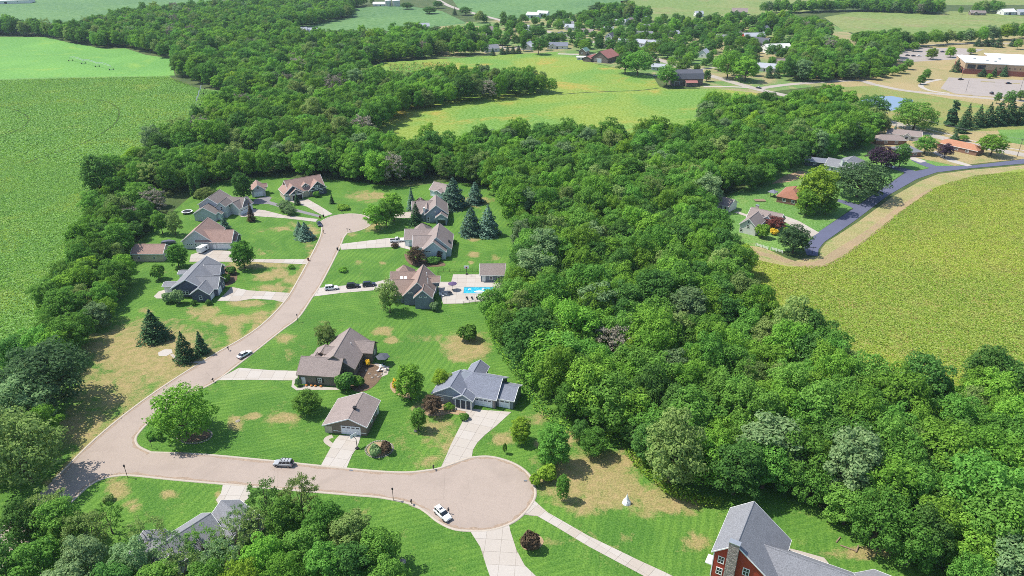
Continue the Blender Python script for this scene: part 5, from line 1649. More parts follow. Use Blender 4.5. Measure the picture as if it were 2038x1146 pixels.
YARD = [
    (372, 866, 777, 122, 'broad', 'bright', "large spreading tree in the stone-edged ring at the street corner"),
    (614, 822, 779, 56, 'round', 'mid', "round green tree on the lawn left of the detached garage"),
    (817, 794, 727, 58, 'oval', 'bright', "bushy yellow-green tree above the gold flowers, between two houses"),
    (833, 856, 811, 32, 'oval', 'mid', "young tree in the thin grass before the slate-roofed house"),
    (862, 824, 785, 40, 'round', 'bronze', "bronze-leaved ornamental tree at the slate-roofed house's front corner"),
    (1037, 881, 831, 42, 'oval', 'yellow', "small yellow-green tree right of the slate-roofed house's drive"),
    (1102, 926, 846, 66, 'oval', 'mid', "bushy dark green tree right of the lower turning circle"),
    (1120, 995, 944, 27, 'oval', 'mid', "slender young tree on the parched lot beside the turning circle"),
    (652, 692, 642, 46, 'rugged', 'olive', "olive green tree behind the house with taupe roofs"),
    (310, 674, 617, 60, 'spruce', 'spruce', "dark broad spruce alone on the lawn left of the lane"),
    (371, 717, 660, 44, 'spruce', 'spruce', "dark spruce beside the hexagonal patio"),
    (403, 703, 660, 30, 'slim', 'spruce', "slim dark spruce right of the hexagonal patio"),
    (487, 533, 478, 46, 'oval', 'mid', "leafy round tree on the strip beside the tan-roofed house's drive"),
    (357, 532, 483, 40, 'oval', 'mid', "round-headed tree in front of the long pale shed"),
    (448, 457, 430, 24, 'spruce', 'blue', "small blue spruce behind the wide garage roof"),
    (501, 440, 405, 17, 'slim', 'bronze', "narrow bronze conifer on the lawn by the curved drive"),
    (597, 468, 440, 24, 'spruce', 'blue', "smaller blue spruce of the pair near the upper turning circle"),
    (609, 475, 442, 36, 'spruce', 'blue', "larger blue spruce of the pair near the upper turning circle"),
    (568, 420, 398, 30, 'rugged', 'silver', "grey-green bushy tree between the two upper drives"),
    (578, 427, 408, 26, 'rugged', 'silver', "lower grey-green bush in front of its taller neighbour by the drives"),
    (592, 407, 383, 13, 'slim', 'spruce', "narrow conifer in front of the dark-gabled garage"),
    (487, 400, 340, 38, 'oval', 'deep', "tall dark cypress-like tree beside the small garage"),
    (386, 394, 345, 12, 'column', 'deep', "left of two columnar cypresses behind the pale blue house"),
    (397, 394, 344, 11, 'column', 'deep', "right of two columnar cypresses behind the pale blue house"),
    (410, 402, 372, 40, 'round', 'olive', "pale olive tree behind the two-storey pale blue house"),
    (324, 465, 416, 34, 'round', 'mid', "round tree left of the trampoline in the back yard"),
    (350, 468, 420, 32, 'rugged', 'olive', "olive tree right beside the round one near the trampoline"),
    (750, 456, 402, 48, 'rugged', 'bright', "bright green tree in front of the clump by the turning circle"),
    (784, 440, 382, 46, 'oval', 'bright', "taller bright tree at the back of the clump by the turning circle"),
    (770, 452, 395, 36, 'rugged', 'mid', "dark middle tree of the clump by the turning circle"),
    (820, 418, 373, 20, 'slim', 'blue', "tall slim blue-grey spruce left of the blue-grey house"),
    (829, 448, 402, 30, 'spruce', 'spruce', "dark spruce at the front corner of the blue-grey house"),
    (903, 412, 353, 54, 'pine', 'blue', "biggest blue-green pine, right of the half-hidden garage"),
    (946, 404, 362, 36, 'pine', 'blue', "smaller blue-green pine at the wood's edge behind the biggest pine"),
    (938, 465, 411, 46, 'pine', 'blue', "left of the paired pines right of the blue-grey house"),
    (972, 467, 408, 46, 'pine', 'blue', "right of the paired pines by the woods"),
    (776, 622, 554, 50, 'rugged', 'olive', "loose grey-green tree at the corner of the steel grey house"),
    (828, 524, 492, 38, 'rugged', 'bronze', "bronze and green bushy tree at the pale blue house's corner"),
    (875, 516, 497, 14, 'rugged', 'bronze', "small bronze shrub tree right of the pale blue house"),
    (932, 676, 645, 42, 'shrub', 'mid', "big rounded bush beside the bare earth at the wood's edge"),
    (880, 778, 734, 40, 'round', 'yellow', "yellow-green bush-like tree behind the slate-roofed house's left wing"),
    (790, 776, 753, 22, 'shrub', 'gold', "gold-flowering bush below the yellow-green tree"),
    (686, 776, 745, 42, 'shrub', 'deep', "dark leafy bush at the olive house's garage corner"),
    (712, 768, 748, 28, 'shrub', 'mid', "green bush in the olive house's stony garden"),
    (733, 728, 716, 12, 'shrub', 'gold', "small gold-flowering plant beside the olive house's patio"),
    (594, 768, 752, 14, 'low', 'silver', "little round grey bush by the olive house's side door"),
    (748, 905, 886, 26, 'low', 'silver', "low grey-green bush in the oval bed beside the short drive"),
    (769, 900, 879, 26, 'shrub', 'bronze', "dark bronze bush in the oval bed beside the short drive"),
    (924, 834, 823, 20, 'low', 'mid', "trimmed round green bush at the top of the wide drive"),
    (893, 814, 802, 24, 'low', 'bright', "green bush under the porch window of the slate-roofed house"),
    (1057, 1092, 1063, 42, 'shrub', 'bronze', "dark bronze bush on the lawn island between two drives"),
    (1040, 1082, 1068, 16, 'low', 'yellow', "pale yellow-green bush left of the dark bronze one"),
    (303, 872, 858, 22, 'low', 'mid', "left green bush of the pair in the corner lawn"),
    (318, 874, 858, 18, 'low', 'mid', "right green bush of the pair in the corner lawn"),
    (216, 998, 986, 22, 'low', 'olive', "low bush round the boulder on the lower left lawn"),
    (683, 540, 531, 20, 'low', 'bright', "round bright bush on the lawn above the parked cars"),
    (684, 416, 407, 26, 'low', 'bright', "long clipped bush above the upper turning circle"),
    (580, 534, 526, 14, 'low', 'mid', "lone low bush on the dry strip beside the lane"),
    (661, 405, 385, 10, 'slim', 'spruce', "tiny conifer at the right corner of the dark-gabled house"),
    (631, 392, 380, 14, 'shrub', 'mid', "round bush at the dark-gabled house's porch"),
    (317, 556, 528, 30, 'shrub', 'mid', "green bush left of the slate blue house"),
    (336, 602, 582, 26, 'shrub', 'silver', "left silvery bush at the slate blue house's corner"),
    (357, 604, 578, 28, 'shrub', 'silver', "right silvery bush at the slate blue house's corner"),
    (386, 607, 597, 14, 'low', 'deep', "left dark bush under the slate blue house's front gable"),
    (416, 606, 596, 14, 'low', 'deep', "right dark bush under the slate blue house's front gable"),
    (462, 545, 530, 22, 'shrub', 'deep', "dark bush in the slate blue house's front bed"),
    (450, 562, 546, 22, 'shrub', 'mid', "pale green bush in the slate blue house's front bed"),
    (470, 424, 408, 14, 'shrub', 'bronze', "bronze bush by the pale blue house's entrance"),
    (860, 596, 582, 20, 'shrub', 'deep', "dark bush against the steel grey house by the patio"),
    (866, 618, 600, 20, 'shrub', 'silver', "silvery bush at the steel grey house's front corner"),
    (862, 522, 511, 30, 'low', 'deep', "dark hedge-like bush before the pale blue house's gable"),
    (905, 486, 476, 10, 'low', 'mid', "small bush beside the blue-grey house's terrace"),
    (786, 492, 483, 16, 'low', 'bronze', "low bronze bush beside the pickup's drive"),
    (1005, 902, 880, 10, 'low', 'mid', "tiny tuft of a bush on the lawn near the wide drive"),
    (1083, 918, 880, 34, 'rugged', 'mid', "smaller leafy tree left against the dark one by the turning circle"),
    (1180, 905, 852, 56, 'rugged', 'mid', "bushy tree at the wood's tip above the parched lot"),
    (1155, 880, 836, 40, 'rugged', 'deep', "dark leafy tree at the wood's edge behind the small yellow-green tree"),
    (1090, 955, 925, 40, 'shrub', 'yellow', "weedy yellow-green brush along the turning circle's right kerb"),
    (1065, 965, 945, 26, 'shrub', 'yellow', "lower weedy brush beside the turning circle"),
    (108, 806, 682, 165, 'broad', 'dusk', "big dark round tree beside the field, its shadow on brown grass"),
    (62, 850, 748, 120, 'round', 'silver', "grey-green tree below the big dark round one by the field"),
    (62, 960, 822, 165, 'broad', 'olive', "very wide olive tree shading the lane's lower end"),
    (-20, 930, 800, 120, 'broad', 'olive', "olive tree cut by the left edge above the lane"),
    (212, 402, 302, 66, 'oval', 'deep', "tall dark tree at the field corner above the back lawns"),
    (140, 650, 572, 84, 'round', 'mid', "round green tree at the field's edge left of the dark trampoline"),
    # blue road
    (1577, 504, 447, 62, 'round', 'dusk', "dense dark round tree at the blue road's end"),
    (1540, 458, 429, 40, 'round', 'red', "red-leaved small tree beside the white cape house"),
    (1517, 473, 445, 30, 'shrub', 'bright', "rounded green bush before the white cape house"),
    (1620, 420, 330, 76, 'oval', 'yellow', "tall yellow-green tree in front of the brick house"),
    (1603, 428, 375, 46, 'oval', 'bright', "lower bright green tree leaning against the tall yellow-green one"),
    (1642, 426, 392, 46, 'round', 'mid', "small round tree right of the tall yellow-green one"),
    (1705, 392, 320, 112, 'broad', 'dusk', "very broad dark maple beside the blue road"),
    (1751, 336, 289, 58, 'round', 'purple', "large purple-leaved maple on the blue road"),
    (1789, 333, 284, 34, 'oval', 'deep', "dark narrow tree right of the large purple maple"),
    (1879, 314, 284, 32, 'round', 'purple', "smaller purple-leaved maple before the orange-roofed ranch"),
    (1839, 306, 268, 42, 'round', 'mid', "round tree left of the smaller purple maple"),
    (1970, 310, 264, 54, 'round', 'bright', "bright round tree right of the orange-roofed ranch"),
    (1900, 278, 263, 20, 'spruce', 'spruce', "small dark conifer behind the orange-roofed ranch"),
    (1917, 280, 268, 20, 'round', 'mid', "small round tree behind the orange-roofed ranch"),
    (1778, 272, 248, 16, 'spruce', 'blue', "blue conifer left of the long ranch with white porch"),
    (1817, 258, 203, 84, 'broad', 'mid', "broad tree with bare leaning trunk beside the village road"),
    (1732, 238, 184, 62, 'broad', 'deep', "large dark tree left of the pond"),
    (1800, 222, 194, 28, 'rugged', 'mid', "tree growing at the pond's bank"),
    (1566, 470, 452, 22, 'shrub', 'yellow', "yellow bush at the white cape house's walk"),
    (1540, 466, 454, 18, 'low', 'gold', "gold flowering plant before the white cape house"),
    (1892, 250, 198, 26, 'column', 'spruce', "tallest slim conifer at the left end of the conifer row"),
    (1918, 256, 206, 30, 'spruce', 'spruce', "second conifer of the row, beside the tallest slim one"),
    (1912, 264, 232, 26, 'spruce', 'spruce', "conifer standing forward of the row's left end"),
    (1942, 252, 208, 30, 'spruce', 'spruce', "third conifer of the row by the playing field"),
    (1962, 250, 204, 32, 'spruce', 'spruce', "fourth conifer of the row by the playing field"),
    (1982, 248, 200, 34, 'pine', 'spruce', "fifth conifer of the row by the playing field"),
    (2004, 247, 196, 34, 'pine', 'spruce', "sixth conifer of the row by the playing field"),
    (2026, 246, 204, 34, 'pine', 'spruce', "conifer at the right end of the row by the playing field"),
    (2005, 212, 178, 24, 'round', 'deep', "dark round tree between conifer row and parking lot, right of two"),
    (1983, 206, 182, 14, 'round', 'deep', "small dark tree below the parking lot, left of two"),
    (2030, 200, 178, 20, 'round', 'mid', "green tree below the parking lot at the right edge"),
    # school grounds
    (1737, 158, 134, 26, 'round', 'bright', "first round tree of the school path row from the wood"),
    (1757, 154, 132, 24, 'round', 'mid', "second round tree of the school path row"),
    (1776, 150, 130, 22, 'round', 'bright', "third round tree of the school path row"),
    (1792, 146, 126, 22, 'round', 'mid', "fourth round tree of the school path row, nearest the lawn"),
    (1832, 168, 148, 16, 'oval', 'mid', "lower tree of the pair on the school lawn"),
    (1842, 158, 136, 16, 'oval', 'mid', "upper tree of the pair on the school lawn"),
    (1902, 143, 116, 20, 'spruce', 'spruce', "dark conifer at the school's left corner"),
    (1955, 152, 136, 20, 'spruce', 'spruce', "left conifer before the school's brick wall"),
    (1977, 153, 133, 14, 'spruce', 'spruce', "middle conifer before the school's brick wall"),
    (1997, 152, 129, 16, 'spruce', 'spruce', "right conifer before the school's brick wall"),
    (1969, 156, 146, 12, 'low', 'bright', "bright bush between the conifers at the school wall"),
    (1852, 118, 94, 22, 'oval', 'yellow', "yellow-green tree between the upper parking rows, left of two"),
    (1890, 114, 92, 20, 'oval', 'yellow', "yellow-green tree between the upper parking rows, right of two"),
    (1800, 100, 82, 20, 'round', 'bright', "bright tree at the left of the upper parking rows"),
    (1818, 102, 82, 20, 'round', 'bright', "bright tree second from the left of the upper parking rows"),
    (1932, 108, 94, 18, 'round', 'yellow', "yellowish round tree at the school's back corner"),
    (1805, 138, 116, 20, 'round', 'mid', "lone tree between the wood and the school lawn"),
    (1945, 92, 72, 16, 'spruce', 'spruce', "first dark conifer behind the school"),
    (1960, 92, 73, 16, 'spruce', 'spruce', "second dark conifer behind the school"),
    (1972, 92, 72, 18, 'spruce', 'spruce', "third dark conifer behind the school"),
    (1986, 94, 70, 20, 'spruce', 'spruce', "fourth and broadest dark conifer behind the school"),
    (2014, 92, 76, 16, 'spruce', 'spruce', "dark conifer right of the tan gap behind the school"),
    (2024, 98, 76, 18, 'round', 'bright', "bright tree right of the tan gap behind the school"),
    # village landmarks
    (1268, 150, 96, 60, 'broad', 'mid', "tall tree clump's front tree right of the rusted barn"),
    (1244, 146, 102, 44, 'round', 'deep', "dark tree against the rusted barn's right side"),
    (1253, 128, 80, 30, 'oval', 'deep', "dark upright tree behind the clump by the rusted barn"),
    (1447, 156, 98, 52, 'broad', 'bright', "big bright tree beside the village road"),
    (1483, 162, 110, 52, 'round', 'bright', "second big bright tree beside the village road"),
    (1326, 172, 128, 44, 'round', 'mid', "tree against the gambrel barn's left end"),
    (1358, 146, 112, 34, 'rugged', 'mid', "loose tree behind the gambrel barn"),
    (1406, 162, 138, 16, 'oval', 'deep', "dark upright tree at the gambrel barn's right end"),
    (1329, 116, 82, 46, 'broad', 'deep', "wide dark tree on the parched village lawn"),
    (1308, 132, 112, 14, 'spruce', 'spruce', "dark conifer beside the village road"),
    (1386, 144, 126, 14, 'oval', 'mid', "small upright tree by the cottage's lane"),
    (1072, 108, 73, 30, 'round', 'deep', "dark oval tree standing at the bean field's edge"),
    (1098, 91, 63, 32, 'round', 'deep', "dark round tree in the village behind the low white wall"),
    (1066, 78, 50, 44, 'broad', 'deep', "widest dark tree in the village's left half"),
    (1000, 90, 76, 26, 'round', 'deep', "round dark tree on green village lawn"),
    (981, 110, 94, 12, 'spruce', 'spruce', "first conifer of the short row by the bean field"),
    (1000, 108, 92, 14, 'spruce', 'spruce', "second conifer of the short row by the bean field"),
    (1010, 107, 91, 14, 'spruce', 'spruce', "third conifer of the short row by the bean field"),
    (1021, 107, 90, 14, 'spruce', 'spruce', "fourth conifer of the short row by the bean field"),
    (1032, 106, 90, 14, 'spruce', 'spruce', "fifth conifer of the short row by the bean field"),
    (1042, 102, 70, 14, 'oval', 'deep', "tall narrow tree at the right end of the conifer row"),
    (810, 18, 4, 26, 'round', 'deep', "round dark tree alone in the far crop field"),
    (856, 27, 12, 30, 'round', 'deep', "dark tree of the far farmstead island"),
    (872, 16, 0, 22, 'round', 'deep', "dark tree behind the far farmstead island"),
    (905, 30, 14, 10, 'spruce', 'spruce', "small dark conifer beside the far farm lane"),
    (926, 30, 12, 28, 'round', 'deep', "dark tree right of the far farm lane"),
    (1530, 155, 132, 16, 'spruce', 'spruce', "left conifer before the white house by the road"),
    (1545, 155, 133, 16, 'spruce', 'spruce', "right conifer before the white house by the road"),
    (1508, 134, 112, 14, 'spruce', 'spruce', "dark conifer on the lawn left of the white-roofed hall"),
    (1494, 132, 112, 14, 'round', 'deep', "dark small tree left of the lawn conifer by the hall"),
]
for i, (px, by, ty, wpx, shp, colr, lab) in enumerate(YARD):
    yard(px, by, ty, wpx, shp, colr, lab, var=i % 2)

# near trees along the lower edge: top pixel, height, width, shape, colour
FRONT = [(75, 985, 11, 9, 'open', 'olive', "airy olive tree over the lane's lowest end"),
         (130, 1030, 10, 8, 'open', 'mid', "airy green tree just below the lane's lowest end"),
         (505, 1015, 10, 7, 'airy', 'olive', "thin olive tree over the hidden roof's right wing"),
         (395, 1052, 10, 7, 'airy', 'mid', "thin green tree at the hidden roof's left end"),
         (470, 1008, 9, 6, 'airy', 'silver', "thin grey-green tree beside the hidden house's drive"),
         (590, 952, 13, 8, 'open', 'olive', "loose-crowned tree reaching over the lower street, right of the hidden roof"),
         (520, 968, 11, 8, 'open', 'deep', "dark loose tree at the drive beside the hidden roof"),
         (560, 1000, 11, 8, 'round', 'mid', "round tree just behind the loose one over the lower street"),
         (640, 1005, 11, 9, 'rugged', 'mid', "leafy tree at the foreground grove's upper right"),
         (695, 1025, 11, 9, 'round', 'olive', "olive round tree in the foreground grove"),
         (750, 1060, 11, 9, 'round', 'mid', "tree at the right end of the foreground grove"),
         (700, 1085, 11, 9, 'rugged', 'deep', "dark tree inside the foreground grove's right half"),
         (770, 1120, 10, 8, 'rugged', 'mid', "lowest tree at the foreground grove's right end"),
         (460, 1030, 11, 8, 'airy', 'olive', "thin-crowned tree in front of the hidden grey roof"),
         (430, 1078, 11, 8, 'airy', 'silver', "thin grey-green tree left across the hidden roof"),
         (600, 1055, 11, 9, 'round', 'mid', "middle tree of the foreground grove"),
         (520, 1075, 11, 9, 'rugged', 'bright', "bright tree below the hidden roof"),
         (640, 1095, 11, 9, 'round', 'mid', "tree low in the middle of the foreground grove"),
         (560, 1120, 11, 9, 'broad', 'bright', "broad bright tree at the lower edge, middle of grove"),
         (470, 1125, 11, 9, 'broad', 'yellow', "yellow-green broad tree at the lower edge"),
         (335, 1062, 11, 8, 'airy', 'silver', "grey-green airy tree on the lower left lawn"),
         (285, 1032, 10, 8, 'airy', 'olive', "airy olive tree nearest the lower left lawn"),
         (205, 1004, 9, 6, 'airy', 'mid', "airy tree whose twigs reach over the lane's end"),
         (350, 1100, 11, 8, 'airy', 'olive', "airy tree left of the hidden house"),
         (250, 1085, 12, 9, 'rugged', 'silver', "grey-green tree low on the left"),
         (160, 1026, 12, 9, 'open', 'olive', "olive tree beside the lane's lower end"),
         (100, 1000, 12, 9, 'round', 'mid', "round tree at the lane's lower end, further left"),
         (30, 1005, 12, 9, 'rugged', 'deep', "dark tree at the left edge below the lane"),
         (150, 1075, 12, 9, 'round', 'silver', "grey-green round tree low in the left corner"),
         (60, 1080, 12, 10, 'round', 'mid', "tree filling the lower left corner, above the lowest"),
         (-20, 1080, 12, 9, 'round', 'deep', "dark tree cut by the left edge, lower corner"),
         (300, 1125, 11, 9, 'rugged', 'mid', "lowest tree left of the hidden house"),
         (210, 1130, 12, 9, 'round', 'deep', "dark tree at the lower edge near the left corner"),
         (110, 1135, 12, 10, 'round', 'silver', "grey tree at the lower edge in the left corner"),
         (400, 1130, 11, 9, 'rugged', 'mid', "tree at the lower edge below the hidden house's left end")]
for i, (px, py, h_, w_, shp, colr, lab) in enumerate(FRONT):
    x, y = G(px, py, h_ - 0.8)
    PLANTED.append((x, y, w_ / 2))
    plant("tree", lab, "tree", x, y, h_, w_, shp, colr, "foreground grove", i % 2)

# --- woods: the nearest 300 trees stand singly, the rest is one woodland
ROADS_W = [ROAD_POLY, bl_up]
vr = np.array(village_road)


def scatter(px, d, jitter=0.36, keep=1.0):
    P = W(px)
    xs = [q[0] for q in P]; ys = [q[1] for q in P]
    X, Y = np.meshgrid(np.arange(min(xs), max(xs), d), np.arange(min(ys), max(ys), d * .87), indexing='ij')
    X = X + (np.arange(X.shape[1]) % 2)[None, :] * d / 2
    X = X + rng.uniform(-jitter, jitter, X.shape) * d
    Y = Y + rng.uniform(-jitter, jitter, X.shape) * d
    ok = in_poly(X, Y, P) & (rng.random(X.shape) < keep)
    return np.stack([X[ok], Y[ok]], 1)


def clear(P, m=2.5):
    ok = np.ones(len(P), bool)
    for x, y, r_ in AVOID:
        ok &= np.hypot(P[:, 0] - x, P[:, 1] - y) > r_ + m
    for x, y, r_ in PLANTED:
        ok &= np.hypot(P[:, 0] - x, P[:, 1] - y) > r_ + 1.2
    for poly_ in ROADS_W:
        ok &= ~in_poly(P[:, 0], P[:, 1], poly_)
    for i in range(len(vr) - 1):
        a, b = vr[i], vr[i + 1]
        tt = np.clip(((P - a) @ (b - a)) / ((b - a) @ (b - a)), 0, 1)
        ok &= np.linalg.norm(P - a - tt[:, None] * (b - a), axis=1) > 7.5
    return P[ok]


ZONES = {
    'east': ([(1040, 500), (1034, 560), (1004, 612), (978, 645), (992, 690), (1028, 742), (1062, 797), (1108, 840), (1172, 864), (1240, 882), (1288, 940), (1350, 982), (1430, 992), (1500, 975), (1580, 1004), (1655, 1050), (1735, 1090), (1820, 1132), (1900, 1190), (2400, 1190), (2400, 765, 15), (2038, 680, 15), (1900, 698, 15), (1790, 706, 15), (1660, 648, 15), (1625, 606, 15), (1545, 566, 15), (1498, 534, 13), (1484, 500, 9), (1425, 458, 6), (1412, 440, 2), (1402, 415), (1432, 386), (1525, 374), (1548, 350), (1600, 332), (1660, 312), (1720, 300), (1762, 280), (1735, 252), (1712, 214, 9), (1672, 180, 12), (1600, 174, 14), (1480, 190, 14), (1404, 188, 14), (1402, 234, 15), (1200, 245, 15), (1060, 244, 15), (950, 250, 15), (850, 258, 15), (795, 270, 15), (745, 272, 6), (700, 300, 5), (600, 300, 8), (480, 298, 10), (365, 292, 12), (255, 312, 10), (195, 338, 6), (196, 385), (255, 394), (330, 390), (400, 377), (480, 361), (560, 347), (650, 354), (760, 374), (860, 358), (950, 376), (1000, 404), (1022, 470)], 7.0),
    'strip': ([(255, 312, 6), (362, 268, 4), (432, 222, 3), (486, 189), (440, 181), (354, 154), (340, 118), (292, 108), (252, 95), (205, 96), (145, 85), (90, 73), (0, 71), (-400, 70), (-400, 40, 13), (0, 38, 13), (100, 44, 13), (180, 36, 13), (215, 22, 13), (330, 10, 13), (420, 4, 13), (520, -4, 13), (600, -8, 13), (700, -2, 13), (700, 14, 13), (640, 24, 13), (570, 40, 13), (600, 60, 13), (700, 62, 13), (830, 54, 13), (930, 50, 13), (962, 62, 10), (945, 84, 6), (905, 104), (990, 107), (870, 114), (762, 123), (690, 150), (780, 142, 13), (860, 136, 13), (950, 134, 13), (1040, 136, 13), (1094, 144, 13), (1106, 188), (960, 200), (818, 223), (758, 260), (700, 302), (600, 312), (400, 312)], 9.0),
    'hedgerow': ([(192, 392), (250, 398), (335, 402), (322, 428), (296, 470), (262, 500), (252, 530), (262, 560), (232, 600), (222, 640), (196, 664), (182, 700), (140, 790), (112, 848), (128, 885), (92, 935), (20, 1000), (-80, 1070), (-300, 1000), (-60, 860), (5, 780), (75, 680), (100, 610), (135, 540), (185, 460)], 7.0),
    'village_wood': ([(1560, 160), (1640, 163), (1720, 157), (1772, 142), (1790, 104, 4), (1740, 98, 13), (1690, 86, 13), (1640, 68, 13), (1655, 50, 12), (1570, 26, 13), (1505, 34, 13), (1512, 60), (1560, 64), (1598, 84), (1575, 112), (1570, 140)], 8.5),
    'far_band': ([(1500, 26), (1620, 21), (1780, 17), (1868, 21), (1880, 10, 13), (1700, 4, 13), (1580, 8, 13)], 9.5),
    'school_hedge': ([(1690, 82), (1800, 91), (1900, 86), (2038, 74), (2400, 70), (2400, 54, 13), (2038, 54, 13), (1920, 62, 13), (1840, 67, 13), (1780, 77, 13), (1720, 70, 13)], 8.5),
    'back_grove': ([(1155, 42), (1290, 42), (1240, 26), (1250, 8, 13), (1190, 12, 13), (1160, 24, 13)], 9.0),
    'grove2': ([(1295, 66), (1330, 68), (1440, 66), (1470, 50), (1440, 38, 12), (1340, 40, 12), (1300, 50, 12)], 10.0),
    'far_left_grove': ([(560, 8), (700, 18), (742, 8), (740, -6, 12), (600, -14, 12), (500, -4, 10)], 9.5),
    'farm_grove': ([(945, 46), (990, 46), (1010, 30, 12), (960, 24, 12)], 9.0),
    'east_band': ([(1830, 24), (1900, 28), (1940, 24), (1990, 20), (1990, 12, 10), (1860, 14, 10)], 12.0),
}
CW = [('open', 'dead', .35), ('round', 'mid', 4), ('rugged', 'mid', 6), ('broad', 'mid', 5), ('rugged', 'bright', 6), ('broad', 'bright', 4), ('round', 'deep', 3), ('rugged', 'deep', 2), ('oval', 'bright', 2), ('rugged', 'olive', 2), ('oval', 'silver', 1.2), ('round', 'yellow', 0.5), ('open', 'olive', 0.6)]
CWp = np.array([c[2] for c in CW]); CWp = CWp / CWp.sum()
allp = []
for zn, (pg, d_) in ZONES.items():
    P = clear(scatter(pg, d_))
    for x, y in P:
        allp.append((x, y, zn))
allp.sort(key=lambda q: math.hypot(q[0], q[1]))
SAY = {'dead': "grey-leaved", 'mid': "mid green", 'bright': "bright green", 'deep': "dark green", 'olive': "olive green", 'silver': "grey-green", 'yellow': "yellow-green"}
SHAPE = {'round': "round", 'oval': "tall oval", 'broad': "broad", 'rugged': "rugged", 'open': "loose"}
MARKS = [("the red house", 50, 105), ("the white pointed tent", 20, 121), ("the slate-roofed house", -5, 162), ("the pool house", -7, 234), ("the paired pines", -12, 280), ("the blue road's end", 116, 256), ("the white cape house", 101, 279), ("the brick house", 131, 317), ("the dark-gabled house", -99, 326), ("the long pale shed", -139, 251), ("the two-storey pale blue house", -132, 300), ("the lane's lower end", -110, 118), ("the hexagonal patio", *hexc), ("the half-hidden garage", -33, 323), ("the slate blue house", -112, 228), ("the bare earth patch", *G(929, 690)), ("the brick house's gazebo", *G(1537, 391)), ("the mown strip's inner corner", *G(1500, 560)), ("the meadow's near corner", *G(1760, 720)), ("the right picture edge", *G(2030, 800)), ("the biggest pine", *G(903, 412)), ("the bottom right corner", *G(1960, 1100)), ("the low shed of slate", 162, 371)]
NTH = ["nearest", "second-nearest", "third-nearest", "fourth-nearest", "fifth-nearest", "sixth-nearest", "seventh-nearest", "eighth-nearest", "ninth-nearest", "tenth-nearest", "eleventh-nearest", "twelfth-nearest", "thirteenth-nearest", "fourteenth-nearest", "fifteenth-nearest", "sixteenth-nearest", "seventeenth-nearest", "eighteenth-nearest", "nineteenth-nearest", "twentieth-nearest"]
named_tree = sum(1 for q in YARD if q[4] in ('round', 'oval', 'broad', 'rugged', 'open')) + len(FRONT)
picks, mass = [], []
for x, y, zn in allp:
    c = int(rng.choice(len(CW), p=CWp))
    shp, colr, _ = CW[c]
    h_ = float(np.clip(rng.normal(14.4, 2.7), 8.5, 20.5))
    if zn == 'hedgerow': h_ *= .74
    if zn == 'strip': h_ *= 1.08
    if zn in ('far_band', 'village_wood', 'back_grove', 'far_left_grove'): h_ *= 1.12
    w_ = 3.2 + h_ * float(rng.uniform(.38, .72))
    px, py = proj(x, y, h_ * .6)
    vis = -20 < px < 2058 and py < 1170
    if len(picks) < 300 - named_tree and vis and zn in ('east', 'hedgerow', 'strip'):
        picks.append((x, y, h_, w_, c))
    elif -500 < px < 2500:
        mass.append((x, y, h_, w_, c))
# each of them is named by the landmark it stands nearest to
byk = {}
for q in picks:
    d_ = [math.hypot(q[0] - m_[1], q[1] - m_[2]) for m_ in MARKS]
    i = int(np.argmin(d_))
    byk.setdefault((i, q[4]), []).append((d_[i], q))
for (i, c), L_ in byk.items():
    L_.sort(key=lambda e: e[0])
    shp, colr, _ = CW[c]
    for j, (dd, q) in enumerate(L_):
        nth = NTH[j] if j < len(NTH) else f"{j + 1}th-nearest"
        lab = f"{nth} {SAY[colr]} {SHAPE[shp]}-crowned woodland tree to {MARKS[i][0]}"
        plant("tree", lab, "tree", q[0], q[1], q[2], q[3], shp, colr, "broadleaf trees of the woods", c % 2)

# small trees between the village houses, too many and too small to name one by one
VP = clear(scatter([(930, 100), (960, 62), (1060, 40), (1150, 34), (1300, 44), (1500, 38), (1600, 70), (1560, 150), (1500, 160), (1400, 150), (1300, 140), (1200, 110), (1100, 100)], 15.5, .42, .9), 1.0)
for x, y in VP:
    h_ = float(rng.uniform(6.5, 14.5)); w_ = h_ * float(rng.uniform(.7, 1.0))
    mass.append((x, y, h_, w_, int(rng.choice([1, 6, 7, 6, 5, 3]))))

# woodland mass: points carrying size, turn and kind; the kinds are instanced on them
mass = np.array(mass)
me = bpy.data.meshes.new("woodland")
me.vertices.add(len(mass))
co = np.zeros((len(mass), 3), np.float32); co[:, :2] = mass[:, :2]
me.vertices.foreach_set("co", co.ravel())
sclv = np.zeros((len(mass), 3), np.float32)
kinds = []
for i, (shp, colr, _) in enumerate(CW):
    kinds.append(proto(shp, colr, i % 2))
for i in range(len(mass)):
    kx = kinds[int(mass[i, 4])]
    sclv[i] = (mass[i, 3] / (2 * kx[3]), mass[i, 3] / (2 * kx[3]), mass[i, 2] / kx[2])
a = me.attributes.new("tsize", 'FLOAT_VECTOR', 'POINT'); a.data.foreach_set("vector", sclv.ravel())
rotv = np.zeros((len(mass), 3), np.float32); rotv[:, 2] = rng.uniform(0, 6.28, len(mass))
a = me.attributes.new("trot", 'FLOAT_VECTOR', 'POINT'); a.data.foreach_set("vector", rotv.ravel())
a = me.attributes.new("tkind", 'INT', 'POINT'); a.data.foreach_set("value", mass[:, 4].astype(np.int32))
me.update()
wood = mesh_obj("woodland", me)
tag(wood, "dense mass of broadleaf woods receding towards the horizon", "woods", None, "stuff")
ng = bpy.data.node_groups.new("woodland_nodes", 'GeometryNodeTree')
ng.interface.new_socket("Geometry", in_out='INPUT', socket_type='NodeSocketGeometry')
ng.interface.new_socket("Geometry", in_out='OUTPUT', socket_type='NodeSocketGeometry')
gin, gout = ng.nodes.new("NodeGroupInput"), ng.nodes.new("NodeGroupOutput")
joinall = ng.nodes.new("GeometryNodeJoinGeometry")
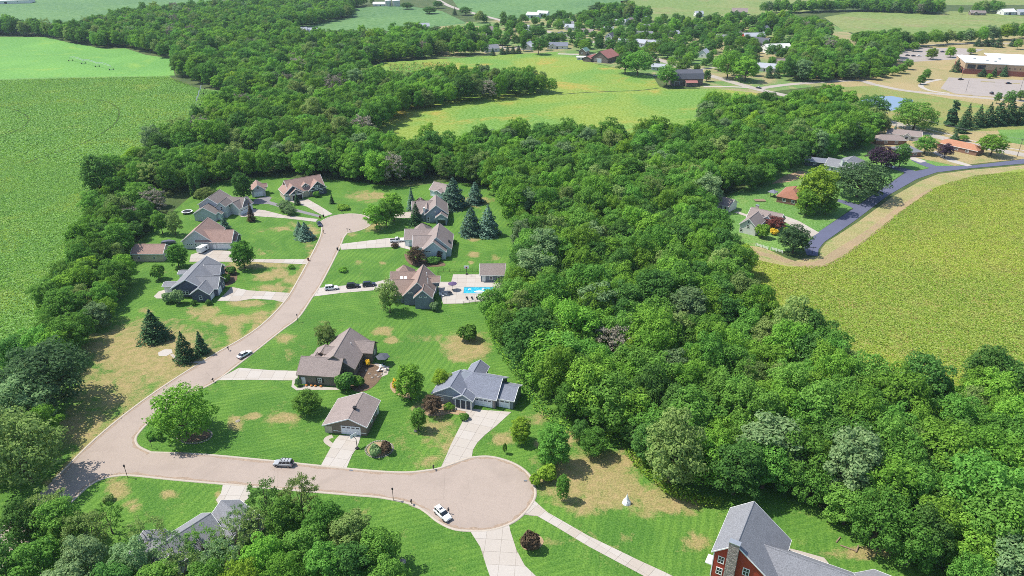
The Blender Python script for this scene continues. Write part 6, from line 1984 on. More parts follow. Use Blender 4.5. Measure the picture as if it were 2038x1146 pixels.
attr_k = ng.nodes.new("GeometryNodeInputNamedAttribute"); attr_k.data_type = 'INT'; attr_k.inputs[0].default_value = "tkind"
attr_s = ng.nodes.new("GeometryNodeInputNamedAttribute"); attr_s.data_type = 'FLOAT_VECTOR'; attr_s.inputs[0].default_value = "tsize"
attr_r = ng.nodes.new("GeometryNodeInputNamedAttribute"); attr_r.data_type = 'FLOAT_VECTOR'; attr_r.inputs[0].default_value = "trot"
# crowns already standing in the scene serve as the kinds
have = {}
for o in COL.objects:
    if o.type == 'MESH' and o.name.startswith("crown"):
        have.setdefault(o.data.name, o)
for i, kx in enumerate(kinds):
    src = have.get(kx[0].name)
    if src is None:
        continue
    oi = ng.nodes.new("GeometryNodeObjectInfo"); oi.transform_space = 'ORIGINAL'; oi.inputs["Object"].default_value = src; oi.inputs["As Instance"].default_value = True
    cmpn = ng.nodes.new("FunctionNodeCompare"); cmpn.data_type = 'INT'; cmpn.operation = 'EQUAL'
    ng.links.new(attr_k.outputs[0], cmpn.inputs["A"] if "A" in cmpn.inputs else cmpn.inputs[2])
    for s_ in cmpn.inputs:
        if s_.name == 'A' and s_.type == 'INT': ng.links.new(attr_k.outputs[0], s_)
        if s_.name == 'B' and s_.type == 'INT': s_.default_value = i
    iop = ng.nodes.new("GeometryNodeInstanceOnPoints")
    ng.links.new(gin.outputs[0], iop.inputs["Points"])
    ng.links.new(cmpn.outputs[0], iop.inputs["Selection"])
    ng.links.new(oi.outputs["Geometry"], iop.inputs["Instance"])
    ng.links.new(attr_r.outputs[0], iop.inputs["Rotation"])
    ng.links.new(attr_s.outputs[0], iop.inputs["Scale"])
    ng.links.new(iop.outputs[0], joinall.inputs[0])
ng.links.new(joinall.outputs[0], gout.inputs[0])
md = wood.modifiers.new("woodland", 'NODES'); md.node_group = ng
print("trees single", len(picks), "mass", len(mass), "village", len(VP))


# --- rough growth: meadow weeds, crop leaves, brush along the wood's edge
def tufts(name, px, d, size, colours, label, cat, tall=0.5, keep=1.0, tilt=.5, extra=()):
    """leafy canopy: cards lying at plant height, tilted every way"""
    P = scatter(px, d, .5, keep)
    sz = np.full(len(P), size)
    for px2, d2, s2 in extra:
        P2 = scatter(px2, d2, .5, keep)
        P = np.concatenate([P, P2]); sz = np.concatenate([sz, np.full(len(P2), s2)])
    m = len(P)
    C = np.stack([P[:, 0], P[:, 1], tall * rng.uniform(.25, 1.0, m)], 1)
    N = rng.normal(size=(m, 3)) * tilt + np.array([0, 0, 1.0])
    V, F_ = cards(C, N, 1.0, rng, .7)
    V = (V.reshape(m, 4, 3) - C[:, None]) * sz[:, None, None] + C[:, None]
    V[:, :, 2] = np.maximum(V[:, :, 2], .03)
    mi = rng.integers(0, len(colours), m)
    me = fast_mesh(name, V.reshape(-1, 3), F_, None, mi, [LEAF[c] if isinstance(c, str) else c for c in colours])
    o = mesh_obj(name, me)
    tag(o, label, cat, None, "stuff")
    return o


WEED = [weedm("meadow_weed", (0.205, 0.340, 0.028), (0.300, 0.420, 0.038), (0.350, 0.380, 0.085), 0.018, 0.08), leafm("weed_straw", (0.32, 0.27, 0.08), (0.48, 0.40, 0.14), .4)]
CORN = [weedm("corn_leaf", (0.105, 0.320, 0.030), (0.150, 0.370, 0.030), (0.250, 0.390, 0.034), 0.012, 0.03, 0.11, 0.6)]
tufts("meadow_weeds", [(2200, 328), (1940, 349), (1885, 364), (1856, 376), (1790, 422), (1725, 474), (1678, 508), (1640, 528), (1570, 531), (1490, 513), (1466, 506), (1450, 540), (1500, 600), (1600, 720), (1760, 790), (2200, 760)], .56, .62, [WEED[0]] * 9 + [WEED[1]], "tall yellow-green weeds covering the meadow on the right", "weeds", .15, tilt=.2)
tufts("crop_leaves", [(-60, 300), (200, 336), (180, 372), (205, 440), (150, 520), (100, 600), (60, 700), (10, 790), (-60, 860), (-160, 860)], .60, .66, [CORN[0]], "green crop plants covering the field on the left", "crop", .18, tilt=.2,
      extra=[([(-80, 162), (150, 155), (335, 152), (400, 178), (478, 187), (430, 232), (355, 276), (295, 312), (200, 336), (-60, 300)], 1.1, 1.15)])
tufts("roadside_brush", [(1290, 925), (1330, 965), (1400, 992), (1440, 1000), (1430, 1014), (1380, 1008), (1330, 990), (1275, 945), (1240, 905), (1260, 895)], .28, .5, ['yellow', 'bright', WEED[0]], "yellow-green brush fringing the wood above the parched lot", "brush", 1.6, tilt=.8)
tufts("field_brush", [(770, 128), (900, 126), (890, 140), (780, 150)], 1.6, 1.6, ['mid', 'olive', WEED[1]], "scrubby brush on the rough ground beyond the tree belt", "brush", 1.8, .6)
tufts("undergrowth", [(1008, 545), (986, 588), (978, 640), (994, 688), (1030, 740), (1064, 795), (1108, 836), (1174, 858), (1244, 876), (1250, 898), (1170, 882), (1098, 856), (1050, 803), (1016, 746), (980, 692), (964, 640), (972, 588), (996, 545)], .45, .6, ['mid', 'bright', 'deep', 'yellow'], "leafy undergrowth along the wood's lawn side", "undergrowth", 2.2, tilt=.8)

# ------------------------------------------------------------------ vehicles
def paint(name, c):
    t = NT(name)
    t.b.inputs["Coat Weight"].default_value = 0.35
    t.b.inputs["Coat Roughness"].default_value = 0.1
    a = t.noise(t.pos(True), 3.0, 2.0)
    return t.out(t.mix(t.ramp(a, .3, .7), k(c, 1.03), k(c, .93)), 0.4)


PAINT = {'white': paint("white_car_paint", (.78, .78, .77)), 'silver': paint("silver_car_paint", (.36, .37, .38)), 'black': paint("black_car_paint", (.018, .018, .022)), 'navy': paint("dark_blue_car_paint", (.03, .04, .065)), 'grey': paint("grey_car_paint", (.12, .125, .135))}
M['tyre'] = plain("tyre_rubber", (.015, .015, .015), .9)
M['rim'] = plain("wheel_rim", (.35, .35, .36), .3, .7)
M['lamp'] = plain("headlamp", (.75, .76, .74), .15)
M['tail'] = plain("tail_lamp", (.35, .012, .012), .25)


def loft(mb, sections, mi=0):
    """sections: list of (x, [(y,z)...]) closed rings"""
    b = len(mb.v)
    n = len(sections[0][1])
    for x, ring in sections:
        mb.v += [(x, y, z) for y, z in ring]
    for i in range(len(sections) - 1):
        for j in range(n):
            q = (j + 1) % n
            mb.f.append((b + i * n + j, b + i * n + q, b + (i + 1) * n + q, b + (i + 1) * n + j)); mb.m.append(mi)
    mb.f.append(tuple(b + j for j in range(n))); mb.m.append(mi)
    mb.f.append(tuple(b + (len(sections) - 1) * n + j for j in reversed(range(n)))); mb.m.append(mi)


def vehicle(kind, label, x, y, heading, colour, name=None, cat=None, group=None, simple=False):
    """x forward, y left"""
    if kind == 'suv': Lh, w, belt, top, hood = 2.35, .93, 1.02, 1.74, 1.0
    elif kind == 'pickup': Lh, w, belt, top, hood = 2.85, .98, 1.08, 1.85, 1.05
    else: Lh, w, belt, top, hood = 2.35, .90, .86, 1.42, .82
    root = empty(name or {'suv': 'parked_suv', 'pickup': 'parked_pickup'}.get(kind, 'parked_car'), (x, y, 0.07), heading)
    tag(root, label, cat or {'suv': 'car', 'pickup': 'pickup'}.get(kind, 'car'), group)
    P = PAINT[colour]
    def ring(wd, zb, zt, r=.12):
        return [(-wd + r, zb), (wd - r, zb), (wd, zb + r), (wd, (zb + zt) / 2 + .08), (wd - .05, zt - r * .6), (wd - r * 1.3, zt), (-wd + r * 1.3, zt), (-wd + .05, zt - r * .6), (-wd, (zb + zt) / 2 + .08), (-wd, zb + r)]
    mb = MB()
    zb = .32
    if kind == 'pickup':
        secs = [(-Lh, ring(w * .95, zb + .12, 1.0)), (-Lh + .1, ring(w, zb, belt)), (-.55, ring(w, zb, belt)), (.9, ring(w, zb, belt)), (1.2, ring(w, zb, belt - .02)), (Lh - .35, ring(w * .98, zb, hood)), (Lh - .04, ring(w * .92, zb + .05, hood - .15)), (Lh, ring(w * .86, zb + .15, hood - .35))]
    else:
        rear = belt if kind == 'suv' else belt + .02
        secs = [(-Lh, ring(w * .88, zb + .15, rear - .12)), (-Lh + .12, ring(w * .96, zb, rear)), (-1.2, ring(w, zb, belt)), (.6, ring(w, zb, belt)), (1.0, ring(w, zb, belt - .01)), (Lh - .5, ring(w * .97, zb, hood - .03)), (Lh - .1, ring(w * .9, zb + .04, hood - .18)), (Lh, ring(w * .8, zb + .12, hood - .36))]
    loft(mb, secs)
    mb.build("body", P, root, smooth=False)
    # greenhouse: dark glass with painted roof
    if kind == 'suv': g_ = [(-2.2, .78, -1.95, .66), (1.02, .80, .42, .68)]
    elif kind == 'pickup': g_ = [(-.62, .84, -.5, .70), (1.25, .84, .62, .72)]
    else: g_ = [(-1.85, .74, -1.05, .58), (1.05, .78, .25, .62)]
    (xr, wr, xrt, wrt), (xf, wf, xft, wft) = g_
    zt_ = top - .05
    def frus(m_, x0, x1, w0, w1, z0, X0, X1, W0, W1, z1):
        m_.hexa([(x0, -w0, z0), (x1, -w1, z0), (x1, w1, z0), (x0, w0, z0), (X0, -W0, z1), (X1, -W1, z1), (X1, W1, z1), (X0, W0, z1)])
    mb = MB(); frus(mb, xr, xf, wr, wf, belt - .03, xrt, xft, wrt, wft, zt_); mb.build("glasshouse", M['glass'], root)
    mb = MB(); frus(mb, xrt - .04, xft + .04, wrt + .03, wft + .03, zt_ - .02, xrt + .12, xft - .10, wrt - .06, wft - .06, top + .03)
    ro = mb.build("roof_panel", P, root)
    if not simple:
        mb = MB()
        for sy in (-1, 1):
            for tt in ((.02, .07), (.36, .42), (.70, .76)) if kind != 'sedan' else ((.34, .42),):
                for (t0, t1) in (tt,):
                    x0, x1 = xr + (xf - xr) * t0, xr + (xf - xr) * t1
                    X0, X1 = xrt + (xft - xrt) * t0, xrt + (xft - xrt) * t1
                    mb.hexa([(x0, sy * (wr - .01), belt - .03), (x1, sy * (wr - .01), belt - .03), (x1, sy * (wr + .03), belt - .03), (x0, sy * (wr + .03), belt - .03),
                             (X0, sy * (wrt - .01), zt_), (X1, sy * (wrt - .01), zt_), (X1, sy * (wrt + .03), zt_), (X0, sy * (wrt + .03), zt_)])
        mb.build("pillars", P, root)
        if kind == 'pickup':
            mb = MB(); mb.box(-Lh + .18, -.72, -w + .14, w - .14, .98, belt + .012); mb.build("load_bed", M['dark'], root)
        if kind == 'suv':
            for sy in (-1, 1):
                mb = MB(); mb.box(xrt + .3, xft - .3, sy * .56 - .025, sy * .56 + .025, top + .03, top + .09); mb.build("roof_rail", M['dark'], ro)
        for sx in (1, -1):
            mb = MB(); xx = sx * (Lh - .02)
            mb.box(min(xx, xx - sx * .14), max(xx, xx - sx * .14), -w * .84, w * .84, .30, .50); mb.build("bumper", M['dark'], root)
        for sy in (-1, 1):
            mb = MB(); mb.box(.80, .98, sy * (w + .02) - .09, sy * (w + .02) + .09, belt - .02, belt + .13); mb.build("wing_mirror", P, root)
    for sy in (-1, 1):
        mb = MB(); mb.box(Lh - .22, Lh - .01, sy * w * .62 - .17, sy * w * .62 + .17, hood - .36, hood - .20); mb.build("headlight", M['lamp'], root)
        mb = MB(); mb.box(-Lh - .02, -Lh + .12, sy * w * .80 - .09, sy * w * .80 + .09, belt - .32, belt - .06); mb.build("tail_light", M['tail'], root)
        for sx in (1.42, -1.42) if kind != 'pickup' else (1.75, -1.75):
            r_ = .36 if kind != 'sedan' else .33
            mb = MB(); mb.cyl((sx, sy * (w - .20), r_), (sx, sy * (w + .015), r_), r_, r_, 16)
            wh = mb.build("wheel", M['tyre'], root)
            mb = MB(); mb.cyl((sx, sy * (w - .02), r_), (sx, sy * (w + .03), r_), r_ * .62, r_ * .55, 12); mb.build("rim", M['rim'], wh)
    return root, ro


def aim(rear, front):
    a, b = G(*rear), G(*front)
    return math.atan2(b[1] - a[1], b[0] - a[0])


def at(px, py):
    return G(px, py)


x, y = at(565, 926); r0, ro = vehicle('suv', "silver-grey off-road car with spare wheel on the lower street", x, y, math.pi - .08, 'silver')
for i in (-1.3, -.55, .2):  # dark cross bands of the roof
    mb = MB(); mb.box(i - .07, i + .07, -.64, .64, 1.775, 1.80); mb.build("roof_bar", M['dark'], ro)
mb = MB(); mb.cyl((-2.36, 0, .95), (-2.60, 0, .95), .36, .36, 16); sw = mb.build("spare_wheel", M['tyre'], r0)
mb = MB(); mb.cyl((-2.58, 0, .95), (-2.62, 0, .95), .30, .30, 16); mb.build("wheel_cover", M['white'], sw)
x, y = at(881, 1027); r0, ro = vehicle('suv', "white off-road car parked at the lower turning circle's kerb", x, y, aim((866, 1010), (896, 1037)), 'white')
mb = MB(); mb.box(-.75, -.25, -.42, .42, 1.772, 1.80); mb.build("sunroof", M['glass'], ro)
x, y = at(487, 708); vehicle('sedan', "white saloon car driving up the lane", x, y, aim((486, 719), (507, 707)), 'white')
x, y = at(660, 576); vehicle('suv', "white car on the drive nearest the lane, first of three", x, y, aim((645, 577), (675, 574)), 'white')
x, y = at(703, 572); vehicle('suv', "black car in the middle of three on the drive", x, y, aim((690, 573), (716, 571)), 'black')
x, y = at(735, 569); vehicle('suv', "dark car nearest the steel grey house, last of three", x, y, aim((720, 570), (750, 567)), 'navy')
x, y = at(636, 448); vehicle('sedan', "dark blue car parked beside the upper turning circle", x, y, aim((632, 440), (640, 455)), 'navy')
x, y = at(790, 481); vehicle('pickup', "white pickup truck on the pale blue house's drive", x, y, aim((776, 482), (804, 480)), 'white')
x, y = at(1770, 333); vehicle('suv', "white car beside the purple maple's drive", x, y, aim((1762, 331), (1778, 335)), 'white')
x, y = at(1510, 176); vehicle('sedan', "dark car driving on the village road junction", x, y, aim((1500, 175), (1520, 178)), 'black', simple=True)
for px, py, c, lab in ((1912, 159, 'black', "dark car at the top of the school parking lot"), (2007, 167, 'black', "dark car at the right of the school parking lot"),
                       (1806, 111, 'grey', "grey car, first from left in the upper school lot"), (1818, 112, 'navy', "dark blue car, second from left in the upper school lot"), (1829, 112, 'white', "white car, third from left in the upper school lot"), (1876, 104, 'black', "black car in the upper school lot between yellow trees"), (1915, 112, 'white', "white car beside the school's back corner")):
    x, y = at(px, py); vehicle('sedan', lab, x, y, .1, c, simple=True)
x, y = at(1973, 187); vehicle('suv', "dark car parked near the lot's lower trees", x, y, 1.3, 'black', simple=True)

# box trailer by the tan-roofed house
x, y = at(405, 501)
tr = empty("box_trailer", (x, y, 0.07), aim((400, 503), (420, 492))); tag(tr, "white box trailer parked against the tan-roofed house", "trailer")
mb = MB(); mb.box(-2.4, 2.2, -1.05, 1.05, .55, 2.5); mb.build("body", M['white'], tr)
mb = MB(); mb.box(-2.45, 2.25, -1.1, 1.1, 2.5, 2.58); mb.build("roof", M['r_white'], tr)
mb = MB(); mb.box(2.2, 3.4, -.06, .06, .5, .62); mb.build("drawbar", M['dark'], tr)
for sy in (-1, 1):
    for sx in (-.45, .45):
        mb = MB(); mb.cyl((sx, sy * .85, .34), (sx, sy * 1.08, .34), .34, .34, 14); wh = mb.build("wheel", M['tyre'], tr)
        mb = MB(); mb.cyl((sx, sy * 1.06, .34), (sx, sy * 1.1, .34), .2, .2, 10); mb.build("rim", M['rim'], wh)
mb = MB(); mb.box(.4, 1.1, -1.08, -1.04, 1.2, 2.0); mb.build("window", M['glass'], tr)

# ------------------------------------------------------------------ small things
def trampoline(px, py, lab, rim):
    x, y = at(px, py)
    t_ = empty("trampoline", (x, y, 0.03)); tag(t_, lab, "trampoline", "trampolines")
    n = 24; R_ = 2.2
    mb = MB(); mb.lathe([(R_ - .3, .86), (R_ - .3, .92), (R_ + .12, .90), (R_ + .12, .82), (R_ - .3, .86)], n); mb.build("rim_pad", rim, t_)
    mb = MB(); mb.lathe([(R_ - .32, .85), (.01, .80)], n); mb.build("mat", M['dark'], t_)
    for i in range(6):
        a = i * math.pi / 3
        mb = MB(); mb.cyl((R_ * math.cos(a), R_ * math.sin(a), 0), (R_ * math.cos(a), R_ * math.sin(a), .85), .05, .05, 6); mb.build("leg", M['steel'], t_)


trampoline(373, 424, "round trampoline with pale rim beside the pale blue house", M['white'])
trampoline(207, 622, "round trampoline with grey rim under the field-side trees", M['steel'])


def hoop(px, py, rz, lab, tall=3.6):
    x, y = at(px, py)
    h_ = empty("basketball_hoop", (x, y, 0.05), rz); tag(h_, lab, "basketball hoop", "basketball hoops")
    mb = MB(); mb.cyl((0, 0, 0), (0, 0, 2.9), .08, .08, 8); mb.cyl((0, 0, 2.9), (1.0, 0, 3.3), .07, .07, 8); mb.build("pole", M['dark'], h_)
    mb = MB(); mb.box(1.0, 1.06, -.9, .9, 2.9, 4.0); bb = mb.build("backboard", M['white'], h_)
    mb = MB(); mb.box(1.062, 1.075, -.3, .3, 3.1, 3.5); mb.build("target_square", M['tail'], bb)
    mb = MB()
    for i in range(12):
        a, b = i * math.pi / 6, (i + 1) * math.pi / 6
        mb.cyl((1.35 + .23 * math.cos(a), .23 * math.sin(a), 3.05), (1.35 + .23 * math.cos(b), .23 * math.sin(b), 3.05), .02, .02, 5)
    mb.build("rim", M['tail'], h_)
    mb = MB(); mb.box(-.4, .4, -.4, .4, 0, .25); mb.build("base", M['dark'], h_)


hoop(711, 893, 2.4, "basketball hoop at the detached garage's drive")
hoop(929, 546, -1.57, "basketball hoop behind the pool's concrete court")


def mailbox(px, py, lab, rz=0.0):
    x, y = at(px, py)
    m_ = empty("mailbox", (x, y, 0.03), rz); tag(m_, lab, "mailbox", "mailboxes at the kerbs")
    mb = MB(); mb.box(-.06, .06, -.06, .06, 0, 1.1); mb.box(-.06, .06, -.5, .1, .92, 1.02); mb.build("post", M['dark'], m_)
    mb = MB()
    rings = [(-.16, 1.02), (.16, 1.02), (.16, 1.2), (.1, 1.31), (0, 1.35), (-.1, 1.31), (-.16, 1.2)]
    A = [(a, -.58, z) for a, z in rings]; B2 = [(a, .12, z) for a, z in rings]
    mb.poly(A); mb.poly(B2[::-1])
    for i in range(7):
        j = (i + 1) % 7
        mb.poly([A[i], B2[i], B2[j], A[j]])
    mb.build("box", M['dark'], m_)
    mb = MB(); mb.box(.165, .18, -.3, -.25, 1.15, 1.4); mb.build("flag", M['tail'], m_)


for px, py, lab in ((425, 760, "mailbox at the drive mouth of the olive grey house"), (455, 697, "mailbox by the paired spruces beside the lane"), (863, 934, "mailbox at the foot of the slate house's wide drive"),
                    (819, 1003, "mailbox on the lower kerb near the white off-road car"), (681, 424, "mailbox below the long clipped bush at the turning circle"), (697, 461, "mailbox on the right side of the upper turning circle"), (644, 464, "mailbox left of the lane below the dark blue car")):
    mailbox(px, py, lab)


def bin_(px, py, c, lab):
    x, y = at(px, py)
    b = empty("wheelie_bin", (x, y, 0.05)); tag(b, lab, "bin", "wheeled bins at the kerb")
    mb = MB(); mb.hexa([(-.24, -.24, .1), (.24, -.24, .1), (.24, .24, .1), (-.24, .24, .1), (-.32, -.32, 1.0), (.32, -.32, 1.0), (.32, .32, 1.0), (-.32, .32, 1.0)]); mb.build("body", M[c], b)
    mb = MB(); mb.hexa([(-.35, -.35, 1.0), (.35, -.35, 1.0), (.35, .35, 1.0), (-.35, .35, 1.0), (-.3, -.3, 1.1), (.3, -.3, 1.1), (.3, .3, 1.1), (-.3, .3, 1.1)]); mb.build("lid", M['dark'], b)
    for sx in (-.22, .22):
        mb = MB(); mb.cyl((sx, .26, .12), (sx + .06, .26, .12), .12, .12, 10); mb.build("wheel", M['tyre'], b)


M['bin_red'] = plain("bin_rust", (.30, .075, .04), .6)
bin_(637, 434, 'bin_red', "rust-coloured bin beside the curved drive's mouth")
bin_(644, 432, 'dark', "black bin right of the rust-coloured one")
bin_(614, 519, 'bin_red', "rust-coloured bin at the tan-roofed house's drive mouth")
bin_(672, 498, 'dark', "dark bin at the pickup's drive mouth")


def pole(px, by, ty, lab, r_=.07, sign=False, name="lamp_post", cat="lamp post", arm=False):
    x, y = at(px, by)
    h_ = height_px(px, by, ty)
    p_ = empty(name, (x, y, 0.03)); tag(p_, lab, cat)
    mb = MB(); mb.cyl((0, 0, 0), (0, 0, h_), r_, r_ * .8, 8); mb.build("pole", M['dark'], p_)
    if arm:
        mb = MB(); mb.box(-1.2, 1.2, -.08, .08, h_ - .5, h_ - .34); mb.box(-1.0, -.9, -.05, .05, h_ - .34, h_); mb.box(.9, 1.0, -.05, .05, h_ - .34, h_); mb.build("crossarm", M['dark'], p_)
    elif sign:
        mb = MB(); mb.box(-.45, .45, -.03, .03, h_ - .25, h_); mb.build("sign_plate", M['dark'], p_)
    else:
        mb = MB(); mb.lathe([(.02, h_), (.2, h_ + .05), (.16, h_ + .4), (.24, h_ + .45), (.02, h_ + .65)], 8); mb.build("lantern", M['dark'], p_)
    return p_


pole(254, 950, 929, "thin dark lamp post at the lower left kerb")
pole(783, 996, 975, "thin dark lamp post on the lower street's kerb")
pole(593, 641, 628, "thin dark lamp post halfway up the lane")
pole(692, 462, 455, "thin signpost on the upper turning circle's right edge", .04, True, "signpost", "signpost")
pole(303, 892, 880, "small dark lamp post in the corner lawn beside two bushes", .05)
pole(1616, 506, 491, "short dark post with crossarm at the blue road's end", .08, False, "utility_post", "post", True)
# power poles and wires on the right
M['wire'] = plain('wire_grey', (.22, .23, .24), .6)
PP = [(1695, 236, 205), (1800, 262, 214), (2024, 312, 262)]
tops = []
for (px, by, ty), lab in zip(PP, ("wooden power pole left of the village road trees", "wooden power pole beside the broad leaning tree", "wooden power pole near the right edge by the road")):
    x, y = at(px, by); h_ = 10.5
    p_ = empty("power_pole", (x, y, 0)); tag(p_, lab, "power pole", "power poles along the village road")
    mb = MB(); mb.cyl((0, 0, 0), (0, 0, h_), .16, .11, 8); mb.build("mast", M['pole_wood'], p_)
    mb = MB(); mb.box(-.9, .9, -.06, .06, h_ - .7, h_ - .55); mb.build("crossarm", M['pole_wood'], p_)
    tops.append((x, y, h_ - .5))
for i in range(2):
    a, b = np.array(tops[i]), np.array(tops[i + 1])
    for off, nm in ((-.8, "outer"), (.8, "inner")):
        mb = MB(); pr = None
        for j in range(13):
            s = j / 12
            q = a + (b - a) * s; q[0] += off; q[2] -= 4 * 1.1 * s * (1 - s)
            if pr is not None: mb.cyl(tuple(pr), tuple(q), .025, .025, 4, caps=False)
            pr = q.copy()
        o = mb.build("power_line", M['wire'])
        tag(o, f"{nm} power line of the {'left' if i == 0 else 'right'} span beside the village road", "power line", "power lines")

# white rail fence
def rail_fence(p0, p1, lab):
    a, b = np.array(G(*p0)), np.array(G(*p1))
    L_ = np.linalg.norm(b - a)
    f_ = empty("rail_fence", (*a, 0.02), math.atan2(b[1] - a[1], b[0] - a[0])); tag(f_, lab, "fence", "white rail fences")
    n = max(2, round(L_ / 2.2))
    for i in range(n + 1):
        mb = MB(); xx = L_ * i / n; mb.box(xx - .08, xx + .08, -.08, .08, 0, 1.25); mb.build("post", M['white'], f_)
    for z in (.35, .7, 1.05):
        mb = MB(); mb.box(0, L_, .085, .12, z - .08, z + .08); mb.build("rail", M['white'], f_)


rail_fence((1504, 489), (1528, 497), "left white rail fence behind the meadow's cut strip")
rail_fence((1534, 497), (1557, 504), "right white rail fence next to the dense dark tree")

# --- swimming pool
pc = G(893 + 60, 577)
px0, px1, py0, py1 = -17.0, -6.2, 221.3, 226.0
pool = empty("swimming_pool", ((px0 + px1) / 2, (py0 + py1) / 2, 0)); tag(pool, "rectangular swimming pool with turquoise water beside the steel grey house", "pool")
cx0, cy0 = (px0 + px1) / 2, (py0 + py1) / 2
hw, hd = (px1 - px0) / 2, (py1 - py0) / 2
mb = MB(); mb.box(-hw, hw, -hd, hd, .08, .10); mb.build("water", M['pool'], pool)
mb = MB()
for (a0, a1, b0, b1) in ((-hw - .4, hw + .4, hd, hd + .4), (-hw - .4, hw + .4, -hd - .4, -hd), (-hw - .4, -hw, -hd, hd), (hw, hw + .4, -hd, hd)):
    mb.box(a0, a1, b0, b1, .08, .19)
mb.build("coping", M['concrete_c'], pool)
def floatie(x, y, rx, ry, lab, ring=False):
    o = empty("pool_float", (x, y, .10)); tag(o, lab, "pool float", "floats on the pool")
    mb = MB()
    prof = [(.05, .16), (.9, .2), (1.0, .12), (.9, .02), (.05, .0)] if not ring else [(.5, .1), (.6, .22), (.85, .22), (1.0, .1), (.85, .0), (.6, .0), (.5, .1)]
    mb.lathe(prof, 20)
    mb.v = [(a * rx, b * ry, c) for a, b, c in mb.v]
    mb.build("cushion", M['white'], o)
floatie(-11.4, 222.5, 1.9, .75, "long white float on the pool nearest the patio")
floatie(-8.0, 223.0, 1.2, .7, "short white float at the pool's right end")
floatie(-15.0, 224.2, .55, .55, "white swim ring at the pool's left end", True)
floatie(-10.2, 224.4, .5, .5, "white swim ring in the pool's middle", True)

def iron_fence(pts, lab):
    P = [np.array(G(*q)) for q in pts]
    f_ = empty("iron_fence", (*P[0], 0.02)); tag(f_, lab, "fence", "black fences round the pool")
    o = P[0]
    for a, b in zip(P[:-1], P[1:]):
        L_ = np.linalg.norm(b - a); n = max(1, round(L_ / 2.2))
        for i in range(n + 1):
            q = a + (b - a) * i / n - o
            mb = MB(); mb.box(q[0] - .05, q[0] + .05, q[1] - .05, q[1] + .05, 0, 1.35); mb.build("post", M['dark'], f_)
        for z in (.2, .75, 1.25):
            mb = MB(); mb.cyl((*(a - o), z), (*(b - o), z), .028, .028, 5); mb.build("rail", M['dark'], f_)
iron_fence([(871, 560), (872, 541), (951, 541)], "black metal fence behind the pool court")
iron_fence([(922, 606), (958, 602), (1000, 602)], "black metal fence along the pool's lawn side")

def parasol(px, py, mat, lab, r_=1.6, n=8, h_=2.5):
    x, y = at(px, py)
    o = empty("parasol", (x, y, .07)); tag(o, lab, "parasol", "garden parasols")
    mb = MB(); mb.cyl((0, 0, 0), (0, 0, h_ + .5), .04, .04, 6); mb.build("pole", M['dark'], o)
    mb = MB(); mb.lathe([(r_, h_ - .12), (r_, h_), (.05, h_ + .55)], n); mb.build("canopy", mat, o)
    mb = MB(); mb.lathe([(.02, .12), (.35, .1), (.38, 0)], 10); mb.build("foot", M['dark'], o)
M['purple_cloth'] = plain("purple_cloth", (.11, .075, .16), .9)
parasol(901, 577, M['purple_cloth'], "purple parasol on the pool patio")
parasol(763, 724, M['w_char'], "black hexagonal parasol on the olive house's patio", 2.1, 6)

def chair(x, y, rz, mat, lab, grp, long=False):
    o = empty("sun_lounger" if long else "garden_chair", (x, y, .07), rz); tag(o, lab, "lounger" if long else "chair", grp)
    L_ = 1.2 if long else .5
    mb = MB(); mb.box(-.28, .28, -L_ / 2, L_ / 2, .36, .44); mb.build("seat", mat, o)
    mb = MB(); mb.hexa([(-.28, L_ / 2 - .04, .4), (.28, L_ / 2 - .04, .4), (.28, L_ / 2 + .04, .4), (-.28, L_ / 2 + .04, .4), (-.28, L_ / 2 + .3, .95), (.28, L_ / 2 + .3, .95), (.28, L_ / 2 + .38, .95), (-.28, L_ / 2 + .38, .95)]); mb.build("backrest", mat, o)
    for sx in (-.25, .25):
        for sy in (-L_ / 2 + .05, L_ / 2 - .05):
            mb = MB(); mb.box(sx - .03, sx + .03, sy - .03, sy + .03, 0, .36); mb.build("leg", mat, o)
words = ["first", "second", "third", "fourth", "fifth", "sixth"]
for i, (px, py) in enumerate(((757, 733), (764, 731), (760, 738), (768, 736), (752, 740))):
    x, y = at(px, py); chair(x, y, i * 1.3, M['white'], f"white garden chair on the olive house's patio, {words[i]} from house", "white patio chairs")
for i, (px, py) in enumerate(((876, 588), (882, 590), (888, 588), (880, 584))):
    x, y = at(px, py); chair(x, y, i * 1.1 + .4, M['white'], f"white garden chair at the pool's patio, {words[i]} from house", "white pool chairs")
for i, px in enumerate((929, 939, 949)):
    x, y = at(px, 594); chair(x, y, math.pi, M['dark'], f"dark lounger on the pool's lawn side, {words[i]} from left", "dark pool loungers", True)
x, y = at(896, 586)
tb = empty("garden_table", (x, y, .07)); tag(tb, "round dark garden table beside the purple parasol", "table")
mb = MB(); mb.lathe([(.02, .74), (.7, .74), (.7, .70), (.02, .70)], 16); mb.build("table_top", M['dark'], tb)
mb = MB(); mb.cyl((0, 0, 0), (0, 0, .7), .06, .06, 8); mb.build("leg", M['dark'], tb)

